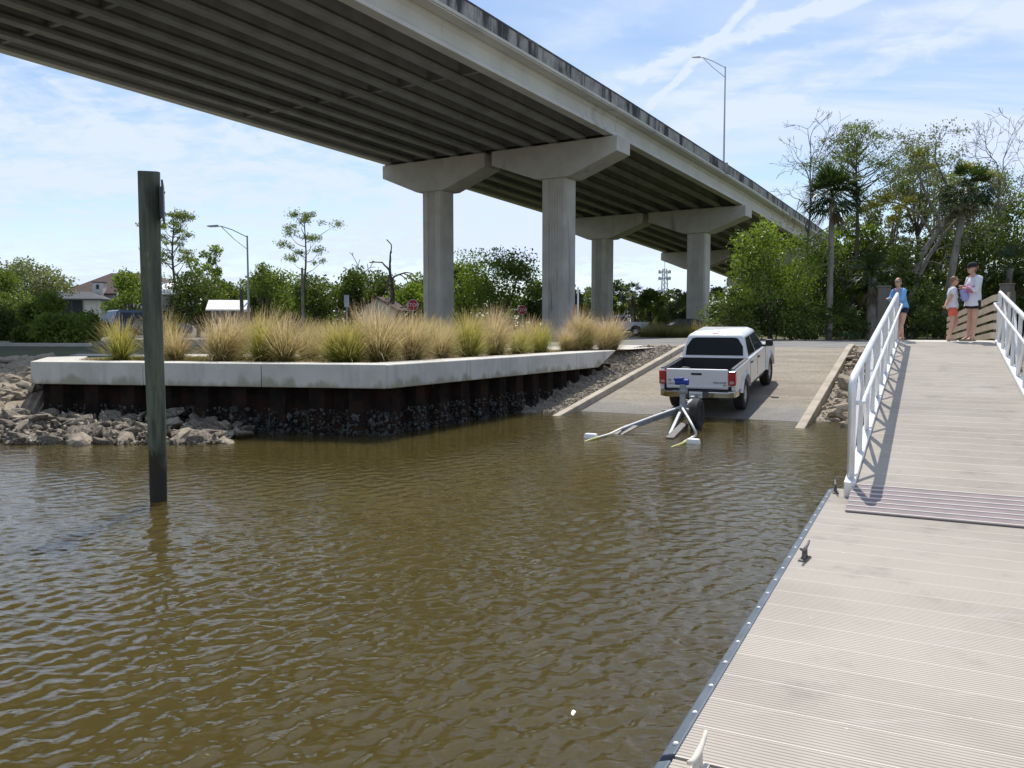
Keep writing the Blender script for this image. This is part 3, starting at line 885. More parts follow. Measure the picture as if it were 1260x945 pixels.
for i in range(110):                                  # blocks packed against the end of the wall
    x = -10.35 - 1.4 * g.random(); y = 16.0 + 4.6 * g.random()
    if x > -10.75 and y > 17.3: x -= 0.5
    if x > -10.2 - (y - 17.6) * 0.42 + 0.15 and y > 17.3: x = -10.5 - (y - 17.6) * 0.42 - 0.4 * g.random()
    t = min(max((y - 14.9) / 6.6, 0), 1)
    k = 0.13 + 0.17 * g.random()
    link('rock', (R_GREY if y > 17 else R_WET)[k_i % 6], None, lb, (x, y, bank_left(y) + k * 0.15), (g.uniform(-.5, .5), g.uniform(-.5, .5), g.uniform(0, 6.3)), (k * g.uniform(1, 1.5), k, k * 0.85))
    k_i += 1
for i in range(130):                                  # oyster crusted apron along the foot of the wall
    x = -11.0 + 5.75 * g.random()
    t = g.random()
    hgt = max(0.05, min(1.0, (-4.6 - x) / 2.5))
    y = 15.35 + 1.75 * t
    k = 0.11 + 0.17 * g.random() ** 1.5
    z = 0.0 + (0.36 * t * hgt)
    link('rock', (R_WET if g.random() < 0.75 else R_GREY)[k_i % 6], None, lb, (x, y, z), (g.uniform(-.6, .6), g.uniform(-.6, .6), g.uniform(0, 6.3)), (k * g.uniform(1, 1.7), k, k * g.uniform(.6, .9)))
    k_i += 1
pts = []
for _ in range(700):
    x = -13 + 7.6 * g.random(); t = g.random()
    hgt = max(0.05, min(1.0, (-4.8 - x) / 2.5))
    pts.append((x, 15.2 + 1.8 * t, 0.02 + 0.33 * t * hgt))
scatter_mesh('oyster_rubble', pts, g.gamma(2.0, 0.02, len(pts)) + 0.015, 8, M['wetrock'], lb)

# ================================================================== SEAWALL
sw = thing('seawall', 'pale concrete seawall cap on dark rusty sheet piles beside the ramp', 'seawall', (WM.x, WM.y, 0))
CT, CB, CW = 1.42, 0.95, 0.85                         # cap top, cap underside, cap width
def inset(line, d):
    """offset an open polyline to its left by d"""
    out = []
    for i, p in enumerate(line):
        a = (line[i] - line[i - 1]).normalized() if i else None
        b = (line[i + 1] - line[i]).normalized() if i < len(line) - 1 else None
        if a is None: n = Vector((-b.y, b.x, 0)); out.append(p + n * d)
        elif b is None: n = Vector((-a.y, a.x, 0)); out.append(p + n * d)
        else:
            n1, n2 = Vector((-a.y, a.x, 0)), Vector((-b.y, b.x, 0))
            h = (n1 + n2).normalized()
            out.append(p + h * (d / max(h.dot(n1), 0.3)))
    return out
line = [WB, WL, WM, WE]
def wall_cap():
    out_, in_ = inset(line, 0.0), inset(line, CW)
    # cast in lengths with open joints between them
    for seg in range(3):
        a0, a1, b0, b1 = out_[seg], out_[seg + 1], in_[seg], in_[seg + 1]
        L = (a1 - a0).length
        n = max(1, round(L / 2.6))
        for k in range(n):
            f0, f1 = k / n, (k + 1) / n
            e = 0.004 / L
            f0 += e if k else 0; f1 -= e if k < n - 1 else 0
            p = [a0.lerp(a1, f0), a0.lerp(a1, f1), b0.lerp(b1, f1), b0.lerp(b1, f0)]
            zt = lambda q: CT
            lo = [Vector((q.x, q.y, CB)) for q in p]
            if seg == 2 and k == n - 1:                # the cap runs out into the slope
                back = (a1 - a0).normalized() * 1.3
                lo[1] -= back; lo[2] -= back
            hi = [Vector((q.x, q.y, CT)) for q in p]
            MB().hexa(lo + hi).build('cap_segment', M['cap'], sw, (WM.x, WM.y, 0), bevel=0.02)
wall_cap()
def sheet_wall():
    lw = inset(line, 0.34)
    lw[0] = lw[0].lerp(lw[1], 0.1)
    prof = []
    for seg in range(3):
        a, b = lw[seg], lw[seg + 1]
        t = (b - a); L = t.length; t.normalize()
        nrm = Vector((t.y, -t.x, 0))
        d = 0.0; k = 0
        while d < L:
            for dx, o in ((0.0, 0.0), (0.10, 0.20), (0.42, 0.20), (0.52, 0.0)):
                if d + dx <= L: prof.append((seg, a + t * (d + dx) + nrm * (o - 0.06)))
            d += 0.84
        prof.append((seg, b + nrm * 0.0))
    for i in range(len(prof) - 1):
        p, q = prof[i][1], prof[i + 1][1]
        if (q - p).length < 0.05: continue
        m = MB()
        t = (q - p).normalized(); nn = Vector((t.y, -t.x, 0)) * 0.012
        m.hexa([p + nn + Vector((0, 0, -1.2)), q + nn + Vector((0, 0, -1.2)), q - nn + Vector((0, 0, -1.2)), p - nn + Vector((0, 0, -1.2)),
                p + nn + Vector((0, 0, CB + 0.05)), q + nn + Vector((0, 0, CB + 0.05)), q - nn + Vector((0, 0, CB + 0.05)), p - nn + Vector((0, 0, CB + 0.05))])
        m.build('sheet_pile', M['sheet'], sw, (WM.x, WM.y, 0))
    g = np.random.default_rng(51)
    pts = []
    for _ in range(4200):
        i = g.integers(0, len(prof) - 1)
        p, q = prof[i][1], prof[i + 1][1]
        if prof[i][0] == 0: continue
        f = g.random(); z = 0.52 * g.random() ** 1.7
        c = p.lerp(q, f)
        t = (q - p)
        if t.length < 1e-6: continue
        t.normalize()
        c = c + Vector((t.y, -t.x, 0)) * 0.02 - Vector((WM.x, WM.y, 0))
        pts.append((c.x, c.y, z - 0.02))
    scatter_mesh('oyster_crust', pts, g.gamma(2.0, 0.010, len(pts)) + 0.012, 9, M['oyster'], sw)
sheet_wall()

# ================================================================== HIGHWAY BRIDGE
BA = rad(32.0)
BX = Vector((math.sin(BA), math.cos(BA), 0)); BN = Vector((math.cos(BA), -math.sin(BA), 0))
P1 = at_y(756, 171, 60.0)                             # foot of the right fascia girder on the first bent in view
SP = 2.217                                            # girder spacing
BENTS = [(-78.0, 2.05), (-47.0, 1.30), (0.0, 0.0), (30.2, -1.1), (60.4, -2.62), (90.6, -4.75), (121.0, -7.2), (146.0, -9.4)]
base0 = P1 + BX * 20 - BN * 10; base0.z = LAND
br = thing('highway_bridge', 'long concrete girder highway bridge on paired hammerhead piers crossing overhead', 'bridge', base0)
def bpt(t, n, z):                                     # t along the bridge, n to the left of the right girder, z above its foot at bent 1
    p = P1 + BX * t - BN * n
    return Vector((p.x, p.y, P1.z + z))
GSEC = [(-0.33, 0), (0.33, 0), (0.33, 0.20), (0.10, 0.43), (0.10, 1.05), (0.25, 1.17), (0.25, 1.37), (-0.25, 1.37), (-0.25, 1.17), (-0.10, 1.05), (-0.10, 0.43), (-0.33, 0.20)]
def sweep(sec, t0, z0, t1, z1, n0=0.0):
    k = len(sec)
    vs = [bpt(t0, n0 - a, z0 + b) for a, b in sec] + [bpt(t1, n0 - a, z1 + b) for a, b in sec]
    return MB().add(vs, [tuple(range(k)), tuple(range(2 * k - 1, k - 1, -1))] + [(i, i + k, (i + 1) % k + k, (i + 1) % k) for i in range(k)])
for i in range(len(BENTS) - 1):
    (t0, z0), (t1, z1) = BENTS[i], BENTS[i + 1]
    for k in range(10):
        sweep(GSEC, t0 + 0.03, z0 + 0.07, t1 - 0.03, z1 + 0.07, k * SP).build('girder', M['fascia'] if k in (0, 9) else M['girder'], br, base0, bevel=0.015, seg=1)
    # deck slab with its coping, then parapets cast in lengths
    L, W = 9 * SP + 0.95, 0.95
    sweep([(-L, 1.44), (W, 1.44), (W, 1.50), (W + 0.07, 1.52), (W + 0.07, 1.68), (-L - 0.07, 1.68), (-L - 0.07, 1.52), (-L, 1.50)], t0, z0, t1, z1).build('deck_slab', M['fascia'], br, base0)
    sweep([(-9 * SP - 0.2, 1.425), (0.2, 1.425), (0.2, 1.437), (-9 * SP - 0.2, 1.437)], t0, z0, t1, z1).build('shaded_deck_soffit', M['soffit'], br, base0)
    nseg = max(1, round((t1 - t0) / 10.0))
    for q in range(nseg):
        f0, f1 = q / nseg, (q + 1) / nseg
        ta, tb = t0 + (t1 - t0) * f0 + 0.02, t0 + (t1 - t0) * f1 - 0.02
        za, zb = z0 + (z1 - z0) * f0, z0 + (z1 - z0) * f1
        pr = sweep([(W - 0.42, 1.68), (W + 0.04, 1.68), (W + 0.04, 2.44), (W - 0.16, 2.44), (W - 0.22, 1.95)], ta, za, tb, zb).build('parapet', M['parapet'], br, base0)
        sweep([(W - 0.17, 2.44), (W + 0.05, 2.44), (W + 0.05, 2.56), (W - 0.17, 2.56)], ta, za, tb, zb).build('coping', M['mildew'], pr, base0)
        sweep([(-L - 0.04, 1.68), (-L + 0.42, 1.68), (-L + 0.22, 1.95), (-L + 0.16, 2.52), (-L - 0.04, 2.52)], ta, za, tb, zb).build('parapet', M['parapet'], br, base0)
    # diaphragms between the girders
    dl = [0.012, 0.988] + ([1 / 3, 2 / 3] if t1 - t0 > 40 else [])
    for f in dl:
        end = f < 0.1 or f > 0.9
        tt = t0 + (t1 - t0) * f; zz = z0 + (z1 - z0) * f
        for k in range(9):
            n0 = k * SP + 0.10; n1 = (k + 1) * SP - 0.10
            a, b = (0.25 if end else 0.35), 1.43
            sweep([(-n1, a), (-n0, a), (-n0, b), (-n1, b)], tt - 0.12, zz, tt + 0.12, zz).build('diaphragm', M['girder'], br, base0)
# hammerhead piers: two to a bent, each under five girders
for t, z in BENTS[1:-1]:
    for side in (0, 1):
        n0 = side * 5 * SP + 2 * SP                    # middle girder of the five
        h_in, h_out = 2 * SP + 0.78, 2 * SP + (0.72 if side == 0 else 0.42)
        hl, hr = (h_out, h_in) if side == 0 else (h_in, h_out)      # towards the right edge, towards the left edge
        cw, ct = 1.0, 1.1                              # column half width across, cap half thickness
        def q(n, tt, h): return bpt(t + tt, n, z + h)
        topz, midz, colz = -0.02, -1.05, -2.45
        poly = [(n0 - hl, topz), (n0 + hr, topz), (n0 + hr, midz), (n0 + cw + 0.35, colz), (n0 - cw - 0.35, colz), (n0 - hl, midz)]
        k = len(poly)
        vs = [q(a, -ct, b) for a, b in poly] + [q(a, ct, b) for a, b in poly]
        cap = MB().add(vs, [tuple(range(k)), tuple(range(2 * k - 1, k - 1, -1))] + [(i, i + k, (i + 1) % k + k, (i + 1) % k) for i in range(k)])
        pier_o = bpt(t, n0, 0); pier_o.z = LAND
        zb_ = LAND - 0.3 - P1.z - z if t > -40 else -3.0 - P1.z - z
        # column: chamfered corners and a grooved panel down its faces
        d = 0.85
        sec = [(-cw, -d + 0.14), (-cw + 0.16, -d), (-0.42, -d)]
        for gk in range(4):
            x = -0.42 + gk * 0.21
            sec += [(x + 0.03, -d + 0.06), (x + 0.12, -d + 0.06), (x + 0.15, -d)]
        sec += [(cw - 0.16, -d), (cw, -d + 0.14)]
        sec = sec + [(-a, -b) for a, b in sec]
        k = len(sec)
        vs = [q(n0 - a, b, zb_) for a, b in sec] + [q(n0 - a, b, colz) for a, b in sec]
        colm = MB().add(vs, [tuple(range(k)), tuple(range(2 * k - 1, k - 1, -1))] + [(i, i + k, (i + 1) % k + k, (i + 1) % k) for i in range(k)])
        co = colm.build('pier_column', M['concrete'], br, base0)
        cap.build('pier_cap', M['concrete'], co, base0, bevel=0.03)
        for gi in range(5):
            nn = n0 + (gi - 2) * SP
            MB().hexa([q(nn - .36, -.9, topz - .05), q(nn + .36, -.9, topz - .05), q(nn + .36, .9, topz - .05), q(nn - .36, .9, topz - .05),
                       q(nn - .36, -.9, .08), q(nn + .36, -.9, .08), q(nn + .36, .9, .08), q(nn - .36, .9, .08)]).build('bearing_pedestal', M['concrete'], co, base0)
# ================================================================== FLOATING DOCK, GANGWAY, LANDING
ROTZ = -SITE
def plank_mesh(name, length, width, ribs, mat_, h=0.035, rib=0.0025, lip=True):
    """one ribbed plank: x is its length, y its width, top at z = 0"""
    prof = [(0.0, -h), (0.0, 0.0)]
    if lip: prof += [(0.007, 0.0)]
    x0, x1 = (0.009 if lip else 0.004), width - 0.004
    p = (x1 - x0) / ribs
    for i in range(ribs):
        a = x0 + i * p
        prof += [(a + p * 0.12, -rib), (a + p * 0.45, -rib), (a + p * 0.57, 0.0), (a + p * 0.98, 0.0)]
    prof += [(width, 0.0), (width, -h)]
    m = MB().prism([(a, b) for a, b in prof], 'x', 0.0, length)
    me = m.mesh(name)
    me.materials.append(mat_); me.materials.append(M['plankedge'])
    if lip:
        for poly in me.polygons:
            c = poly.center
            if poly.normal.z > 0.9 and c.y < 0.013: poly.material_index = 1
    return me
DZ, DR0, DR1 = 0.50, -0.83, 2.45
def dock_section(s0, s1, label):
    d = thing('floating_dock', label, 'dock', site(DR0, s0, DZ), (0, 0, ROTZ), 'floating dock sections')
    W = DR1 - DR0
    pitch = 0.284
    n = int((s1 - s0) / pitch)
    pitch = (s1 - s0) / n
    me = plank_mesh('plank', W, pitch - 0.004, 11, M['deck'])
    for i in range(n):
        o = link('plank', me, None, d, (0, i * pitch + 0.002, 0))
    fr = MB().box(0.02, W - 0.02, 0.01, s1 - s0 - 0.01, -0.34, -0.036)
    fr.build('frame', M['steel'], d)
    MB().box(0.15, W - 0.15, 0.1, s1 - s0 - 0.1, -0.80, -0.34).build('float', M['black'], d)
    # rubbing strip with its bolts along the water edge
    prof = [(-0.085, -0.30), (-0.085, -0.07), (-0.055, -0.014), (-0.004, 0.004), (0.0, -0.01), (0.0, -0.30)]
    bs = MB().prism(prof, 'y', 0.015, s1 - s0 - 0.015).build('rubbing_strip', M['bumper'], d, bevel=0.008)
    bm_ = MB().ellipsoid((0, 0, 0), 0.012, 0.012, 0.007, 8, 4).mesh('bolt'); bm_.materials.append(M['white'])
    k = 0.1
    while k < s1 - s0 - 0.03:
        link('bolt', bm_, None, bs, (-0.024, k, 0.0), (0, -0.25, 0)); k += 0.30
    return d
d1 = dock_section(3.07, 9.06, 'ribbed tan floating dock section that the gangway foot rests on')
d2 = dock_section(-4.5, 3.05, 'ribbed tan floating dock section beyond the open joint, clear of the gangway')

def cleat(p, rz, label, grp='dock cleats', sc=1.0):
    m = MB()
    L = 0.13
    pts, rr = [], []
    for i in range(9):
        f = i / 8 * 2 - 1
        pts.append((0, f * L, 0.075 + 0.030 * abs(f) ** 2.2)); rr.append(0.014 - 0.006 * abs(f))
    c = thing('dock_cleat', label, 'cleat', p, (0, 0, rz), grp)
    m.tube(pts, rr, 8).build('horns', M['darksteel'], c, smooth='all')
    for y in (-0.035, 0.035):
        MB().tube([(0, y, -0.002), (0, y * 0.9, 0.03), (0, y * 0.8, 0.075)], [0.022, 0.013, 0.012], 8).build('leg', M['darksteel'], c, smooth='all')
    MB().box(-0.03, 0.03, -0.075, 0.075, -0.001, 0.010).build('base_plate', M['darksteel'], c, bevel=0.004)
    c.scale = (sc,) * 3
    return c
cleat(at_z(1028, 606, DZ + 0.002), ROTZ + 0.15, 'dark horn cleat on the dock corner beside the gangway foot')
cleat(at_z(990, 688, DZ + 0.002), ROTZ - 0.1, 'dark horn cleat halfway along the rubbing strip of the dock')
pale = cleat(at_z(858, 952, DZ + 0.002), ROTZ, 'pale horn cleat just past the open joint of the dock')
for ch in pale.children:
    ch.data = ch.data.copy(); ch.data.materials[0] = M['plankedge']

# ---- gangway
G0, G1 = 8.62, 20.05
ZG0, ZG1 = DZ + 0.10, 1.83
GL = math.hypot(G1 - G0, ZG1 - ZG0)
GP = math.atan2(ZG1 - ZG0, G1 - G0)
GC = 0.30                                             # r of its middle
HW = 0.90
gw = thing('gangway', 'aluminium gangway with pipe rails sloping from the dock up to the landing', 'gangway', site(GC, G0, ZG0), (GP, 0, ROTZ))
n = 38
pit = GL / n
pm = plank_mesh('plank', 2 * HW, pit - 0.003, 12, M['deck'])
for i in range(n):
    link('plank', pm, None, gw, (-HW, i * pit + 0.002, 0))
MB().box(-HW, HW, 0.0, GL, -0.16, -0.037).build('deck_frame', M['steel'], gw)
for sd in (-1, 1):
    x = sd * (HW + 0.055)
    MB().box(x - 0.05, x + 0.05, 0.0, GL, -0.20, 0.055).build('bottom_chord', M['alu'], gw, bevel=0.01)
    # top rail: a pipe that bends down to the deck at both ends
    TH = 1.04
    tp = []
    y0, y1 = 0.16, GL - 0.06
    tp.append((x, y0 - 0.02, -0.12))
    tp.append((x, y0, TH - 0.14))
    for k in range(1, 7):
        a = math.pi / 2 * k / 6
        tp.append((x, y0 + 0.14 * (1 - math.cos(a)), TH - 0.14 + 0.14 * math.sin(a)))
    for k in range(0, 7):
        a = math.pi / 2 * k / 6
        tp.append((x, y1 - 0.10 + 0.10 * math.sin(a), TH - 0.10 + 0.10 * math.cos(a)))
    tp.append((x, y1, 0.0))
    MB().tube(tp, 0.036, 10, True).build('top_rail', M['alu'], gw, smooth='all')
    xs = x - sd * 0.10
    hp = [(x, 0.18, 0.80), (xs + sd * 0.03, 0.18, 0.80)]
    for k in range(5):
        a = math.pi / 2 * k / 4
        hp.append((xs + sd * 0.03 * (1 - math.sin(a)), 0.18 + 0.05 * (1 - math.cos(a)), 0.80))
    hp += [(xs, 0.30, 0.82), (xs, GL - 0.25, 0.82), (xs + sd * 0.02, GL - 0.19, 0.82), (x, GL - 0.17, 0.82)]
    MB().tube(hp, 0.021, 8).build('hand_rail', M['alu'], gw, smooth='all')
    npost = 10
    sp = (GL - 0.5) / npost
    for k in range(1, npost + 1):
        y = 0.16 + k * sp
        if k == npost: y = GL - 0.30
        MB().box(x - 0.027, x + 0.027, y - 0.027, y + 0.027, 0.05, TH - 0.02).build('post', M['alu'], gw, bevel=0.005)
        MB().tube([(x, y, 0.76), (xs, y, 0.80)], 0.010, 6).build('bracket', M['alu'], gw)
    for k in range(npost):
        ya, yb = 0.16 + k * sp, 0.16 + (k + 1) * sp
        if k == npost - 1: yb = GL - 0.30
        a, b = (ya + 0.04, yb - 0.04) if k % 2 == 0 else (yb - 0.04, ya + 0.04)
        MB().bar((x, a, 0.06), (x, b, TH - 0.06), 0.034, 0.034).build('brace', M['alu'], gw)
# hinged transition plate with raised strips at its foot
tp_ = thing('transition_plate', 'purplish metal transition plate with pale raised strips at the gangway foot', 'plate', site(GC, 7.92, DZ + 0.006), (0.128, 0, ROTZ))
PL = 0.80
MB().box(-HW - 0.03, HW + 0.03, 0, PL, 0, 0.012).build('plate', M['plate'], tp_)
for k in range(7):
    y = 0.0 + k * (PL - 0.022) / 6
    MB().prism([(y, 0.012), (y + 0.022, 0.012), (y + 0.018, 0.020), (y + 0.004, 0.020)], 'x', -HW - 0.03, HW + 0.03).build('strip', M['plankedge'], tp_)

# ---- landing and the sloping timber walk behind it
ln = thing('landing', 'pale concrete landing at the top of the gangway carrying three people', 'landing', site(GC, 21.2, 0), (0, 0, ROTZ))
MB().box(-1.15, 1.15, -1.15, 1.3, 1.62, 1.83).build('slab', M['walk'], ln, bevel=0.015)
for sx_ in (-0.95, 0.95):
    for yy in (-0.9, 1.05):
        MB().tube([(sx_, yy, -1.0), (sx_, yy, 1.64)], 0.15, 12).build('pile', M['pile'], ln, smooth=True)
def walk_fence():
    # the walk bears off towards the ramp as it comes down to the lot
    a0, a1 = site(GC, 22.4), site((r_at_u(1153, 31.3, 1.9) + r_at_u(1096, 31.3, 1.9)) / 2, 31.3)
    z0, z1 = 1.83, LAND + 0.03
    d_ = a1 - a0
    L = d_.length
    rz = math.atan2(d_.y, d_.x) - math.pi / 2
    wk = thing('timber_walk', 'timber board walk sloping from the landing down to the parking lot', 'boardwalk', a0, (0, 0, rz))
    zf = lambda y: z0 + (z1 - z0) * max(0, y) / L
    nb = 62
    for i in range(nb):
        y = L * i / nb
        z = zf(y + 0.07)
        MB().box(-0.96, 0.96, y, y + L / nb - 0.008, z - 0.045, z - 0.002).build('board', M['wood'], wk)
    for sd in (-1, 1):
        f = thing('rail_fence', 'tan timber rail fence on the %s side of the sloping walk' % ('ramp' if sd < 0 else 'bank'), 'fence', a0, (0, 0, rz), 'timber rail fences')
        x = sd * 1.0
        y0_ = -2.0 if sd > 0 else -1.2
        ys = [y0_ + 0.05] + [L * k / 5 for k in range(6)]
        for y in ys:
            zz = zf(y)
            MB().box(x - 0.045 + sd * 0.068, x + 0.045 + sd * 0.068, y - 0.045, y + 0.045, zz - 1.2, zz + 1.06).build('post', M['greywood'], f)
        for b in range(5):
            h = 0.12 + b * 0.215
            MB().bar((x, y0_, z0 + h), (x, 0, z0 + h), 0.036, 0.145).build('board', M['wood'], f)
            MB().bar((x, 0, z0 + h), (x, L, z1 + h), 0.0355, 0.144).build('board', M['wood'], f)
walk_fence()
for u, v, nm in ((1088, 352, 'ramp'), (1239, 349, 'bank')):
    r = r_at_u(u, 20.9, 2.9)
    top = at_y(u, v, site(r, 20.9).y).z
    p = site(r, 20.9)
    q = thing('timber_post', 'square grey timber post behind the gangway rail on the %s side' % nm, 'post', (p.x, p.y, 0), (0, 0, ROTZ), 'square timber posts')
    MB().box(-0.13, 0.13, -0.13, 0.13, -0.6, top - 0.03).build('shaft', M['greywood'], q, bevel=0.015)
    MB().box(-0.145, 0.145, -0.145, 0.145, top - 0.03, top).build('top_cap', M['greywood'], q, bevel=0.008)

# ---- lone timber pile standing in the water, with a sign board seen from its edge
pb = at_z(195, 617, 0)
pt = at_y(182, 212, pb.y)
pl = thing('timber_pile', 'tall greenish timber pile standing alone in the brown water', 'pile', (pb.x, pb.y, 0))
def pile_mesh(z0, z1, name, m_):
    g = np.random.default_rng(5)
    mb = MB()
    n, k = 40, 28
    for i in range(n + 1):
        z = z0 + (z1 - z0) * i / n
        f = z / pt.z
        rad_ = 0.100 + 0.026 * f
        cx_ = (pt.x - pb.x) * f * 0.15 + 0.006 * math.sin(z * 1.7)
        for j in range(k):
            a = 2 * math.pi * j / k
            w = 1 + 0.02 * math.sin(3 * a + z) + 0.012 * math.sin(7 * a + 2 + z * 0.6)
            zz = z + (0.006 * math.sin(a * 2 + 1) if i == n else 0)
            mb.v.append(Vector((cx_ + rad_ * w * math.cos(a), rad_ * w * math.sin(a), zz)))
    for i in range(n):
        for j in range(k):
            j2 = (j + 1) % k
            mb.f.append((i * k + j, i * k + j2, (i + 1) * k + j2, (i + 1) * k + j))
    mb.f.append(tuple(reversed(range(k)))); mb.f.append(tuple(n * k + j for j in range(k)))
    return mb.build(name, m_, pl, smooth=True)
pile_mesh(-1.5, pt.z, 'shaft', M['pilewet'])
zt, zb = at_y(200, 226, pb.y).z, at_y(200, 272, pb.y).z
sg = thing('sign_board', 'dark blue sign board seen edge on, fixed to the timber pile', 'sign', (pb.x + 0.15, pb.y, zb), (0, 0, rad(21)))
MB().box(0.0, 0.022, -0.32, 0.30, 0.0, zt - zb).build('panel', M['signblue'], sg, bevel=0.004)
MB().box(-0.03, 0.0, -0.05, 0.05, 0.04, zt - zb - 0.04).build('backing_batten', M['greywood'], sg)
for zz in (0.1, zt - zb - 0.1):
    MB().lathe([(0.018, 0.02), (0.018, 0.034), (0.008, 0.038)], 8, 'x', (0, 0, zz)).build('bolt', M['steel'], sg)
# ================================================================== PICKUP TRUCKS
def arc(cx, cz, r, a0, a1, n):
    return [(cx + r * math.cos(rad(a0 + (a1 - a0) * i / n)), cz + r * math.sin(rad(a0 + (a1 - a0) * i / n))) for i in range(n + 1)]
def make_wheel(parent, x, y, sd, R=0.385, W=0.255, rimr=0.225):
    w = MB()
    prof = [(rimr * 0.96, -W * 0.40), (rimr, -W * 0.47), (R * 0.86, -W * 0.50), (R * 0.965, -W * 0.42), (R, -W * 0.28), (R, W * 0.28), (R * 0.965, W * 0.42), (R * 0.86, W * 0.50), (rimr, W * 0.47), (rimr * 0.96, W * 0.40)]
    base = MB()
    n = 32
    for r_, h in prof:
        for k in range(n):
            a = 2 * math.pi * k / n
            rr = r_ - (0.010 if (r_ > R * 0.98 and k % 2) else 0)
            base.v.append(Vector((rr * math.cos(a), h, rr * math.sin(a))))
    for i in range(len(prof) - 1):
        for k in range(n):
            k2 = (k + 1) % n
            base.f.append((i * n + k, i * n + k2, (i + 1) * n + k2, (i + 1) * n + k))
    wh = link('wheel', None, None, parent, (x, y, R))
    base.build('tyre', M['rubber'], wh)
    rm = MB()
    o = sd * W * 0.40
    rm.lathe([(rimr, o - sd * 0.10), (rimr, o), (rimr * 0.88, o - sd * 0.012), (rimr * 0.84, o - sd * 0.05)], 24, 'y')
    for k in range(6):
        a = 2 * math.pi * k / 6
        c, s_ = math.cos(a), math.sin(a)
        p = [(0.04, -0.05), (rimr * 0.9, -0.035), (rimr * 0.9, 0.035), (0.04, 0.05)]
        lo = [(q[0] * c - q[1] * s_, o - sd * 0.05, q[0] * s_ + q[1] * c) for q in p]
        hi = [(q[0] * c - q[1] * s_, o - sd * 0.012, q[0] * s_ + q[1] * c) for q in p]
        rm.hexa(lo + hi)
    rm.lathe([(0.055, o - sd * 0.05), (0.055, o + sd * 0.002), (0.04, o + sd * 0.008)], 16, 'y')
    rm.build('rim', M['rim'], wh)
    MB().lathe([(rimr * 0.97, -W * 0.3), (rimr * 0.97, o - sd * 0.045)], 24, 'y').build('brake_disc', M['black'], wh)
    return wh
def panel_on(quad, u0, u1, v0, v1, t):
    """slab lying on a quad (bl, br, tr, tl): part of it by bilinear coordinates, t thick outwards"""
    q = [Vector(p) for p in quad]
    def P(u, v): return q[0].lerp(q[1], u).lerp(q[3].lerp(q[2], u), v)
    n = (q[1] - q[0]).cross(q[3] - q[0]).normalized()
    def uv(pts): return [P(a, b) for a, b in pts]
    pts = [(u0, v0), (u1, v0), (u1, v1), (u0, v1)] if not isinstance(u0, list) else u0
    b = uv(pts)
    k = len(b)
    vs = [p - n * 0.01 for p in b] + [p + n * t for p in b]
    return MB().add(vs, [tuple(reversed(range(k))), tuple(range(k, 2 * k))] + [(i, (i + 1) % k, (i + 1) % k + k, i + k) for i in range(k)])
def text_mesh(s, size, m_, name, parent, mtx, depth=0.003, align='CENTER'):
    cu = bpy.data.curves.new('t', 'FONT')
    cu.body = s; cu.size = size; cu.extrude = depth; cu.align_x = align; cu.align_y = 'CENTER'; cu.resolution_u = 2
    to = bpy.data.objects.new('t', cu); col.objects.link(to)
    bpy.context.view_layer.update()
    me = bpy.data.meshes.new_from_object(to.evaluated_get(bpy.context.evaluated_depsgraph_get()))
    bpy.data.objects.remove(to)
    me.materials.clear(); me.materials.append(m_)
    o = bpy.data.objects.new(name, me); col.objects.link(o)
    o.parent = parent
    o.matrix_local = mtx
    return o

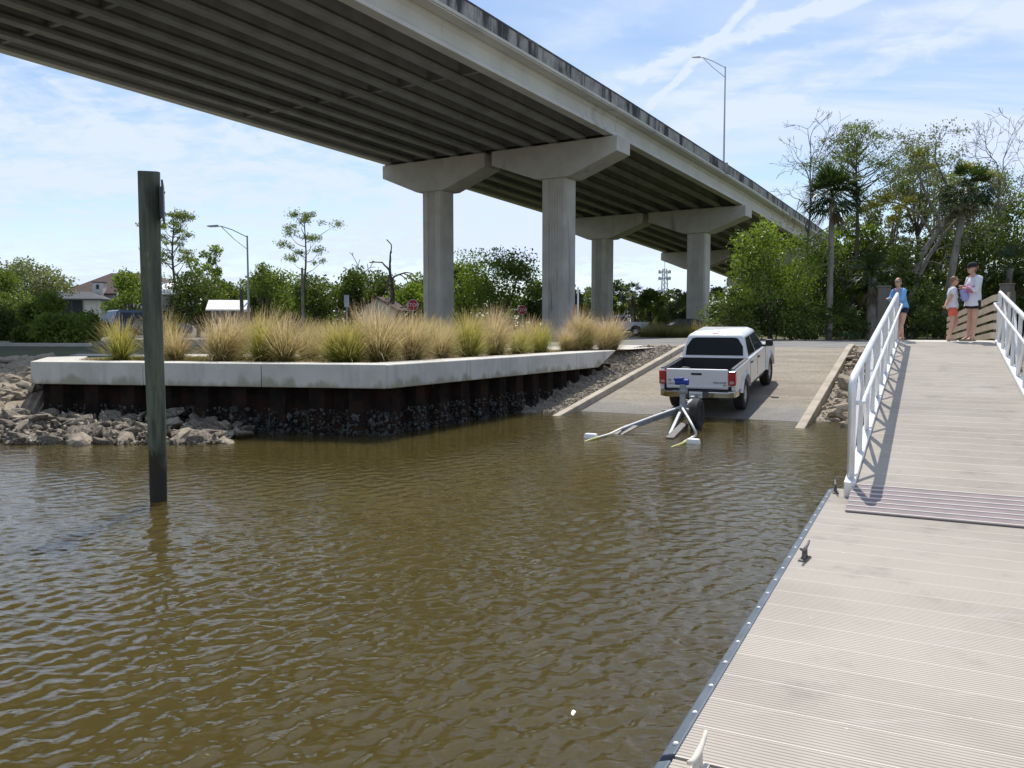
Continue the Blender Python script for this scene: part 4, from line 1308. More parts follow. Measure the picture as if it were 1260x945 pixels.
def make_truck(label, paint, loc, rot, detail=True, group=None):
    """double cab pickup: x forward, y to its left, origin on the ground below the rear axle"""
    t = thing('pickup_truck', label, 'pickup truck', loc, rot, group)
    WB_ = 3.25
    prof = [(-1.13, 0.66)] + [(-0.60, 0.60)] + arc(0, 0.40, 0.475, 155, 25, 12) + [(0.62, 0.50), (2.62, 0.50)] + arc(WB_, 0.40, 0.475, 155, 25, 12) + \
           [(3.90, 0.60), (4.03, 0.66), (4.06, 0.92), (3.98, 1.06), (3.60, 1.12), (2.72, 1.19), (0.55, 1.19), (-1.10, 1.17), (-1.15, 1.10)]
    for sd in (-1, 1):
        MB().prism(prof, 'y', sd * 0.80, sd * 0.90).build('side_panel', paint, t, bevel=0.035, seg=3, smooth=True)
        for cxw in (0.0, WB_):                        # wheel arch flares
            m = MB()
            a = arc(cxw, 0.40, 0.475, 168, 12, 16); b = arc(cxw, 0.40, 0.575, 168, 12, 16)
            for i in range(16):
                m.hexa([(a[i][0], sd * 0.88, a[i][1]), (a[i + 1][0], sd * 0.88, a[i + 1][1]), (b[i + 1][0], sd * 0.88, b[i + 1][1]), (b[i][0], sd * 0.88, b[i][1]),
                        (a[i][0], sd * 0.945, a[i][1]), (a[i + 1][0], sd * 0.945, a[i + 1][1]), (b[i + 1][0], sd * 0.905, b[i + 1][1]), (b[i][0], sd * 0.905, b[i][1])])
            m.build('wheel_flare', paint, t)
        # bed rail cap
        MB().box(-1.09, 0.50, sd * 0.795, sd * 0.885, 1.172, 1.196).build('bed_rail', M['black'], t, bevel=0.01)
    MB().box(-1.08, 0.55, -0.80, 0.80, 0.60, 0.76).build('bed_floor', M['liner'], t)
    for sd in (-1, 1):
        MB().box(-1.06, 0.52, sd * 0.775, sd * 0.80, 0.76, 1.15).build('bed_liner', M['liner'], t)
        MB().box(-0.42, 0.42, sd * 0.52, sd * 0.79, 0.76, 0.97).build('wheel_well', M['liner'], t, bevel=0.04)
    MB().box(0.50, 0.56, -0.80, 0.80, 0.72, 1.17).build('bed_front_wall', M['liner'], t)
    MB().box(0.55, 4.0, -0.80, 0.80, 0.55, 1.0).build('body_core', M['black'], t)
    MB().prism([(2.66, 1.0), (3.98, 0.98), (3.95, 1.08), (3.55, 1.15), (2.66, 1.22)], 'y', -0.80, 0.80).build('bonnet', paint, t, bevel=0.03)
    MB().box(3.98, 4.08, -0.78, 0.78, 0.62, 1.02).build('grille', M['black'], t, bevel=0.03)
    MB().box(4.0, 4.16, -0.88, 0.88, 0.48, 0.70).build('front_bumper', paint, t, bevel=0.05)
    MB().box(-0.95, 3.9, -0.45, 0.45, 0.40, 0.56).build('chassis', M['black'], t)
    MB().tube([(0, -0.72, 0.385), (0, 0.72, 0.385)], 0.07, 8).build('axle', M['black'], t)
    # tailgate
    tg = MB().box(-1.155, -1.08, -0.735, 0.735, 0.70, 1.175).build('tailgate', paint, t, bevel=0.025, seg=3)
    MB().box(-1.164, -1.15, -0.62, 0.62, 0.735, 0.775).build('crease', paint, tg, bevel=0.006)
    MB().box(-1.168, -1.15, -0.125, 0.125, 1.035, 1.085).build('handle', M['black'], tg, bevel=0.008)
    if detail:
        mt = Matrix.Rotation(rad(-90), 4, 'Z') @ Matrix.Rotation(rad(90), 4, 'X')
        def on_gate(s, y, z, size, al):
            text_mesh(s, size, M['darksteel'], 'badge', tg, Matrix.Translation((-1.158, y, z)) @ mt, 0.003, al)
        text_mesh('L72 MDX', 0.068, M['darksteel'], 'lettering', t, Matrix.Translation((-1.266, 0, 0.58)) @ mt, 0.002)
        on_gate('V6', 0.69, 0.90, 0.075, 'LEFT'); on_gate('TACOMA', 0.69, 0.815, 0.062, 'LEFT')
        on_gate('PRERUNNER', -0.70, 0.86, 0.055, 'RIGHT'); on_gate('SR5', -0.70, 0.805, 0.05, 'RIGHT')
    for sd in (-1, 1):
        lp = MB().prism([(-1.165, 0.80), (-1.06, 0.80), (-0.99, 0.95), (-1.02, 1.13), (-1.15, 1.13)], 'y', sd * 0.745, sd * 0.912).build('tail_lamp', M['red'], t, bevel=0.02)
        MB().box(-1.172, -1.155, sd * 0.775, sd * 0.875, 0.84, 0.90).build('reverse_lens', M['clear'], lp, bevel=0.006)
    # rear bumper: chrome ends, black step in the middle, plate in a recess
    bp = []
    for y in (-0.92, -0.86, -0.70, 0.70, 0.86, 0.92): pass
    m = MB()
    xs = [(-0.94, -0.86), (-0.90, -1.12), (-0.72, -1.24), (0.72, -1.24), (0.90, -1.12), (0.94, -0.86)]
    inn = [(-0.86, -0.86), (-0.83, -1.06), (-0.68, -1.12), (0.68, -1.12), (0.83, -1.06), (0.86, -0.86)]
    k = 6
    vs = [(x, y, 0.50) for y, x in xs] + [(x, y, 0.66) for y, x in xs] + [(x, y, 0.50) for y, x in inn] + [(x, y, 0.66) for y, x in inn]
    fs = []
    for i in range(5):
        fs += [(i, i + 1, i + 1 + k, i + k), (i + 2 * k, i + 3 * k, i + 1 + 3 * k, i + 1 + 2 * k), (i + k, i + 1 + k, i + 1 + 3 * k, i + 3 * k), (i, i + 2 * k, i + 1 + 2 * k, i + 1)]
    fs += [(0, k, 3 * k, 2 * k), (5, 5 + 2 * k, 5 + 3 * k, 5 + k)]
    bo = MB().add(vs, fs).build('rear_bumper', M['chrome'], t, bevel=0.025, seg=3, smooth=True)
    MB().box(-1.235, -1.10, -0.74, 0.74, 0.655, 0.688).build('step_pad', M['black'], bo, bevel=0.008)
    MB().box(-1.252, -1.20, -0.30, 0.30, 0.50, 0.652).build('plate_recess', M['darksteel'], bo, bevel=0.01)
    MB().box(-1.262, -1.25, -0.155, 0.155, 0.505, 0.655).build('licence_plate', M['white'], t, bevel=0.004)
    MB().box(-1.30, -1.1, -0.035, 0.035, 0.40, 0.47).build('hitch_receiver', M['darksteel'], t)
    # cab: tapered greenhouse with its glass set in
    b = [(0.54, 0.84), (2.82, 0.84)]; zb_, zm, zr = 1.18, 1.72, 1.79
    B = {'rl': Vector((0.55, 0.86, zb_)), 'rr': Vector((0.55, -0.86, zb_)), 'fl': Vector((2.80, 0.86, zb_)), 'fr': Vector((2.80, -0.86, zb_))}
    T = {'rl': Vector((0.74, 0.70, zm)), 'rr': Vector((0.74, -0.70, zm)), 'fl': Vector((2.02, 0.70, zm)), 'fr': Vector((2.02, -0.70, zm))}
    Tt = {'rl': Vector((0.92, 0.58, zr)), 'rr': Vector((0.92, -0.58, zr)), 'fl': Vector((1.88, 0.58, zr)), 'fr': Vector((1.88, -0.58, zr))}
    order = ['rr', 'fr', 'fl', 'rl']
    m = MB()
    vs = [B[o] - Vector((0, 0, 0.05)) for o in order] + [T[o] for o in order] + [Tt[o] for o in order]
    fs = [(0, 3, 2, 1), (8, 9, 10, 11)]
    for lv in (0, 4):
        for i in range(4):
            j = (i + 1) % 4
            fs.append((lv + i, lv + j, lv + 4 + j, lv + 4 + i))
    cab = m.add(vs, fs).build('cab', paint, t, bevel=0.05, seg=4, smooth=True)
    gl = M['glass']
    rear = (B['rl'], B['rr'], T['rr'], T['rl'])
    panel_on(rear, [(0.07, 0.10), (0.93, 0.10), (0.955, 0.5), (0.90, 0.86), (0.84, 0.90), (0.16, 0.90), (0.10, 0.86), (0.045, 0.5)], 0, 0, 0, 0.006).build('rear_window', gl, cab)
    MB().box(0.80, 0.88, -0.10, 0.10, 1.738, 1.765).build('brake_light', M['red'], cab, bevel=0.005)
    for sd in (-1, 1):
        if sd < 0: quad = (B['rr'], B['fr'], T['fr'], T['rr'])
        else: quad = (B['fl'], B['rl'], T['rl'], T['fl'])
        fl = (lambda u: u) if sd < 0 else (lambda u: 1 - u)
        def w(pts): return [(fl(a), c) for a, c in pts] if sd < 0 else [(fl(a), c) for a, c in reversed(pts)]
        panel_on(quad, w([(0.06, 0.08), (0.395, 0.08), (0.40, 0.86), (0.10, 0.86)]), 0, 0, 0, 0.005).build('side_window', gl, cab)
        panel_on(quad, w([(0.45, 0.08), (0.86, 0.06), (0.885, 0.30), (0.93, 0.86), (0.45, 0.86)]), 0, 0, 0, 0.005).build('side_window', M['glass2'], cab)
        # door seams, handles, mirror
        for xx in (0.62, 1.50, 2.62):
            MB().box(xx - 0.005, xx + 0.005, sd * 0.895, sd * 0.904, 0.60, 1.16).build('door_seam', M['darksteel'], t)
        for xx in (0.78, 1.66):
            MB().box(xx - 0.09, xx + 0.09, sd * 0.90, sd * 0.925, 1.03, 1.065).build('door_handle', M['black'], t, bevel=0.008)
        mr = MB().box(2.42, 2.54, sd * 0.93, sd * 1.12, 1.20, 1.38).build('mirror', M['black'], t, bevel=0.035, seg=3)
        MB().box(2.46, 2.52, sd * 0.84, sd * 0.95, 1.19, 1.24).build('mirror_arm', M['black'], mr)
        MB().box(0.62, 2.62, sd * 0.80, sd * 0.86, 0.42, 0.51).build('sill_step', M['black'], t, bevel=0.02)
        make_wheel(t, 0.0, sd * 0.79, sd); make_wheel(t, WB_, sd * 0.79, sd)
    panel_on((B['fr'], B['fl'], T['fl'], T['fr']), 0.06, 0.94, 0.06, 0.94, 0.006).build('windscreen', M['glass2'], cab)
    return t

# ---- the truck on the ramp: rear right tyre where the photo shows it, nose up the ramp
def on_ramp(u, v):
    lo, hi = 5.0, 60.0
    d = ray(u, v)
    for _ in range(60):
        m = (lo + hi) / 2
        p = Vector((0, 0, CAMZ)) + d * m
        s = p.x * SX + p.y * SY
        if p.z > ramp_z(s): lo = m
        else: hi = m
    return Vector((0, 0, CAMZ)) + d * lo
TH_ = rad(27.0)
rw = on_ramp(912, 503.5)
left_ = Vector((-math.cos(TH_), math.sin(TH_), 0))
axle = rw + left_ * 0.79
s_ax = axle.x * SX + axle.y * SY
axle.z = ramp_z(s_ax) + 0.005
slope = math.atan((ramp_z(s_ax + 3.2) - ramp_z(s_ax)) / 3.2)
truck = make_truck('white double cab pickup truck on the ramp with a boat trailer hitched', M['paint'], axle, (0, -slope, math.pi / 2 - TH_))
# a crumpled white bag lies in the bed
bpy.context.view_layer.update()
bag = link('plastic_bag', rock_mesh(77, 2, 0.9, 0.7), M['white'])
bag.location = truck.matrix_world @ Vector((-0.93, 0.42, 1.09)); bag.scale = (0.16, 0.13, 0.12)
bag.rotation_euler = (0, 0, 0.4)
tag(bag, 'crumpled white bag in the black truck bed behind the tailgate', 'bag')

# ================================================================== BOAT TRAILER (half sunk)
hitch = truck.matrix_world @ Vector((-1.28, 0.0, 0.45))
trl = thing('boat_trailer', 'half submerged boat trailer with a V frame behind the white pickup', 'boat trailer', (hitch.x, hitch.y, 0))
O = Vector((hitch.x, hitch.y, 0))
def tpx(u, v, z): return at_z(u, v, z)
apex = tpx(838, 506, 0.28)
fw = (hitch - apex); fw.z = 0; fw.normalize()
lf = Vector((-fw.y, fw.x, 0))
apex.z = 0.30
MB().bar(hitch + Vector((0, 0, 0.05)), apex + Vector((0, 0, 0.02)), 0.10, 0.10).build('tongue', M['trailer'], trl, O, bevel=0.012)
cpl = MB().bar(hitch + fw * 0.06 + Vector((0, 0, 0.09)), hitch - fw * 0.32 + Vector((0, 0, 0.08)), 0.12, 0.09).build('coupler', M['trailer'], trl, O, bevel=0.02)
# winch post leaning back, with its stand, winch and bow stop
wp = apex + fw * 0.12
wpt = Vector((wp.x, wp.y, 0.92)) + fw * 0.02
MB().bar(wp, wpt, 0.12, 0.085, up=fw).build('winch_post', M['trailer'], trl, O, bevel=0.01)
MB().bar(wp + fw * 0.5 + Vector((0, 0, 0.06)), wpt - Vector((0, 0, 0.36)), 0.05, 0.05, up=lf).build('post_brace', M['trailer'], trl, O)
MB().tube([wpt + lf * 0.17 + Vector((0, 0, 0.0)), wpt - lf * 0.12], 0.07, 10).build('bow_roller', M['blue'], trl, O, smooth=True)
MB().bar(wpt + lf * 0.20 + Vector((0, 0, 0.06)), wpt - lf * 0.02 + Vector((0, 0, 0.075)), 0.14, 0.05).build('winch_strap', M['blue'], trl, O, bevel=0.01)
wc = MB().tube([wp + Vector((0, 0, 0.42)) + lf * 0.06, wp + Vector((0, 0, 0.42)) - lf * 0.10], 0.065, 10).build('winch_drum', M['trailer'], trl, O, smooth=True)
MB().tube([wp + Vector((0, 0, 0.42)) + lf * 0.06, wp + Vector((0, 0, 0.42)) + lf * 0.22], 0.012, 6).build('winch_handle', M['trailer'], wc, O)
# V frame
eL = tpx(766, 529, 0.06); eR = tpx(856.5, 533, 0.10)
MB().bar(apex + lf * 0.05, eL, 0.07, 0.10).build('frame_arm', M['trailer'], trl, O, bevel=0.012)
MB().bar(apex - lf * 0.02 - fw * 0.05 + Vector((0, 0, 0.0)), tpx(822, 541, -0.10), 0.07, 0.10).build('frame_arm', M['trailer'], trl, O, bevel=0.012)
tie_a = apex - fw * 0.02 + lf * 0.42 + Vector((0, 0, -0.05)); tie_b = apex - fw * 0.02 - lf * 0.46 + Vector((0, 0, -0.0))
MB().bar(tie_a, tie_b, 0.06, 0.09).build('cross_tie', M['trailer'], trl, O, bevel=0.01)
# guide tubes: pale pipe on the right that bends back into the water, rail on the left arm
up_ = Vector((0, 0, 0.12))
MB().tube([apex + up_ * 0.8, apex + (eR - apex) * 0.5 + up_ * 0.6, eR + up_ * 0.1, tpx(856, 535.5, 0.05), tpx(850, 539.5, 0.02), tpx(838, 546, -0.04)], 0.026, 8).build('guide_tube', M['white'], trl, O, smooth='all')
MB().tube([apex + up_ * 0.7, apex + (eL - apex) * 0.55 + up_ * 0.55, eL + up_ * 0.35, tpx(752, 533.5, 0.05), tpx(728, 540.5, 0.01), tpx(716, 544, -0.05)], [0.024, 0.024, 0.022, 0.018, 0.018, 0.018], 8).build('guide_tube', M['white'], trl, O, smooth='all')
MB().tube([eL + Vector((0, 0, 0.045)), tpx(750, 534, 0.03), tpx(730, 540.2, 0.015), tpx(716, 545, -0.03)], 0.022, 6).build('guide_line', M['yellow'], trl, O)
MB().tube([tpx(850, 539.5, 0.045), tpx(838, 546.5, 0.01), tpx(826, 551, -0.02)], 0.024, 6).build('guide_line', M['yellow'], trl, O)
MB().bar(eL + (apex - eL).normalized() * 0.35 + Vector((0, 0, 0.02)), eL - (apex - eL).normalized() * 0.22 + Vector((0, 0, -0.05)), 0.30, 0.02).build('step_plate', M['darksteel'], trl, O)
MB().bar(tpx(842, 523, 0.06), tpx(824, 541, -0.02), 0.16, 0.10).build('bunk', M['darksteel'], trl, O, bevel=0.01)
for (u, v) in ((727, 535.5), (853, 542)):
    c = tpx(u, v, 0.05)
    MB().hexa([c + lf * a * 0.14 + fw * b * 0.085 + Vector((0, 0, z)) for z, a, b in
               [(-0.10, -1, -1), (-0.10, 1, -1), (-0.10, 1, 1), (-0.10, -1, 1), (0.035, -0.8, -0.75), (0.035, 0.8, -0.75), (0.035, 0.8, 0.75), (0.035, -0.8, 0.75)]]).build('guide_pad', M['white'], trl, O, bevel=0.02)
# spare tyre standing against the tongue, with a lamp on its bracket
sc_ = tpx(857, 510, 0.30)
sp_ = link('spare_wheel', None, None, trl, sc_ - O, (0, 0, math.atan2(fw.y, fw.x)))
m = MB()
prof = [(0.17, -0.07), (0.19, -0.09), (0.29, -0.10), (0.335, -0.07), (0.345, 0), (0.335, 0.07), (0.29, 0.10), (0.19, 0.09), (0.17, 0.07)]
m.lathe(prof, 28, 'y').build('tyre', M['rubber'], sp_, smooth=True)
MB().lathe([(0.175, -0.04), (0.175, 0.06), (0.10, 0.075), (0.06, 0.06)], 20, 'y').build('rim', M['trailer'], sp_, smooth=True)
MB().bar(apex + fw * 0.35, sc_, 0.06, 0.06).build('wheel_carrier', M['trailer'], trl, O)
MB().tube([tie_b + Vector((0, 0, 0.02)), tie_b + Vector((0, 0, 0.10))], 0.05, 10).build('side_lamp', M['white'], trl, O, smooth=True)
# ================================================================== PEOPLE ON THE LANDING
def skin_mesh(name, nodes, edges, root, levels=2):
    """nodes: name -> (point, radius or (rx, ry)); grown with a Skin modifier and applied"""
    keys = list(nodes)
    idx = {k: i for i, k in enumerate(keys)}
    bm = bmesh.new()
    sl_ = bm.verts.layers.skin.verify()
    vs = []
    for k in keys:
        p, r = nodes[k]
        v = bm.verts.new(p)
        rr = r if hasattr(r, '__len__') else (r, r)
        v[sl_].radius = rr
        v[sl_].use_root = (k == root)
        vs.append(v)
    for a, b in edges: bm.edges.new((vs[idx[a]], vs[idx[b]]))
    me = bpy.data.meshes.new(name); bm.to_mesh(me); bm.free()
    o = bpy.data.objects.new(name, me); col.objects.link(o)
    m = o.modifiers.new('skin', 'SKIN'); m.use_smooth_shade = True; m.branch_smoothing = 0.4
    s = o.modifiers.new('sub', 'SUBSURF'); s.levels = levels; s.render_levels = levels
    bpy.context.view_layer.update()
    out = bpy.data.meshes.new_from_object(o.evaluated_get(bpy.context.evaluated_depsgraph_get()))
    bpy.data.objects.remove(o)
    out.shade_smooth()
    out.materials.clear()
    return out
def head_geometry(c, h, yaw):
    """skull, jaw, nose, ears, eyes and mouth; faces +x turned by yaw"""
    m = MB()
    R = h
    m.ellipsoid((0, 0, 0.012 * R), 0.054 * R, 0.043 * R, 0.062 * R, 16, 12)
    m.ellipsoid((0.010 * R, 0, -0.026 * R), 0.044 * R, 0.034 * R, 0.042 * R, 14, 9)
    m.ellipsoid((0.057 * R, 0, -0.004 * R), 0.010 * R, 0.007 * R, 0.014 * R, 8, 6)
    m.ellipsoid((0.050 * R, 0, -0.036 * R), 0.006 * R, 0.016 * R, 0.005 * R, 8, 5)
    for sd in (-1, 1):
        m.ellipsoid((-0.004 * R, sd * 0.045 * R, 0.0), 0.011 * R, 0.005 * R, 0.017 * R, 8, 6)
        m.ellipsoid((0.048 * R, sd * 0.018 * R, 0.008 * R), 0.007 * R, 0.009 * R, 0.006 * R, 8, 5)
    rot = Matrix.Rotation(yaw, 3, 'Z')
    m.v = [rot @ v + Vector(c) for v in m.v]
    return m
def loft(rings, n=18):
    """closed tube through ellipses: (centre, half depth x, half width y), eased between rings"""
    m = MB()
    full = []
    for i in range(len(rings) - 1):
        a, b = rings[i], rings[i + 1]
        for k in range(3):
            f = k / 3
            full.append((Vector(a[0]).lerp(Vector(b[0]), f), a[1] + (b[1] - a[1]) * f, a[2] + (b[2] - a[2]) * f))
    full.append((Vector(rings[-1][0]), rings[-1][1], rings[-1][2]))
    for j, (c, rx, ry) in enumerate(full):
        for k in range(n):
            a = 2 * math.pi * k / n
            w = 1 + 0.025 * math.sin(5 * a + j * 0.7) + 0.02 * math.sin(3 * a - j)
            m.v.append(c + Vector((rx * w * math.cos(a), ry * w * math.sin(a), 0.006 * math.sin(4 * a + 1) if j == 0 else 0)))
    N = len(full)
    for j in range(N - 1):
        for k in range(n):
            k2 = (k + 1) % n
            m.f.append((j * n + k, j * n + k2, (j + 1) * n + k2, (j + 1) * n + k))
    m.f.append(tuple((N - 1) * n + k for k in range(n)))
    return m
def merge(*ms):
    m = MB()
    for q in ms: m.add(q.v, q.f)
    return m
def shirt(t, V, h, mat_, hem, sleeve, loose=1.0, hem_x=0.0, name='shirt'):
    """torso from the hem to the neckline with two sleeves, one garment"""
    P = lambda k, dx=0.0, dz=0.0: V[k] + Vector((dx, 0, dz)) * h
    lo = V['pelvis'].lerp(V['spine'], 0); lo = Vector((V['pelvis'].x + hem_x * h, 0, hem * h))
    r = [(lo, .078 * h * loose, .100 * h * loose), (P('pelvis', 0.004, .02), .076 * h * loose, .094 * h * loose), (P('spine'), .066 * h * loose, .084 * h * loose), (P('chest'), .070 * h * loose, .096 * h * loose),
         (P('chest', 0, .05), .062 * h, .104 * h), (P('collar', 0, -.012), .046 * h, .082 * h), (P('collar', 0, .012), .032 * h, .042 * h)]
    parts = [loft(r)]
    for s_ in 'lr':
        a, b, c = V[s_ + 'sh'], V[s_ + 'el'], V[s_ + 'wr']
        root = a.lerp(V['collar'], 0.25)
        if sleeve == 'short':
            parts.append(MB().tube([root, a, a.lerp(b, 0.55)], [.040 * h, .046 * h * loose, .043 * h * loose], 12))
        else:
            f = {'elbow': 0.05, 'long': 0.85}[sleeve]
            parts.append(MB().tube([root, a, a.lerp(b, 0.5), b, b.lerp(c, f)], [.040 * h, .044 * h * loose, .040 * h * loose, .036 * h * loose, .030 * h * loose], 12))
    return merge(*parts).build(name, M[mat_], t, smooth='all')
def shorts(t, V, h, mat_, length, loose=1.0):
    P = lambda k, dx=0.0, dz=0.0: V[k] + Vector((dx, 0, dz)) * h
    parts = [loft([(P('pelvis', 0, -.055), .066 * h * loose, .086 * h * loose), (P('pelvis', 0, 0), .072 * h * loose, .088 * h * loose), (P('pelvis', 0, .045), .062 * h, .078 * h)])]
    for s_ in 'lr':
        a, b = V[s_ + 'hip'], V[s_ + 'kn']
        parts.append(MB().tube([a + Vector((0, 0, .012 * h)), a.lerp(b, length * 0.5), a.lerp(b, length)], [.060 * h * loose, .060 * h * loose, .057 * h * loose], 14))
    return merge(*parts).build('shorts', M[mat_], t, smooth='all')
def person(label, pos, rz, h, J, hair, clothes):
    """J: joint overrides; x forward, y left, z up, in units of body height"""
    t = thing('person', label, 'person', pos, (0, 0, rz))
    P = {'pelvis': (0, 0, .530), 'spine': (0, 0, .625), 'chest': (.005, 0, .725), 'collar': (0, 0, .815), 'neck': (.006, 0, .858),
         'lsh': (0, .100, .800), 'rsh': (0, -.100, .800), 'lel': (.0, .135, .630), 'rel': (0, -.135, .630), 'lwr': (.04, .13, .49), 'rwr': (.04, -.13, .49), 'lha': (.06, .13, .455), 'rha': (.06, -.13, .455),
         'lhip': (0, .048, .505), 'rhip': (0, -.048, .505), 'lkn': (.012, .05, .285), 'rkn': (.012, -.05, .285), 'lan': (-.005, .05, .045), 'ran': (-.005, -.05, .045), 'lto': (.075, .055, .014), 'rto': (.075, -.055, .014), 'lhe': (-.03, .05, .016), 'rhe': (-.03, -.05, .016)}
    P.update({k: v for k, v in J.items() if k in P})
    V = {k: Vector(v) * h for k, v in P.items()}
    Rd = {'pelvis': (.070, .078), 'spine': (.058, .066), 'chest': (.062, .082), 'collar': (.034, .046), 'neck': .027, 'lsh': .036, 'rsh': .036, 'lel': .024, 'rel': .024, 'lwr': .016, 'rwr': .016, 'lha': (.020, .012), 'rha': (.020, .012),
          'lhip': .056, 'rhip': .056, 'lkn': .034, 'rkn': .034, 'lan': .020, 'ran': .020, 'lto': (.020, .012), 'rto': (.020, .012), 'lhe': .016, 'rhe': .016}
    nodes = {k: (V[k], tuple(x * h for x in (r if hasattr(r, '__len__') else (r, r)))) for k, r in Rd.items()}
    edges = [('pelvis', 'spine'), ('spine', 'chest'), ('chest', 'collar'), ('collar', 'neck'), ('collar', 'lsh'), ('collar', 'rsh'), ('lsh', 'lel'), ('lel', 'lwr'), ('lwr', 'lha'), ('rsh', 'rel'), ('rel', 'rwr'), ('rwr', 'rha'),
             ('pelvis', 'lhip'), ('pelvis', 'rhip'), ('lhip', 'lkn'), ('lkn', 'lan'), ('lan', 'lto'), ('lan', 'lhe'), ('rhip', 'rkn'), ('rkn', 'ran'), ('ran', 'rto'), ('ran', 'rhe')]
    hc = V['neck'] + Vector((.012, 0, .068)) * h
    nodes['skull'] = (hc - Vector((0, 0, .02 * h)), (.030 * h, .028 * h)); edges.append(('neck', 'skull'))
    # calf and thigh swell
    for s_ in 'lr':
        for a, b, r, f, nm in ((s_ + 'hip', s_ + 'kn', .046, .45, s_ + 'th'), (s_ + 'kn', s_ + 'an', .034, .30, s_ + 'ca')):
            nodes[nm] = (V[a].lerp(V[b], f), (r * h, r * h)); edges.remove((a, b)); edges += [(a, nm), (nm, b)]
    # five fingers leaving each palm, thumb from its side
    for s_, sg in (('l', 1), ('r', -1)):
        ha, wr = V[s_ + 'ha'], V[s_ + 'wr']
        d = (ha - wr).normalized()
        side = d.cross(Vector((0, 0, 1)))
        if side.length < 0.2: side = Vector((1, 0, 0))
        side.normalize()
        curl = side.cross(d).normalized() * -1
        for k, (off, L) in enumerate(((-.75, .85), (-.25, 1.0), (.25, .95), (.75, .75))):
            b_ = ha + side * off * .018 * h
            m_ = b_ + d * L * .028 * h + curl * .004 * h; e_ = b_ + d * L * .045 * h + curl * .016 * h
            a, c, e = s_ + 'f%da' % k, s_ + 'f%db' % k, s_ + 'f%dc' % k
            nodes[a] = (m_, (.0058 * h,) * 2); nodes[e] = (e_, (.0048 * h,) * 2)
            edges += [(s_ + 'ha', a), (a, e)]
        b_ = wr.lerp(ha, 0.5)
        nodes[s_ + 'tha'] = (b_ + side * sg * .026 * h + d * .012 * h, (.0068 * h,) * 2); nodes[s_ + 'thb'] = (b_ + side * sg * .034 * h + d * .032 * h, (.0055 * h,) * 2)
        edges += [(s_ + 'ha', s_ + 'tha'), (s_ + 'tha', s_ + 'thb')]
    me = skin_mesh('body', nodes, edges, 'pelvis')
    hm = head_geometry(hc, h, J.get('yaw', 0)).mesh('head')
    hm.shade_smooth()
    bm = bmesh.new(); bm.from_mesh(me); bm.from_mesh(hm)
    for f in bm.faces: f.smooth = True
    bm.to_mesh(me); bm.free()
    body = link('body', me, M['skin'], t)
    rot = Matrix.Rotation(J.get('yaw', 0), 3, 'Z')
    hair(t, hc, h, rot)
    clothes(t, V, h)
    for s_ in 'lr':
        a, b = V[s_ + 'he'], V[s_ + 'to']
        d = (b - a).normalized(); sd = Vector((0, 0, 1)).cross(d).normalized()
        w = .026 * h
        pa, pb = a - d * .012 * h, b + d * .022 * h
        lo = min(a.z, b.z)
        up = sd.cross(d) * -1
        z0, z1 = -.018 * h, -.004 * h
        sole = MB().add([pa - sd * w * .8 + Vector((0, 0, z0)), pa + sd * w * .8 + Vector((0, 0, z0)), pb + sd * w + Vector((0, 0, z0)), pb - sd * w + Vector((0, 0, z0)),
                         pa - sd * w * .8 + Vector((0, 0, z1)), pa + sd * w * .8 + Vector((0, 0, z1)), pb + sd * w + Vector((0, 0, z1)), pb - sd * w + Vector((0, 0, z1))],
                        [(0, 3, 2, 1), (4, 5, 6, 7), (0, 1, 5, 4), (1, 2, 6, 5), (2, 3, 7, 6), (3, 0, 4, 7)])
        so_ = sole.build('sandal', M[J.get('shoe', 'sandal')], t, bevel=0.006)
        mid = a.lerp(b, 0.62)
        MB().tube([mid - sd * w * 0.95 + Vector((0, 0, -.012 * h)), mid + Vector((0, 0, .022 * h)) - sd * w * .4, mid + Vector((0, 0, .024 * h)) + sd * w * .4, mid + sd * w * 0.95 + Vector((0, 0, -.012 * h))], .006 * h, 6).build('strap', M[J.get('shoe', 'sandal')], so_)
    return t
def sunglasses(t, hc, h, rot, m_='black'):
    m = MB()
    for sd in (-1, 1):
        m.ellipsoid((.051 * h, sd * .021 * h, .010 * h), .006 * h, .018 * h, .013 * h, 10, 6)
        m.bar((.046 * h, sd * .038 * h, .013 * h), (-.004 * h, sd * .046 * h, .012 * h), .004 * h, .005 * h)
    m.bar((.055 * h, -.01 * h, .013 * h), (.055 * h, .01 * h, .013 * h), .004 * h, .004 * h)
    m.v = [rot @ v + hc for v in m.v]
    return m.build('sunglasses', M[m_], t, smooth='all')
def hair_cap(t, hc, h, rot, back=0.02, low=-0.01, bun=False):
    m = MB()
    m.ellipsoid((-.010 * h, 0, .024 * h), .052 * h, .047 * h, .056 * h, 16, 12)
    m.ellipsoid((-.030 * h, 0, low * h), .030 * h, .040 * h, .045 * h, 12, 8)
    if bun:
        m.ellipsoid((-.066 * h, 0, .020 * h), .020 * h, .020 * h, .022 * h, 10, 7)
    m.v = [rot @ v + hc for v in m.v]
    return m.build('hair', M['hair'], t, smooth='all')

LZ = 1.83
torso = ['pelvis', 'spine', 'chest', 'collar', 'lsh', 'rsh']
def spot(u, s): return site(r_at_u(u, s, LZ + 0.4), s, LZ + 0.017)
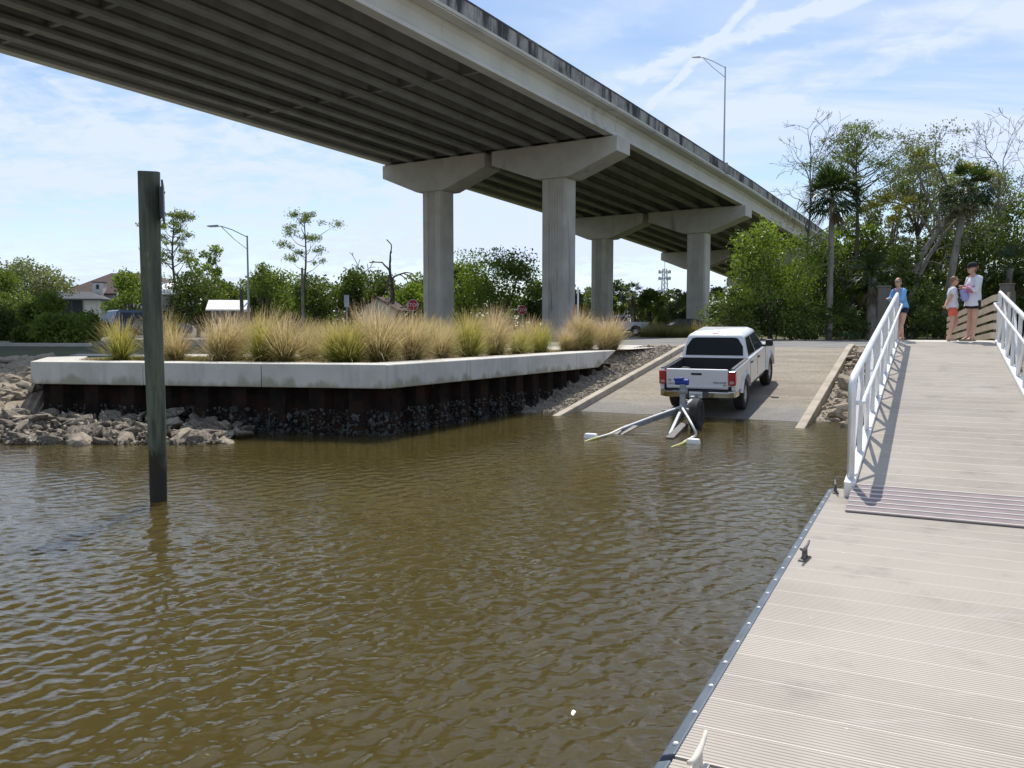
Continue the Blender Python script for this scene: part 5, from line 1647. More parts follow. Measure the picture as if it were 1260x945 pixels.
# girl in blue, leaning on the ramp-side rail and looking out over it
def girl_hair(t, hc, h, rot):
    hair_cap(t, hc, h, rot, bun=True); sunglasses(t, hc, h, rot, 'darksteel')
def shirt_print(t, V, h):
    MB().ellipsoid(V['spine'] + Vector((.022, 0, -.015)) * h, .052 * h, .068 * h, .085 * h, 14, 10).build('print', M['printblue'], t, smooth='all')
girl = person('person in a blue long-sleeved top and navy shorts leaning on the gangway rail', spot(1110, 20.55), rad(196), 1.40,
    {'chest': (.05, 0, .715), 'spine': (.022, 0, .62), 'collar': (.075, 0, .80), 'neck': (.090, 0, .842), 'lsh': (.075, .10, .785), 'rsh': (.075, -.10, .785), 'lel': (.135, .13, .64), 'rel': (.135, -.12, .64), 'lwr': (.205, .09, .655), 'rwr': (.205, -.08, .655),
     'lha': (.235, .07, .66), 'rha': (.235, -.06, .66), 'lkn': (.035, .045, .285), 'lan': (.10, .03, .045), 'lto': (.175, .03, .014), 'lhe': (.075, .03, .016), 'rkn': (-.015, -.045, .285), 'ran': (-.055, -.045, .045), 'rto': (.02, -.05, .014), 'rhe': (-.08, -.045, .016), 'yaw': rad(22)},
    girl_hair, lambda t, V, h: (shorts(t, V, h, 'navy', 0.32, 1.04), shirt(t, V, h, 'shirtblue', .505, 'long', 1.06, 0.0, 'top'), shirt_print(t, V, h)))
# child in coral shorts facing the woman, hands behind the back, one leg crossed
def boy_hair(t, hc, h, rot):
    hair_cap(t, hc, h, rot, low=0.012); sunglasses(t, hc, h, rot)
child = person('person in a white t-shirt and coral shorts standing with crossed legs', spot(1171, 20.50), rad(-18), 1.385,
    {'lel': (-.045, .135, .645), 'rel': (-.06, -.135, .645), 'lwr': (-.085, .06, .55), 'rwr': (-.095, -.06, .55), 'lha': (-.10, .025, .535), 'rha': (-.105, -.025, .535), 'chest': (.0, 0, .725),
     'lkn': (.075, .035, .30), 'lan': (-.03, .0, .075), 'lto': (-.035, -.015, .010), 'lhe': (-.045, .02, .075), 'rkn': (.0, -.045, .285), 'ran': (-.035, -.035, .045), 'rto': (.05, -.04, .014), 'rhe': (-.06, -.035, .016), 'yaw': rad(8)},
    boy_hair, lambda t, V, h: (shorts(t, V, h, 'coral', 0.52, 1.08), shirt(t, V, h, 'shirtwhite', .500, 'short', 1.08)))
# woman in a loose white shirt and black cap, arms folded in front
def woman_hair(t, hc, h, rot):
    hair_cap(t, hc, h, rot, bun=True); sunglasses(t, hc, h, rot)
    m = MB()
    n = 16
    prof = [(.057, .022), (.057, .040), (.050, .062), (.032, .078), (.008, .083)]
    m.lathe([(r * h, z * h) for r, z in prof], n)
    m.v = [Vector((v.x * 1.05 - .004 * h, v.y * .93, v.z)) for v in m.v]
    m.v = [rot @ v + hc for v in m.v]
    cp = m.build('cap', M['blackcloth'], t, smooth=True)
    b = MB()
    pts = [(.03, -.046), (.075, -.036), (.098, -.014), (.098, .014), (.075, .036), (.03, .046)]
    b.prism([(x * h, y * h) for x, y in pts], 'z', .020 * h, .026 * h)
    b.v = [rot @ v + hc for v in b.v]
    b.build('peak', M['blackcloth'], cp)
wom = person('person in a black cap and long loose white shirt with arms folded', spot(1197, 20.45), rad(178), 1.665,
    {'lel': (.03, .135, .645), 'rel': (.03, -.135, .645), 'lwr': (.125, .045, .665), 'rwr': (.13, -.04, .685), 'lha': (.155, .015, .675), 'rha': (.160, -.01, .70), 'collar': (.01, 0, .815), 'neck': (.022, 0, .856),
     'lkn': (.0, .045, .285), 'lan': (.015, .04, .045), 'lto': (.09, .045, .014), 'lhe': (-.01, .04, .016), 'rkn': (.012, -.045, .285), 'ran': (.035, -.04, .045), 'rto': (.115, -.045, .014), 'rhe': (.01, -.04, .016), 'yaw': rad(6), 'shoe': 'darksteel'},
    woman_hair, lambda t, V, h: (shorts(t, V, h, 'blackcloth', 0.42, 1.06), shirt(t, V, h, 'shirtwhite', .445, 'long', 1.16, 0.018)))
for nm, a, b, r in (('cuff', (.075, -.09, .665), (.125, -.045, .680), .043), ('cuff', (.06, .10, .65), (.115, .055, .662), .043)):
    MB().tube([Vector(a) * 1.665, Vector(b) * 1.665], [r * 1.665, r * 0.9 * 1.665], 10).build(nm, M['magenta'], wom, smooth=True)
bag_ = thing('folded_towel', 'folded lilac towel held between the two people in white', 'towel', spot(1184, 20.45) + Vector((0, -0.1, 0)), (0, 0, rad(178)))
MB().hexa([(-0.05, -0.06, 0.88), (0.05, -0.06, 0.84), (0.05, 0.06, 0.84), (-0.05, 0.06, 0.88), (0.02, -0.06, 1.12), (0.12, -0.06, 1.08), (0.12, 0.06, 1.08), (0.02, 0.06, 1.12)]).build('cloth', M['lilac'], bag_, bevel=0.02, seg=3)
MB().bar((-0.01, -0.062, 0.955), (0.085, -0.062, 0.915), 0.01, 0.03).build('fold', M['lilac'], bag_)
# ================================================================== VEGETATION
def cards_mesh(name, C, size, tint, rng_, aspect=0.55, up=0.35, mat_=None, direc=None):
    """leaf-sized diamond faces at the points C"""
    n = len(C)
    size = np.broadcast_to(np.asarray(size, float), (n,))
    nrm = rng_.normal(size=(n, 3)); nrm[:, 2] = nrm[:, 2] * (1 - up) + up * 1.2
    nrm /= np.linalg.norm(nrm, axis=1)[:, None]
    d = rng_.normal(size=(n, 3)) if direc is None else direc + rng_.normal(0, 0.25, (n, 3))
    a = d - nrm * np.sum(d * nrm, 1)[:, None]
    a /= np.linalg.norm(a, axis=1)[:, None] + 1e-9
    b = np.cross(nrm, a)
    a = a * size[:, None] * 0.5; b = b * size[:, None] * 0.5 * aspect
    bend = nrm * size[:, None] * 0.12
    V = np.stack([C - a - bend, C + b * 1.0, C + a - bend, C - b], 1).reshape(-1, 3)
    me = bpy.data.meshes.new(name)
    me.vertices.add(n * 4); me.vertices.foreach_set('co', V.astype(np.float32).ravel())
    me.loops.add(n * 4); me.loops.foreach_set('vertex_index', np.arange(n * 4, dtype=np.int32))
    me.polygons.add(n); me.polygons.foreach_set('loop_start', (np.arange(n) * 4).astype(np.int32))
    me.update(calc_edges=True)
    at = me.attributes.new('tint', 'FLOAT', 'POINT')
    at.data.foreach_set('value', np.repeat(np.clip(tint, 0, 1), 4).astype(np.float32))
    if mat_: me.materials.append(mat_)
    return me
def lobes_leaves(lobes, n, size, rng_, shell=0.55, squash=0.8):
    """points spread through overlapping clumps, denser towards each clump's rim"""
    L = np.array(lobes, float)                          # x y z r
    w = L[:, 3] ** 2; w /= w.sum()
    k = rng_.choice(len(L), n, p=w)
    d = rng_.normal(size=(n, 3)); d /= np.linalg.norm(d, axis=1)[:, None]
    rr = L[k, 3] * (shell + (1.12 - shell) * rng_.random(n)) * (1 + 0.15 * rng_.normal(size=n))
    P = L[k, :3] + d * rr[:, None] * np.array([1, 1, squash])
    lt = rng_.random(len(L))
    tint = 0.15 + 0.4 * lt[k] + 0.45 * rng_.random(n)
    s = size * rng_.uniform(0.6, 1.35, n)
    return P, s, tint
def limb(mb, p, q, r0, r1, rng_, sag=0.1, n=5, sides=6):
    p, q = Vector(p), Vector(q)
    L = (q - p).length
    off = Vector(rng_.normal(0, 0.07 * L, 3)); off.z += sag * L
    pts = [p.lerp(q, i / n) + off * math.sin(math.pi * i / n) * 0.8 for i in range(n + 1)]
    mb.tube(pts, [r0 + (r1 - r0) * i / n for i in range(n + 1)], sides, False)
    return pts
def broad_tree(name, label, pos, H, W, seed, mat_, leaf=0.2, n=5000, trunk=0.18, crown0=0.3, nl=26, bark='bark', group=None, cat='tree', rim=0.75, lobe=0.17, lean=(0, 0), crown_only=False):
    g = np.random.default_rng(seed)
    t = thing(name, label, cat, pos, (0, 0, 0), group)
    zc = H * (crown0 + 1) / 2; hz_ = H * (1 - crown0) / 2
    lobes = []
    for i in range(nl):
        d = g.normal(size=3); d /= np.linalg.norm(d)
        f = rim * (0.55 + 0.6 * g.random())
        rl = W * lobe * (0.6 + 0.8 * g.random())
        x, y, z = d[0] * f * W / 2 + lean[0], d[1] * f * W / 2 + lean[1], zc + d[2] * f * hz_
        wz = 1 - 0.25 * abs((z - zc) / hz_)
        lobes.append((x * wz, y * wz, max(z, rl * 0.6), rl))
    # stretch the clumps so that the crown fills the height and width asked for
    zt_ = max(l[2] + 0.85 * l[3] for l in lobes); zb0 = H * crown0
    wx = max(abs(l[0] - lean[0]) + 0.9 * l[3] for l in lobes)
    kz, kx = (H - zb0) / max(zt_ - zb0, 0.1), W / 2 / wx
    lobes = [(lean[0] + (l[0] - lean[0]) * kx, lean[1] + (l[1] - lean[1]) * kx, max(zb0 + (l[2] - zb0) * kz, l[3] * 0.5), l[3] * (kx + kz) / 2) for l in lobes]
    P, s, ti = lobes_leaves(lobes, n, leaf, g)
    me = cards_mesh('crown', P, s, ti, g, mat_=M[mat_] if isinstance(mat_, str) else mat_)
    link('crown', me, None, t)
    mb = MB()
    fork = Vector((lean[0] * 0.4, lean[1] * 0.4, H * max(crown0, 0.18) * 0.9))
    limb(mb, (0, 0, -0.2), fork, trunk, trunk * 0.7, g, 0.0)
    for l in sorted(lobes, key=lambda q: -q[3])[:min(nl, 12)]:
        limb(mb, fork + Vector(g.normal(0, 0.05, 3)), l[:3], trunk * 0.45, trunk * 0.08, g, 0.05, 4, 5)
    mb.build('trunk', M[bark], t, smooth='all')
    return t
def twig(mb, p, d, L, r, depth, g, spread=0.55, ends=None, bend=0.18, minr=0.008, kids=(2, 3)):
    d = Vector(d).normalized()
    n = 3
    pts = [Vector(p)]
    for i in range(n):
        d = (d + Vector(g.normal(0, bend, 3))).normalized()
        pts.append(pts[-1] + d * L / n)
    mb.tube(pts, [max(r * (1 - 0.4 * i / n), minr) for i in range(n + 1)], 5 if depth > 1 else 4, False)
    if depth <= 0:
        if ends is not None: ends.append(pts[-1])
        return
    for k in range(int(g.integers(kids[0], kids[1] + 1))):
        nd = (d + Vector(g.normal(0, spread, 3)) + Vector((0, 0, 0.12))).normalized()
        twig(mb, pts[-1] if k else pts[-1], nd, L * g.uniform(0.58, 0.82), max(r * 0.58, minr), depth - 1, g, spread, ends, bend, minr, kids)
    if depth > 1 and g.random() < 0.7:
        nd = (d + Vector(g.normal(0, spread * 1.3, 3))).normalized()
        twig(mb, pts[2], nd, L * 0.6, max(r * 0.45, minr), depth - 2, g, spread, ends, bend, minr, kids)
def ground_at(u, y, z=LAND):
    p = at_y(u, 402, y); return Vector((p.x, p.y, z))
def top_z(v, y): return at_y(630, v, y).z

# ---- ornamental grass clumps in the bed
def clump_mesh(seed, n, H, mat_, spread=0.55, wind=0.10):
    g = np.random.default_rng(seed)
    K = 5
    a = g.uniform(0, 2 * math.pi, n); r0 = 0.15 * np.sqrt(g.random(n))
    base = np.stack([r0 * np.cos(a), r0 * np.sin(a), np.full(n, -0.03)], 1)
    az = a + g.normal(0, 0.5, n)
    L = H * g.uniform(0.45, 1.18, n)
    tilt0 = np.abs(g.normal(0, 0.28, n)) + 0.04
    flop = g.random(n) < 0.24                            # some blades lie over as thatch
    tilt0 = np.where(flop, tilt0 + g.uniform(0.5, 1.0, n), tilt0)
    curve = np.abs(g.normal(0, spread, n)) + 0.12
    side = np.stack([-np.sin(az), np.cos(az), np.zeros(n)], 1)
    out = np.stack([np.cos(az), np.sin(az), np.zeros(n)], 1)
    P = base.copy()
    V, T = [], []
    wid = g.uniform(0.003, 0.0068, n)
    tb = g.uniform(-0.12, 0.10, n)
    for k in range(K + 1):
        f = k / K
        w = wid * (1 - f ** 2 * 0.75)
        V.append(P - side * w[:, None]); V.append(P + side * w[:, None])
        T += [f + tb, f + tb]
        ang = tilt0 + curve * f ** 1.4
        step = (out * np.sin(ang)[:, None] + np.array([0, 0, 1]) * np.cos(ang)[:, None]) * (L / K)[:, None]
        step[:, 0] += wind * f * L / K; step[:, 1] -= 0.02 * L / K
        P = P + step
    V = np.stack(V, 1).reshape(-1, 3); T = np.stack(T, 1).reshape(-1)
    idx = (np.arange(n) * (2 * K + 2))[:, None, None] + (np.arange(K) * 2)[None, :, None] + np.array([0, 1, 3, 2])[None, None, :]
    idx = idx.reshape(-1, 4)
    me = bpy.data.meshes.new('blades')
    me.vertices.add(len(V)); me.vertices.foreach_set('co', V.astype(np.float32).ravel())
    me.loops.add(idx.size); me.loops.foreach_set('vertex_index', idx.astype(np.int32).ravel())
    me.polygons.add(len(idx)); me.polygons.foreach_set('loop_start', (np.arange(len(idx)) * 4).astype(np.int32))
    me.update(calc_edges=True)
    at = me.attributes.new('tint', 'FLOAT', 'POINT'); at.data.foreach_set('value', np.clip(T, 0, 1).astype(np.float32))
    me.materials.append(mat_)
    return me
CL_G = [clump_mesh(100 + i, 850 + 150 * (i % 3), 1.0 + 0.05 * i, M['grass_g'], 0.48 + 0.10 * (i % 4), 0.06 + 0.05 * (i % 4)) for i in range(6)]
CL_T = [clump_mesh(120 + i, 750 + 150 * (i % 3), 1.04 + 0.05 * i, M['grass_t'], 0.70 + 0.13 * (i % 4), 0.12 + 0.07 * (i % 4)) for i in range(6)]
g = np.random.default_rng(61)
def bed_point(f, back):
    """f runs 0..1 along the seawall from its left end round the corner to the ramp end; back is metres behind it"""
    l1 = inset([WL, WM, WE], CW + 0.25 + back)
    L1, L2 = (l1[1] - l1[0]).length, (l1[2] - l1[1]).length
    d = f * (L1 + L2)
    return l1[0].lerp(l1[1], d / L1) if d < L1 else l1[1].lerp(l1[2], (d - L1) / L2)
spots = []
# front row as the photo shows it: column of each foot, straw or green, size
for u, kind, sc in ((147, 'g', 0.98), (213, 't', 0.85), (272, 't', 1.0), (322, 'g', 1.08), (352, 't', 0.92), (418, 'g', 0.85), (432, 'g', 1.05), (470, 't', 1.05), (508, 't', 0.95), (545, 't', 0.85), (580, 'g', 1.0),
                    (612, 't', 0.85), (640, 'g', 0.85), (668, 'g', 0.98), (697, 't', 0.8), (718, 't', 0.85), (738, 'g', 0.95), (760, 't', 1.0)):
    best = min((abs((at_z(u, 402.01, 0).x / at_z(u, 402.01, 0).y) - (bed_point(f / 400, 0.1).x / bed_point(f / 400, 0.1).y)), f) for f in range(0, 401))[1] / 400
    spots.append((bed_point(best, 0.05 + 0.2 * g.random()), kind, sc))
rows = [0] * len(spots)
for i in range(14):
    f = 0.10 + 0.88 * (i + 0.8 * g.random()) / 14
    spots.append((bed_point(f, 1.2 + 0.6 * g.random()), 't' if g.random() < 0.55 else 'g', g.uniform(0.65, 1.12))); rows.append(1)
for i in range(9):
    f = 0.12 + 0.74 * (i + 0.8 * g.random()) / 9
    spots.append((bed_point(f, 2.5 + 0.5 * g.random()), 't' if g.random() < 0.75 else 'g', g.uniform(0.7, 1.0))); rows.append(2)
for q in ((2.35, 26.75), (3.0, 27.5), (3.35, 28.1), (2.2, 27.6)):
    spots.append((Vector((q[0], q[1], 0)), 't', g.uniform(0.85, 1.1))); rows.append(1)
place = ('at the edge of the seawall cap', 'mid-bed behind the seawall', 'by the sidewalk behind the bed')
for i, (p, kind, sc) in enumerate(spots):
    green = kind == 'g'
    o = link('grass_clump', (CL_G if green else CL_T)[i % 6], None, None, (p.x, p.y, LAND + 0.005), (0, 0, g.uniform(-0.5, 0.5)), (sc * g.uniform(0.85, 1.1), sc * g.uniform(0.85, 1.1), sc * g.uniform(0.85, 1.08)))
    wing = p.x > WM.x - 0.3
    tag(o, ('green gold' if green else 'feathery straw coloured') + ' grass clump ' + place[rows[i]] + (' on the ramp side' if wing else ' on the water side'), 'grass', 'ornamental grass clumps in the bed')
# short lawn and weeds in the bed, one mass
def turf(name, poly_pts, n, H, seed, mat_):
    g = np.random.default_rng(seed)
    n = len(poly_pts)
    P = np.array([(p[0], p[1], LAND) for p in poly_pts])
    az = g.uniform(0, 2 * math.pi, n); L = H * g.uniform(0.4, 1.3, n)
    side = np.stack([-np.sin(az), np.cos(az), np.zeros(n)], 1) * 0.006
    out = np.stack([np.cos(az) * 0.5, np.sin(az) * 0.5, np.ones(n)], 1) * L[:, None]
    V = np.stack([P - side, P + side, P + out], 1).reshape(-1, 3)
    me = bpy.data.meshes.new(name); me.from_pydata(V.tolist(), [], np.arange(3 * n).reshape(-1, 3).tolist())
    at = me.attributes.new('tint', 'FLOAT', 'POINT'); at.data.foreach_set('value', np.tile([0.2, 0.2, 0.9], n).astype(np.float32) * np.repeat(g.uniform(0.4, 1, n), 3).astype(np.float32))
    return tag(link(name, me, mat_), 'thin short grass and weeds over the bed soil', 'grass', kind='stuff')
pts = []
for _ in range(9000):
    q = bed_point(g.random() * 0.97, 3.0 * g.random()); pts.append((q.x, q.y))
for _ in range(5000):
    q = bed_point(0.02 + 0.2 * g.random(), 2.2 * g.random()); pts.append((q.x, q.y))
turf('bed_grass', pts, 0, 0.07, 5, M['grass_low'])

# ---- palms
def fan_frond(mb_v, mb_f, tints, base, d, L, g, droop, nb=15, tint=0.5, fan=2.3):
    """petiole and a folded fan of narrow blades"""
    d = Vector(d).normalized()
    side = d.cross(Vector((0, 0, 1)))
    if side.length < 1e-3: side = Vector((1, 0, 0))
    side.normalize()
    upv = side.cross(d).normalized()
    hub = Vector(base) + d * L * 0.52 + Vector((0, 0, -droop * L * 0.12))
    def quad(a, b, c, e, t):
        o = len(mb_v); mb_v.extend([a, b, c, e]); mb_f.append((o, o + 1, o + 2, o + 3)); tints.extend([t] * 4)
    w = side * 0.018
    quad(Vector(base) - w, Vector(base) + w, hub + w, hub - w, tint * 0.8)
    for k in range(nb):
        a = (k / (nb - 1) - 0.5) * fan
        bd = (d * math.cos(a) + side * math.sin(a) + upv * g.normal(0, 0.08)).normalized()
        bl = L * 0.62 * (1 - 0.18 * abs(a)) * g.uniform(0.88, 1.08)
        mid = hub + bd * bl * 0.55
        tip = hub + bd * bl + Vector((0, 0, -droop * bl * g.uniform(0.25, 0.55)))
        ww = bd.cross(upv).normalized() * bl * 0.045
        t = tint + g.uniform(-0.2, 0.2)
        quad(hub, mid - ww, tip, mid + ww, t)
def palm(name, label, pos, H, crown_r, seed, group=None, trunk_r=0.17, lean=(0, 0), n=38, skirt=8, bark='palebark', trunk=True):
    g = np.random.default_rng(seed)
    t = thing(name, label, 'palm', pos, (0, 0, 0), group)
    top = Vector((lean[0], lean[1], H))
    if trunk:
        mb = MB()
        N = 14
        pts = [Vector((lean[0] * (i / N) ** 1.6, lean[1] * (i / N) ** 1.6, -0.2 + (H + 0.2) * i / N)) for i in range(N + 1)]
        mb.tube(pts, [trunk_r * (1.15 - 0.3 * i / N + 0.05 * ((i * 7) % 3)) for i in range(N + 1)], 10)
        mb.build('trunk', M[bark], t, smooth='all')
    V, Fc, T = [], [], []
    for i in range(n):
        el = math.asin(g.uniform(-0.45, 0.98)); az = g.uniform(0, 2 * math.pi)
        d = (math.cos(el) * math.cos(az), math.cos(el) * math.sin(az), math.sin(el))
        fan_frond(V, Fc, T, top, d, crown_r * g.uniform(0.85, 1.1), g, 0.75 - 0.45 * max(el, 0), tint=0.35 + 0.35 * g.random())
    me = bpy.data.meshes.new('fronds'); me.from_pydata([tuple(v) for v in V], [], Fc)
    at = me.attributes.new('tint', 'FLOAT', 'POINT'); at.data.foreach_set('value', np.clip(T, 0, 1).astype(np.float32))
    me.materials.append(M['palmleaf'])
    link('fronds', me, None, t)
    if skirt:
        V, Fc, T = [], [], []
        for i in range(skirt):
            az = g.uniform(0, 2 * math.pi)
            fan_frond(V, Fc, T, top - Vector((0, 0, 0.2)), (0.5 * math.cos(az), 0.5 * math.sin(az), -0.85), crown_r * 0.75, g, 0.5, tint=0.4, fan=1.4)
        me = bpy.data.meshes.new('dead_fronds'); me.from_pydata([tuple(v) for v in V], [], Fc)
        at = me.attributes.new('tint', 'FLOAT', 'POINT'); at.data.foreach_set('value', np.clip(T, 0, 1).astype(np.float32))
        me.materials.append(M['deadfrond'])
        link('dead_fronds', me, None, t)
    return t
# ---- pines: bare pole, tufts only near the top
def pine(name, label, pos, H, W, seed, crown0=0.55, n=2600, trunk=0.2, nl=20, leaf=0.24, group=None, flat=0.0, bark='bark', mat_='needle', lean=(0, 0)):
    g = np.random.default_rng(seed)
    t = thing(name, label, 'tree', pos, (0, 0, 0), group)
    mb = MB()
    N = 10
    axis = [Vector((lean[0] * (i / N) + 0.1 * math.sin(i * 0.9 + seed), lean[1] * (i / N), -0.2 + (H * 0.96 + 0.2) * i / N)) for i in range(N + 1)]
    mb.tube(axis, [trunk * (1 - 0.8 * i / N) for i in range(N + 1)], 8)
    lobes = []
    for i in range(nl):
        f = crown0 + (1 - crown0) * (i + 0.5) / nl
        k = f * N; a = axis[int(min(k, N - 1))].lerp(axis[int(min(k, N - 1)) + 1], k - int(min(k, N - 1)))
        az = i * 2.4 + g.normal(0, 0.5)
        shape = math.sin(math.pi * min(1, 0.18 + 0.82 * (f - crown0) / (1 - crown0))) ** 0.6
        L = W / 2 * shape * g.uniform(0.55, 1.05)
        q = a + Vector((math.cos(az) * L, math.sin(az) * L, 0.35 * L + 0.05 * H * g.random()))
        limb(mb, a - Vector((0, 0, 0.03 * H)), q, trunk * 0.26, trunk * 0.05, g, -0.08, 4, 5)
        lobes.append((q.x, q.y, q.z, W * 0.105 * g.uniform(0.7, 1.3)))
        m_ = a.lerp(q, 0.62); lobes.append((m_.x + g.normal(0, .2), m_.y + g.normal(0, .2), m_.z + 0.12 * W * g.random(), W * 0.075 * g.uniform(0.7, 1.3)))
    mb.build('trunk', M[bark], t, smooth='all')
    P, s, ti = lobes_leaves(lobes, n, leaf, g, 0.2, 0.62)
    link('crown', cards_mesh('crown', P, s, ti, g, 0.3, 0.2, M[mat_]), None, t)
    return t
def bare_tree(name, label, pos, H, seed, trunk=0.16, depth=5, spread=0.45, mat_='snag', first=0.42, kids=(2, 3), n_main=7, minr=0.010):
    g = np.random.default_rng(seed)
    t = thing(name, label, 'tree', pos)
    mb = MB()
    N = 8
    axis = [Vector((0.12 * math.sin(i * 1.1 + seed), 0.1 * math.cos(i + seed), -0.2 + (H * 0.8 + 0.2) * i / N)) for i in range(N + 1)]
    mb.tube(axis, [trunk * (1 - 0.75 * i / N) for i in range(N + 1)], 7)
    mb.build('trunk', M[mat_], t, smooth='all')
    br_ = MB()
    for i in range(n_main):
        f = first + (1 - first) * i / max(1, n_main - 1)
        k = f * N; j = int(min(k, N - 1)); a = axis[j].lerp(axis[j + 1], k - j)
        az = i * 2.3 + g.normal(0, 0.4)
        el = 0.25 + 1.0 * (f - first) / (1 - first)
        d = (math.cos(az) * math.cos(el), math.sin(az) * math.cos(el), math.sin(el))
        twig(br_, a, d, H * 0.15 * g.uniform(0.8, 1.2), trunk * 0.3, depth - 1, g, spread, None, 0.2, minr, kids)
    br_.build('branches', M[mat_], t, smooth='all')
    return t

# ================================================================== WOOD ALONG THE PARKING LOT (right)
YW = 49.0
fw_grp = 'trees of the dark wood beside the lot'
def wood(u, y, vtop, wpx, mat_, seed, label, n=5200, crown0=0.04, leaf=0.20, **k):
    H = top_z(vtop, y) - LAND
    W = wpx * y / FPX
    return broad_tree(k.pop('name', 'broadleaf_tree'), label, ground_at(u, y), H, W, seed, mat_, leaf, n, crown0=crown0, **k)
# leafy tree at the near end of the wood, against the bridge
wood(948, 50, 268, 118, 'leaflight', 201, 'bright green leafy tree at the end of the wood beneath the bridge edge', n=11000, crown0=0.10, leaf=0.19, nl=44, trunk=0.16, lobe=0.13)
wood(905, 58, 348, 60, 'leaf', 221, 'low spreading dark tree under the bridge beside the bright leafy tree', n=3000, crown0=0.25, nl=18)
for i, (u, y, vt, w_, m_, lab) in enumerate((
        (1005, 55, 285, 95, 'leaf', 'dense green tree right behind the tall palm'),
        (1060, 56, 268, 105, 'leafdark', 'dark dense tree behind the tall round-headed pine'),
        (1100, 52, 300, 80, 'leafdark', 'dark shrubby tree behind the person in blue'),
        (1150, 57, 272, 120, 'leafdark', 'dark tree under the spreading half bare oak'),
        (1210, 53, 262, 100, 'leafdark', 'dark dense tree behind the woman in white'),
        (1262, 55, 248, 100, 'leaf', 'green tree beyond the bank-side gangway rail'),
        (1310, 52, 232, 110, 'leafgrey', 'grey green tree at the far end of the wood'),
        (1370, 52, 250, 110, 'leaf', 'green tree past the end of the timber walk'))):
    wood(u, y, vt, w_, m_, 230 + i, lab, n=6500, nl=34, leaf=0.21, group=fw_grp)
for i in range(16):                                     # palmetto and brush along the foot of the wood
    u = 900 + i * 31 + 8 * math.sin(i * 2.1)
    y = 49.5 + 2.0 * math.sin(i * 1.3)
    if i % 3 == 1:
        palm('palmetto', 'low trunkless palmetto at the foot of the wood', ground_at(u, y), 0.9, 1.6, 260 + i, 'palmettos along the wood', n=26, skirt=4, trunk=False)
    else:
        broad_tree('shrub', 'dark leafy shrub at the foot of the wood ' + ('under the bridge-side bright tree' if u < 985 else 'near the tall palm' if u < 1065 else 'behind the landing' if u < 1215 else 'behind the bank-side rail'), ground_at(u, y), 2.6 + 0.9 * math.sin(i * 3.3), 3.4, 280 + i, 'leafdark', 0.17, 2400, trunk=0.05, crown0=0.0, nl=16, group='shrubs along the wood', cat='shrub')
# trees that stand out above it
palm('cabbage_palm', 'tall straight cabbage palm with a round dark head beside the parking lot', ground_at(1020, 48.8), top_z(243, 48.8) - LAND, 1.95, 301, None, 0.165, (0, 0), 74, 4)
palm('cabbage_palm', 'leaning cabbage palm with a shaggy head tangled in the half bare oak', ground_at(1162, 50.5), top_z(232, 50.5) - LAND, 1.75, 302, None, 0.2, (1.15, 0), 60, 8)
palm('cabbage_palm', 'short cabbage palm low in the wood beside the tall palm', ground_at(1072, 49.6), 3.6, 1.7, 303, None, 0.26, (0, 0), 36, 10)
palm('cabbage_palm', 'cabbage palm half hidden behind the bank-side gangway rail', ground_at(1236, 50), 4.2, 1.7, 304, None, 0.2, (0.2, 0), 36, 10)
pine('tall_pine', 'tall pine with a wide rounded airy crown above the wood', ground_at(1050, 54), top_z(160, 54) - LAND, 7.0, 311, 0.66, 7500, 0.2, 44, 0.18)
broad_tree('slender_pine', 'slender pine crown rising out of the middle of the wood', ground_at(1125, 57), top_z(180, 57) - LAND, 4.4, 312, 'needle', 0.18, 2600, trunk=0.18, crown0=0.6, nl=34, lobe=0.09, rim=0.8)
bare_tree('bare_tree', 'leafless twiggy tree standing behind the tall palm', ground_at(992, 53), top_z(168, 53) - LAND, 321, 0.15, 5, 0.40, 'snag', 0.45, (2, 3), 11, 0.009)
bare_tree('bare_tree', 'leafless grey treetop above the leaning palm', ground_at(1222, 55), top_z(172, 55) - LAND, 322, 0.14, 5, 0.45, 'snag', 0.6, (2, 3), 7, 0.009)
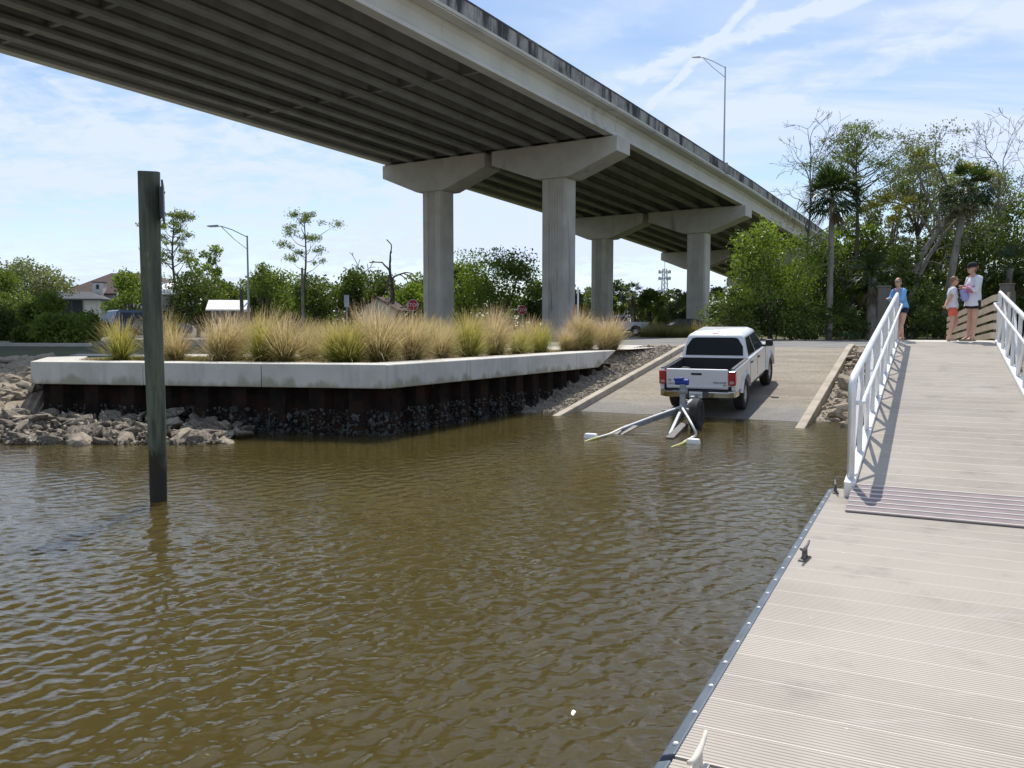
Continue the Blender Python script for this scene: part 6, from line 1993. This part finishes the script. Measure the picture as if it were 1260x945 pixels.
def half_bare_oak():
    g = np.random.default_rng(331)
    y = 51.5
    t = thing('oak_tree', 'spreading half bare oak with pale leaning limbs and yellow green tufts', 'tree', ground_at(1118, y))
    mb = MB(); ends = []
    def P(u, v, dy=0.0):
        p = at_y(u, v, y + dy); return p - t.location
    stems = [([P(1122, 345), P(1135, 312), P(1150, 290), P(1175, 262), P(1190, 240)], 0.20, 0.09), ([P(1118, 372), P(1140, 320), P(1162, 288), P(1196, 250, 1)], 0.17, 0.07),
             ([P(1150, 292), P(1130, 262), P(1105, 250), P(1078, 247)], 0.10, 0.03), ([P(1160, 280, -1), P(1142, 245), P(1130, 215), P(1120, 196)], 0.11, 0.03),
             ([P(1172, 265), P(1165, 228), P(1150, 195), P(1152, 172)], 0.10, 0.03), ([P(1185, 250), P(1200, 262), P(1222, 258), P(1248, 245)], 0.10, 0.03),
             ([P(1120, 365), P(1121, 390), P(1120, 418)], 0.22, 0.26)]
    for pts, a, b in stems:
        n = len(pts)
        mb.tube(pts, [a + (b - a) * i / (n - 1) for i in range(n)], 7, False)
        for k in range(7):
            f = 0.25 + 0.75 * g.random()
            q = f * (n - 1); j = int(min(q, n - 2)); o = pts[j].lerp(pts[j + 1], q - j)
            if pts is stems[-1][0]: continue
            twig(mb, o, Vector(g.normal(0, 1, 3)) + Vector((0, 0, 0.5)), 1.1, b * 0.7, 3, g, 0.55, ends, 0.22, 0.011, (2, 2))
    mb.build('trunk', M['palebark'], t, smooth='all')
    C, S, T = [], [], []
    for e in ends:
        if g.random() < 0.55:
            n = 26
            C.append(np.array(e) + g.normal(0, 0.28, (n, 3)) * np.array([1.2, 1.2, 0.6])); S.append(0.15 * g.uniform(0.6, 1.3, n)); T.append(g.random(n))
    link('leaves', cards_mesh('leaves', np.concatenate(C), np.concatenate(S), np.concatenate(T), g, 0.5, 0.3, M['leafgrey']), None, t)
    lob = [(*P(1075, 252), 0.55), (*P(1090, 243), 0.6), (*P(1105, 256), 0.5), (*P(1062, 258), 0.4), (*P(1166, 231), 0.45), (*P(1120, 246), 0.5), (*P(1098, 270), 0.5), (*P(1130, 190), 0.6), (*P(1145, 205), 0.5),
           (*P(1215, 215), 0.6), (*P(1190, 205), 0.7)]
    Pn, s, ti = lobes_leaves(lob, 2600, 0.16, g, 0.2, 0.5)
    link('tufts', cards_mesh('tufts', Pn, s, ti, g, 0.5, 0.3, M['leafyellow']), None, t)
    return t
half_bare_oak()
for i, (u, y, vt, w_, m_, lab) in enumerate((
        (1092, 58, 208, 78, 'leafgrey', 'pale airy tree behind the yellow green tufts of the oak'), (1152, 60, 186, 92, 'leafgrey', 'tall pale airy tree behind the middle of the oak'),
        (1204, 58, 200, 84, 'leaf', 'green airy tree behind the leaning palm'), (1252, 57, 222, 90, 'leaflight', 'light green tree above the bank-side post'), (1040, 57, 262, 70, 'leaflight', 'light green low tree between the tall palm and the tall pine'))):
    wood(u, y, vt, w_, m_, 340 + i, lab, n=4200, crown0=0.38, leaf=0.19, nl=40, lobe=0.10, group=fw_grp, bark='palebark')

# ================================================================== TREES BEYOND THE BED (middle and left)
def far(u, y, vt, wpx, m_, seed, lab, n=2600, crown0=0.12, nl=20, leaf=None, **k):
    return wood(u, y, vt, wpx, m_, seed, lab, n=int(n * 1.45), crown0=crown0, nl=nl, leaf=leaf or 0.0034 * y, **k)
g = np.random.default_rng(71)
hedge = 'trees of the far wood behind the bed'
far(612, 80, 304, 120, 'leaflight', 401, 'airy bright green tree between the two front bridge columns', n=5200, nl=30, crown0=0.15, lobe=0.13)
far(575, 84, 318, 60, 'leaf', 402, 'green tree close behind the first front bridge column', n=2600)
for i, (u, vt, w_, m_) in enumerate(((335, 330, 60, 'leaf'), (362, 332, 58, 'leaflight'), (392, 336, 64, 'leafdark'), (425, 330, 62, 'leafdark'), (452, 326, 58, 'leafdark'), (478, 338, 54, 'leafdark'), (505, 344, 60, 'leaflight'),
                                      (535, 335, 60, 'leaf'), (658, 342, 50, 'leafdark'), (690, 348, 50, 'leafdark'), (312, 338, 50, 'leafdark'))):
    far(u, 88 + 6 * math.sin(i * 1.9), vt, w_ * 1.2, m_, 410 + i, ('green', 'light green', 'dark green')[('leaf', 'leaflight', 'leafdark').index(m_)] + ' bushy far tree ' +
        ('between the street lamp and the pale pole', 'right behind the pale pole', 'beside the thin leaning pine', 'behind the grey road sign', 'at the thin dead treetop', 'behind the dark broken snag',
         'behind the left-hand stop sign', 'beside the first front bridge column', 'behind the stop sign between the columns', 'against the second front bridge column', 'behind the street lamp pole')[i], group=hedge, n=2800)
for i in range(14):
    u = 715 + i * 17
    far(u, 118 + 8 * math.sin(i * 2.3), 362 - 10 * abs(math.sin(i * 1.7)) - (10 if i == 3 else 0), 34, ('leafdark', 'leafgrey', 'leaf')[i % 3], 440 + i, ('dark', 'grey green', 'mid green')[i % 3] + ' low distant tree seen under the bridge', group='distant trees under the bridge', n=1300, nl=14, crown0=0.05)
palm('cabbage_palm', 'small distant cabbage palm between the bridge columns', ground_at(778, 110), top_z(362, 110) - LAND, 2.0, 471, None, 0.2, (0, 0), 26, 4)
pine('thin_pine', 'thin leaning pine with sparse tufts behind the grass bed', ground_at(374, 78), top_z(262, 78) - LAND, 6.2, 473, 0.55, 2600, 0.17, 14, 0.24, lean=(0.3, 0))
bare_tree('dead_snag', 'dark dead snag with broken limbs behind the grass bed', ground_at(482, 76), top_z(300, 76) - LAND, 474, 0.36, 3, 0.4, 'snag', 0.40, (1, 2), 6, 0.05)
bare_tree('dead_snag', 'thin dead treetop beside the dark broken snag', ground_at(440, 86), top_z(318, 86) - LAND, 475, 0.2, 3, 0.4, 'snag', 0.6, (1, 2), 5, 0.03)
pine('slash_pine', 'tall dark pine beside the timber pile', ground_at(216, 64), top_z(263, 64) - LAND, 5.2, 476, 0.55, 4000, 0.17, 20, 0.21)
far(258, 70, 300, 46, 'leaflight', 477, 'slim light green tree beside the tall dark pine', n=2000, crown0=0.1, lobe=0.14)
far(243, 62, 332, 76, 'leafdark', 478, 'round dark green tree behind the grass bed', n=4200, nl=26)
far(283, 74, 345, 40, 'leaf', 479, 'small green tree left of the street lamp', n=1500)
far(325, 66, 322, 36, 'leaf', 480, 'thin pale tree beside the street lamp', n=1000, crown0=0.3)
# left side: oaks and hedges behind the road
far(40, 70, 316, 110, 'leafgrey', 501, 'big grey green oak behind the road', n=6000, nl=36, crown0=0.12, lobe=0.13)
far(8, 58, 328, 70, 'leaf', 502, 'green tree at the near end of the road', n=3200)
far(85, 80, 338, 60, 'leaf', 503, 'green tree behind the brown roofed house', n=2200)
far(160, 52, 333, 62, 'leaflight', 504, 'light green conical tree in front of the white roofed building', n=4200, nl=28, crown0=0.05, lobe=0.14)
far(190, 90, 330, 90, 'leafgrey', 505, 'pale tree behind the white roofed building', n=2200)
far(-30, 50, 320, 90, 'leaf', 507, 'green tree at the road bend', n=2600)
for i, (u, y, vt, w_, m_) in enumerate(((60, 40, 357, 70, 'leaflight'), (100, 38, 380, 60, 'leaf'), (20, 42, 378, 80, 'leafdark'), (78, 35, 385, 70, 'leaflight'), (40, 36, 398, 60, 'leaf'), (-10, 38, 372, 70, 'leafdark'), (115, 41, 388, 40, 'leaf'))):
    far(u, y, vt, w_, m_, 510 + i, ('tall lime green hedge shrub in front of the screened porch', 'green hedge shrub beside the parked blue grey car', 'big dark hedge shrub beside the road', 'broad lime green shrub at the kerb', 'low green shrub at the kerb', 'dark hedge shrub by the road bend', 'small green shrub left of the first grass clump')[i], group='shrubs beside the road', n=3000, nl=20, crown0=0.0, leaf=0.15, trunk=0.05, name='shrub', cat='shrub')
# woods farther off that close the view, each one mass
def far_wood(name, label, u0, u1, y0, y1, v_lo, v_hi, n, leaf, mat_, seed):
    g = np.random.default_rng(seed)
    lob = []
    for i in range(int((u1 - u0) / 7)):
        u = g.uniform(u0, u1); y = g.uniform(y0, y1)
        H = top_z(g.uniform(v_lo, v_hi), y) - LAND
        p = ground_at(u, y)
        for k in range(4):
            f = (k + 0.5) / 4
            rr = 0.22 * H * g.uniform(0.8, 1.3) + 0.5
            lob.append((p.x + g.normal(0, 0.18 * H), p.y + g.normal(0, 0.15 * H), LAND + max(H * f - rr * 0.4, rr * 0.4), rr))
    P, s, ti = lobes_leaves(lob, n, leaf, g, 0.3)
    o = link(name, cards_mesh(name, P, s, ti * 0.8, g, 0.7, 0.3, M[mat_]))
    return tag(o, label, 'trees', kind='stuff')
far_wood('far_wood', 'dense low green wood closing the view behind the grass bed', -160, 760, 100, 135, 352, 374, 26000, 0.7, 'leafdark', 601)
far_wood('far_wood', 'dense dark wood behind the trees beside the parking lot', 925, 1420, 60, 72, 296, 335, 16000, 0.42, 'leafdark', 602)
far_wood('far_wood', 'distant tree belt seen under the bridge', 690, 970, 150, 190, 360, 378, 11000, 0.85, 'leafgrey', 603)
# low golden grass along the far side of the lot
low = [clump_mesh(140 + i, 260, 0.9, M['grass_low'], 0.6, 0.05) for i in range(3)]
for i in range(34):
    u = 792 + 3.4 * i; y = 62 + 3 * math.sin(i * 1.7)
    o = link('grass_tuft', low[i % 3], None, None, ground_at(u, y), (0, 0, i * 1.1), (1.7, 1.7, 1.15 + 0.3 * math.sin(i * 2.2)))
    tag(o, 'low golden grass tuft on the far side of the parking lot', 'grass', 'golden grass tufts past the lot')
# ================================================================== HOUSES, VEHICLES, SIGNS, LAMPS BEHIND
def hip_roof(x0, x1, y0, y1, z, h, ridge, over=0.35, th=0.12):
    x0, x1, y0, y1 = x0 - over, x1 + over, y0 - over, y1 + over
    ym = (y0 + y1) / 2
    a = [(x0, y0, z), (x1, y0, z), (x1, y1, z), (x0, y1, z), (x0 + ridge, ym, z + h), (x1 - ridge, ym, z + h)]
    return MB().add([*a, *[(p[0], p[1], p[2] - th) for p in a[:4]]], [(0, 1, 5, 4), (1, 2, 5), (2, 3, 4, 5), (3, 0, 4), (0, 6, 7, 1), (1, 7, 8, 2), (2, 8, 9, 3), (3, 9, 6, 0), (6, 9, 8, 7)])
def house_left():
    y = 72.0
    c = ground_at(118, y)
    h = thing('house', 'brown roofed house with a white chimney behind the hedge', 'house', c, (0, 0, rad(8)))
    zt = top_z(361, y) - LAND
    MB().box(-2.5, 6.5, 0, 8, -0.3, zt).build('wall', M['stucco'], h)
    hr = top_z(341, y) - LAND
    rf = hip_roof(-2.5, 6.5, 0, 8, zt, hr - zt + 0.6, 3.0).build('roof', M['tileroof'], h)
    for i in range(5):
        zz = zt + 0.1 + i * (hr - zt) / 5
    ch = MB().box(0.0, 0.85, -0.5, 0.3, zt - 0.4, top_z(348, y) - LAND).build('chimney', M['stucco'], h)
    MB().box(0.30, 0.52, -0.52, -0.49, top_z(356, y) - LAND, top_z(350.5, y) - LAND).build('vent', M['screen'], ch)
    MB().box(-0.06, 0.91, -0.56, 0.36, top_z(348, y) - LAND, top_z(347, y) - LAND).build('chimney_cap', M['tileroof'], ch)
    # screened porch with its own hipped roof
    pz = top_z(369, y) - LAND
    p = MB().box(-4.0, 0.0, -3.0, 0.0, -0.2, pz).build('porch_screen', M['screen'], h)
    for k in range(6):
        x = -4.0 + 0.8 * k
        MB().box(x - 0.03, x + 0.03, -3.03, -2.99, -0.2, pz - 0.002).build('porch_post', M['greyroof'], p)
    MB().box(0.0, 1.4, -2.9, -0.2, -0.2, pz).build('porch_wall', M['stucco'], h)
    MB().box(0.35, 1.05, -2.94, -2.89, 0.4, pz - 0.35).build('door', M['stucco'], h)
    hip_roof(-4.0, 1.4, -3.0, 0.6, pz, top_z(361, y) - LAND - pz + 0.1, 1.6, 0.3).build('porch_roof', M['greyroof'], h)
house_left()
def gable(name, label, u, y, vt, ve, w, dep, rot, roof, wall='stucco'):
    c = ground_at(u, y)
    h = thing(name, label, 'building', c, (0, 0, rot))
    e, r = top_z(ve, y) - LAND, top_z(vt, y) - LAND
    MB().prism([(-dep / 2, -0.3), (dep / 2, -0.3), (dep / 2, e), (0, r - 0.06), (-dep / 2, e)], 'x', -w / 2, w / 2).build('wall', M[wall], h)
    for sd in (-1, 1):
        o = 0.4
        k = (r - e) / (dep / 2)
        MB().add([(-w / 2 - o, 0, r), (w / 2 + o, 0, r), (w / 2 + o, sd * (dep / 2 + o), e - k * o), (-w / 2 - o, sd * (dep / 2 + o), e - k * o),
                  (-w / 2 - o, 0, r + 0.1), (w / 2 + o, 0, r + 0.1), (w / 2 + o, sd * (dep / 2 + o), e - k * o + 0.1), (-w / 2 - o, sd * (dep / 2 + o), e - k * o + 0.1)],
                 [(0, 1, 2, 3), (4, 7, 6, 5), (0, 4, 5, 1), (1, 5, 6, 2), (2, 6, 7, 3), (3, 7, 4, 0)]).build('roof_panel', M[roof], h)
    for x in (-w / 4, w / 4):
        f = MB().box(x - 0.5, x + 0.5, -dep / 2 - 0.04, -dep / 2 + 0.02, 0.9, 2.0).build('window', M['white'], h)
        MB().box(x - 0.42, x + 0.42, -dep / 2 - 0.06, -dep / 2 - 0.03, 0.98, 1.92).build('pane', M['glass2'], f)
    return h
gable('building', 'pale building with a white metal roof behind the timber pile', 193, 62, 349, 361, 2.8, 3.2, rad(60), 'whiteroof')
gable('shed', 'low shed with a white metal roof behind the grass bed', 282, 60, 371, 380, 1.9, 2.4, rad(12), 'whiteroof')
gable('cottage', 'small brown gabled cottage beyond the far wood edge', 472, 76, 367, 380, 3.2, 3.0, rad(80), 'tileroof')

def make_car(name, label, paint, loc, rot, L=4.5, H=1.65, cat='car', suv=True):
    t = thing(name, label, cat, loc, rot)
    wb = 2.65; x0 = -0.95; x1 = x0 + L
    belt = H * 0.58
    prof = [(x0, 0.40)] + [(-0.55, 0.32)] + arc(0, 0.33, 0.39, 160, 20, 9) + [(0.55, 0.30), (wb - 0.55, 0.30)] + arc(wb, 0.33, 0.39, 160, 20, 9) + [(x1 - 0.1, 0.35), (x1, 0.55), (x1 - 0.05, 0.80), (x1 - 0.9, belt), (x0 + 0.05, belt), (x0 - 0.02, 0.8)]
    MB().prism(prof, 'y', -0.88, 0.88).build('body', paint, t, bevel=0.05, smooth=True)
    rt = x0 + (0.35 if suv else 0.9)
    q = [(x0 + 0.05, belt - 0.02), (x1 - 1.05, belt - 0.02), (x1 - 1.9, H - 0.06), (x1 - 2.2, H), (rt + 0.2, H), (rt, H - 0.06)]
    m = MB()
    k = len(q)
    def yy(z): return 0.85 - 0.20 * (z - belt) / (H - belt)
    vs = [(a, yy(b), b) for a, b in q] + [(a, -yy(b), b) for a, b in q]
    cab = m.add(vs, [tuple(range(k)), tuple(range(2 * k - 1, k - 1, -1))] + [(i, i + k, (i + 1) % k + k, (i + 1) % k) for i in range(k)]).build('cabin', paint, t, bevel=0.04, smooth=True)
    za, zb_ = belt + 0.06, H - 0.14
    for sd in (-1, 1):
        for a, b in ((0.06, 0.34), (0.37, 0.64), (0.67, 0.97)):
            def X(f, z):
                l = x0 + 0.16 + (rt + 0.1 - x0 - 0.16) * (z - belt) / (H - belt); r_ = x1 - 1.2 + (x1 - 2.1 - x1 + 1.2) * (z - belt) / (H - belt)
                return l + (r_ - l) * f
            MB().hexa([(X(a, za), sd * (yy(za) - .03), za), (X(b, za), sd * (yy(za) - .03), za), (X(b, zb_), sd * (yy(zb_) - .03), zb_), (X(a, zb_), sd * (yy(zb_) - .03), zb_),
                       (X(a, za), sd * (yy(za) + .008), za), (X(b, za), sd * (yy(za) + .008), za), (X(b, zb_), sd * (yy(zb_) + .008), zb_), (X(a, zb_), sd * (yy(zb_) + .008), zb_)]).build('side_window', M['glass2'], cab)
        MB().box(x0 - 0.04, x0 + 0.08, sd * 0.62, sd * 0.86, 0.70, 0.92).build('tail_lamp', M['red'], t, bevel=0.02)
        MB().box(x1 - 0.12, x1 + 0.02, sd * 0.55, sd * 0.82, 0.58, 0.74).build('headlight', M['clear'], t, bevel=0.02)
        make_wheel(t, 0, sd * 0.76, sd, 0.33, 0.2, 0.2); make_wheel(t, wb, sd * 0.76, sd, 0.33, 0.2, 0.2)
    q1 = [(x0 + 0.10, 0.70, za), (x0 + 0.10, -0.70, za), (rt + 0.02, -0.60, zb_), (rt + 0.02, 0.60, zb_)]
    MB().add([(a - 0.03, b, c) for a, b, c in q1] + [(a + 0.06, b, c) for a, b, c in q1], [(0, 1, 2, 3), (7, 6, 5, 4), (0, 4, 5, 1), (1, 5, 6, 2), (2, 6, 7, 3), (3, 7, 4, 0)]).build('rear_window', M['glass2'], cab)
    return t
make_car('parked_suv', 'blue grey parked car showing its roof above the grass clumps', M['bluegrey'], ground_at(152, 47), (0, 0, rad(48)), 4.6, 1.70)
make_truck('silver pickup truck parked past the grass bed beyond the lot', M['silver'], ground_at(783, 72), (0, 0, rad(170)), False)
make_car('parked_car', 'dark parked car at the far bridge column', M['black'], ground_at(835, 78), (0, 0, rad(5)), 4.5, 1.5, suv=False)
make_car('parked_suv', 'silver parked car seen just over the white pickup roof', M['silver'], ground_at(902, 66), (0, 0, rad(25)), 4.6, 1.75)

def stop_sign(u, v, px, label):
    y = 0.75 * FPX / px
    p = at_y(u, v, y)
    t = thing('stop_sign', label, 'sign', (p.x, p.y, LAND), (0, 0, -math.atan2(p.x, p.y)), 'red stop signs')
    z = p.z - LAND
    MB().box(-0.03, 0.03, 0.01, 0.06, -0.3, z + 0.3).build('post', M['steel'], t)
    def octo(r): return [(r * math.cos(rad(22.5 + 45 * k)), z + r * math.sin(rad(22.5 + 45 * k))) for k in range(8)]
    MB().prism(octo(0.405), 'y', -0.008, 0.008).build('rim', M['white'], t)
    MB().prism(octo(0.375), 'y', -0.014, 0.0).build('panel', M['signred'], t)
    text_mesh('STOP', 0.34, M['white'], 'lettering', t, Matrix.Translation((0, -0.017, z)) @ Matrix.Rotation(rad(90), 4, 'X'), 0.003)
stop_sign(508, 375.5, 13.5, 'red stop sign left of the first front bridge column')
stop_sign(642.5, 381.5, 11, 'red stop sign between the two front bridge columns')
def lamp(name, label, p, H, arm, ang, rpole=0.09):
    t = thing(name, label, 'street lamp', p, (0, 0, ang))
    MB().lathe([(rpole * 1.9, -0.05), (rpole * 1.9, 0.3), (rpole, 0.34), (rpole * 0.62, H)], 10).build('pole', M['lamp'], t, smooth=True)
    rise = arm * 0.32
    MB().tube([(0, 0, H - 0.1), (arm * 0.5, 0, H + rise * 0.62), (arm * 0.85, 0, H + rise * 0.97), (arm, 0, H + rise)], 0.035, 6).build('arm', M['lamp'], t)
    MB().tube([(0, 0, H - 0.95), (arm * 0.45, 0, H - 0.95 + (rise + 0.5) * 0.62), (arm * 0.86, 0, H + rise * 0.93)], 0.03, 6).build('arm_brace', M['lamp'], t)
    hd = MB().hexa([(arm - 0.05, -0.14, H + rise - 0.05), (arm + 0.75, -0.10, H + rise - 0.03), (arm + 0.75, 0.10, H + rise - 0.03), (arm - 0.05, 0.14, H + rise - 0.05),
                    (arm - 0.05, -0.10, H + rise + 0.10), (arm + 0.70, -0.06, H + rise + 0.05), (arm + 0.70, 0.06, H + rise + 0.05), (arm - 0.05, 0.10, H + rise + 0.10)]).build('lamp_head', M['lamp'], t, bevel=0.03)
    MB().box(arm + 0.1, arm + 0.6, -0.08, 0.08, H + rise - 0.07, H + rise - 0.045).build('lens', M['lampglass'], hd)
    return t
lamp('street_lamp', 'grey street lamp with a long arm behind the grass bed', ground_at(306.5, 60), top_z(290, 60) - LAND, 2.1, rad(180))
lamp('street_lamp', 'street lamp mostly hidden behind a front bridge column', ground_at(686, 90), top_z(342, 90) - LAND, 2.6, rad(180))
# lamp standing on the bridge parapet
def bridge_lamp():
    lo, hi = 0.0, 60.0
    f = lambda t: (P1 + BX * t + BN * 0.8)
    for _ in range(50):
        m = (lo + hi) / 2
        p = f(m)
        if 630 + FPX * p.x / p.y > 886.5: hi = m
        else: lo = m
    p = f(lo)
    z0 = P1.z - 1.1 * lo / 30.2 + 2.3
    H = at_y(886, 82, p.y).z - z0
    t = lamp('bridge_lamp', 'tall slim street lamp standing on the bridge parapet', (p.x, p.y, z0), H, 2.4, rad(180 + 4))
    MB().box(-0.3, 0.3, -0.3, 0.3, -0.7, 0.28).build('pedestal', M['parapet'], t)
bridge_lamp()
# white marker pipe and rusty post by the second column, pole and sign in the bed behind
p = ground_at(711, 44)
t = thing('marker_pipe', 'slim white marker pipe in front of the near bridge column', 'post', p)
MB().lathe([(0.045, -0.3), (0.045, top_z(354, 44) - LAND), (0.02, top_z(353, 44) - LAND)], 8).build('pipe', M['white'], t, smooth=True)
p = ground_at(709 + 7, 43)
t = thing('rusty_post', 'short orange brown post beside the white marker pipe', 'post', ground_at(708, 43))
MB().box(-0.07, 0.07, -0.07, 0.07, -0.3, top_z(375, 43) - LAND).build('shaft', M['orange'], t, bevel=0.01)
t = thing('utility_pole', 'bare pale pole standing behind the grass bed near the thin pine', 'pole', ground_at(373, 62))
MB().lathe([(0.12, -0.3), (0.09, top_z(330, 62) - LAND), (0.03, top_z(329, 62) - LAND)], 10).build('shaft', M['palebark'], t, smooth=True)
t = thing('road_sign', 'grey back of a small road sign behind the grass bed', 'sign', ground_at(427, 50))
MB().box(-0.03, 0.03, 0.0, 0.05, -0.3, top_z(364, 50) - LAND).build('post', M['steel'], t)
MB().box(-0.15, 0.15, -0.02, 0.0, top_z(378, 50) - LAND, top_z(363, 50) - LAND).build('panel', M['steel'], t)
t = thing('wooden_bollard', 'dark timber bollard behind the grass bed beside the street lamp', 'post', ground_at(298, 48))
MB().box(-0.09, 0.09, -0.09, 0.09, -0.3, top_z(357, 48) - LAND).build('shaft', M['greywood'], t, bevel=0.02)
def tower():
    y = 620.0
    p = ground_at(817, y)
    t = thing('lattice_tower', 'distant lattice radio tower with antennas between the bridge columns', 'tower', p)
    H = top_z(331, y) - LAND
    leg = MB(); w0, w1 = 4.5, 1.7
    def c(k, f):
        w = w0 + (w1 - w0) * f
        return Vector((w * math.cos(2 * math.pi * k / 3 + 0.3), w * math.sin(2 * math.pi * k / 3 + 0.3), H * f))
    for k in range(3):
        MB().tube([c(k, 0), c(k, 1)], 0.35, 5).build('leg', M['lamp'], t)
    for i in range(12):
        for k in range(3):
            leg.tube([c(k, i / 12), c((k + 1) % 3, (i + 1) / 12)], 0.16, 4); leg.tube([c(k, (i + 1) / 12), c((k + 1) % 3, (i + 1) / 12)], 0.16, 4)
    leg.build('lattice', M['lamp'], t)
    for f in (0.62, 0.84, 0.95):
        m = MB()
        for k in range(9):
            a = 2 * math.pi * k / 9
            m.box(4.2 * math.cos(a) - 0.35, 4.2 * math.cos(a) + 0.35, 4.2 * math.sin(a) - .35, 4.2 * math.sin(a) + .35, H * f - 1.2, H * f + 1.2)
        m.tube([(4.2 * math.cos(2 * math.pi * k / 9), 4.2 * math.sin(2 * math.pi * k / 9), H * f) for k in range(10)], 0.2, 4)
        m.build('antenna_array', M['lamp'], t)
    MB().tube([(0, 0, H), (0, 0, H + 6)], 0.2, 5).build('mast', M['lamp'], t)
tower()
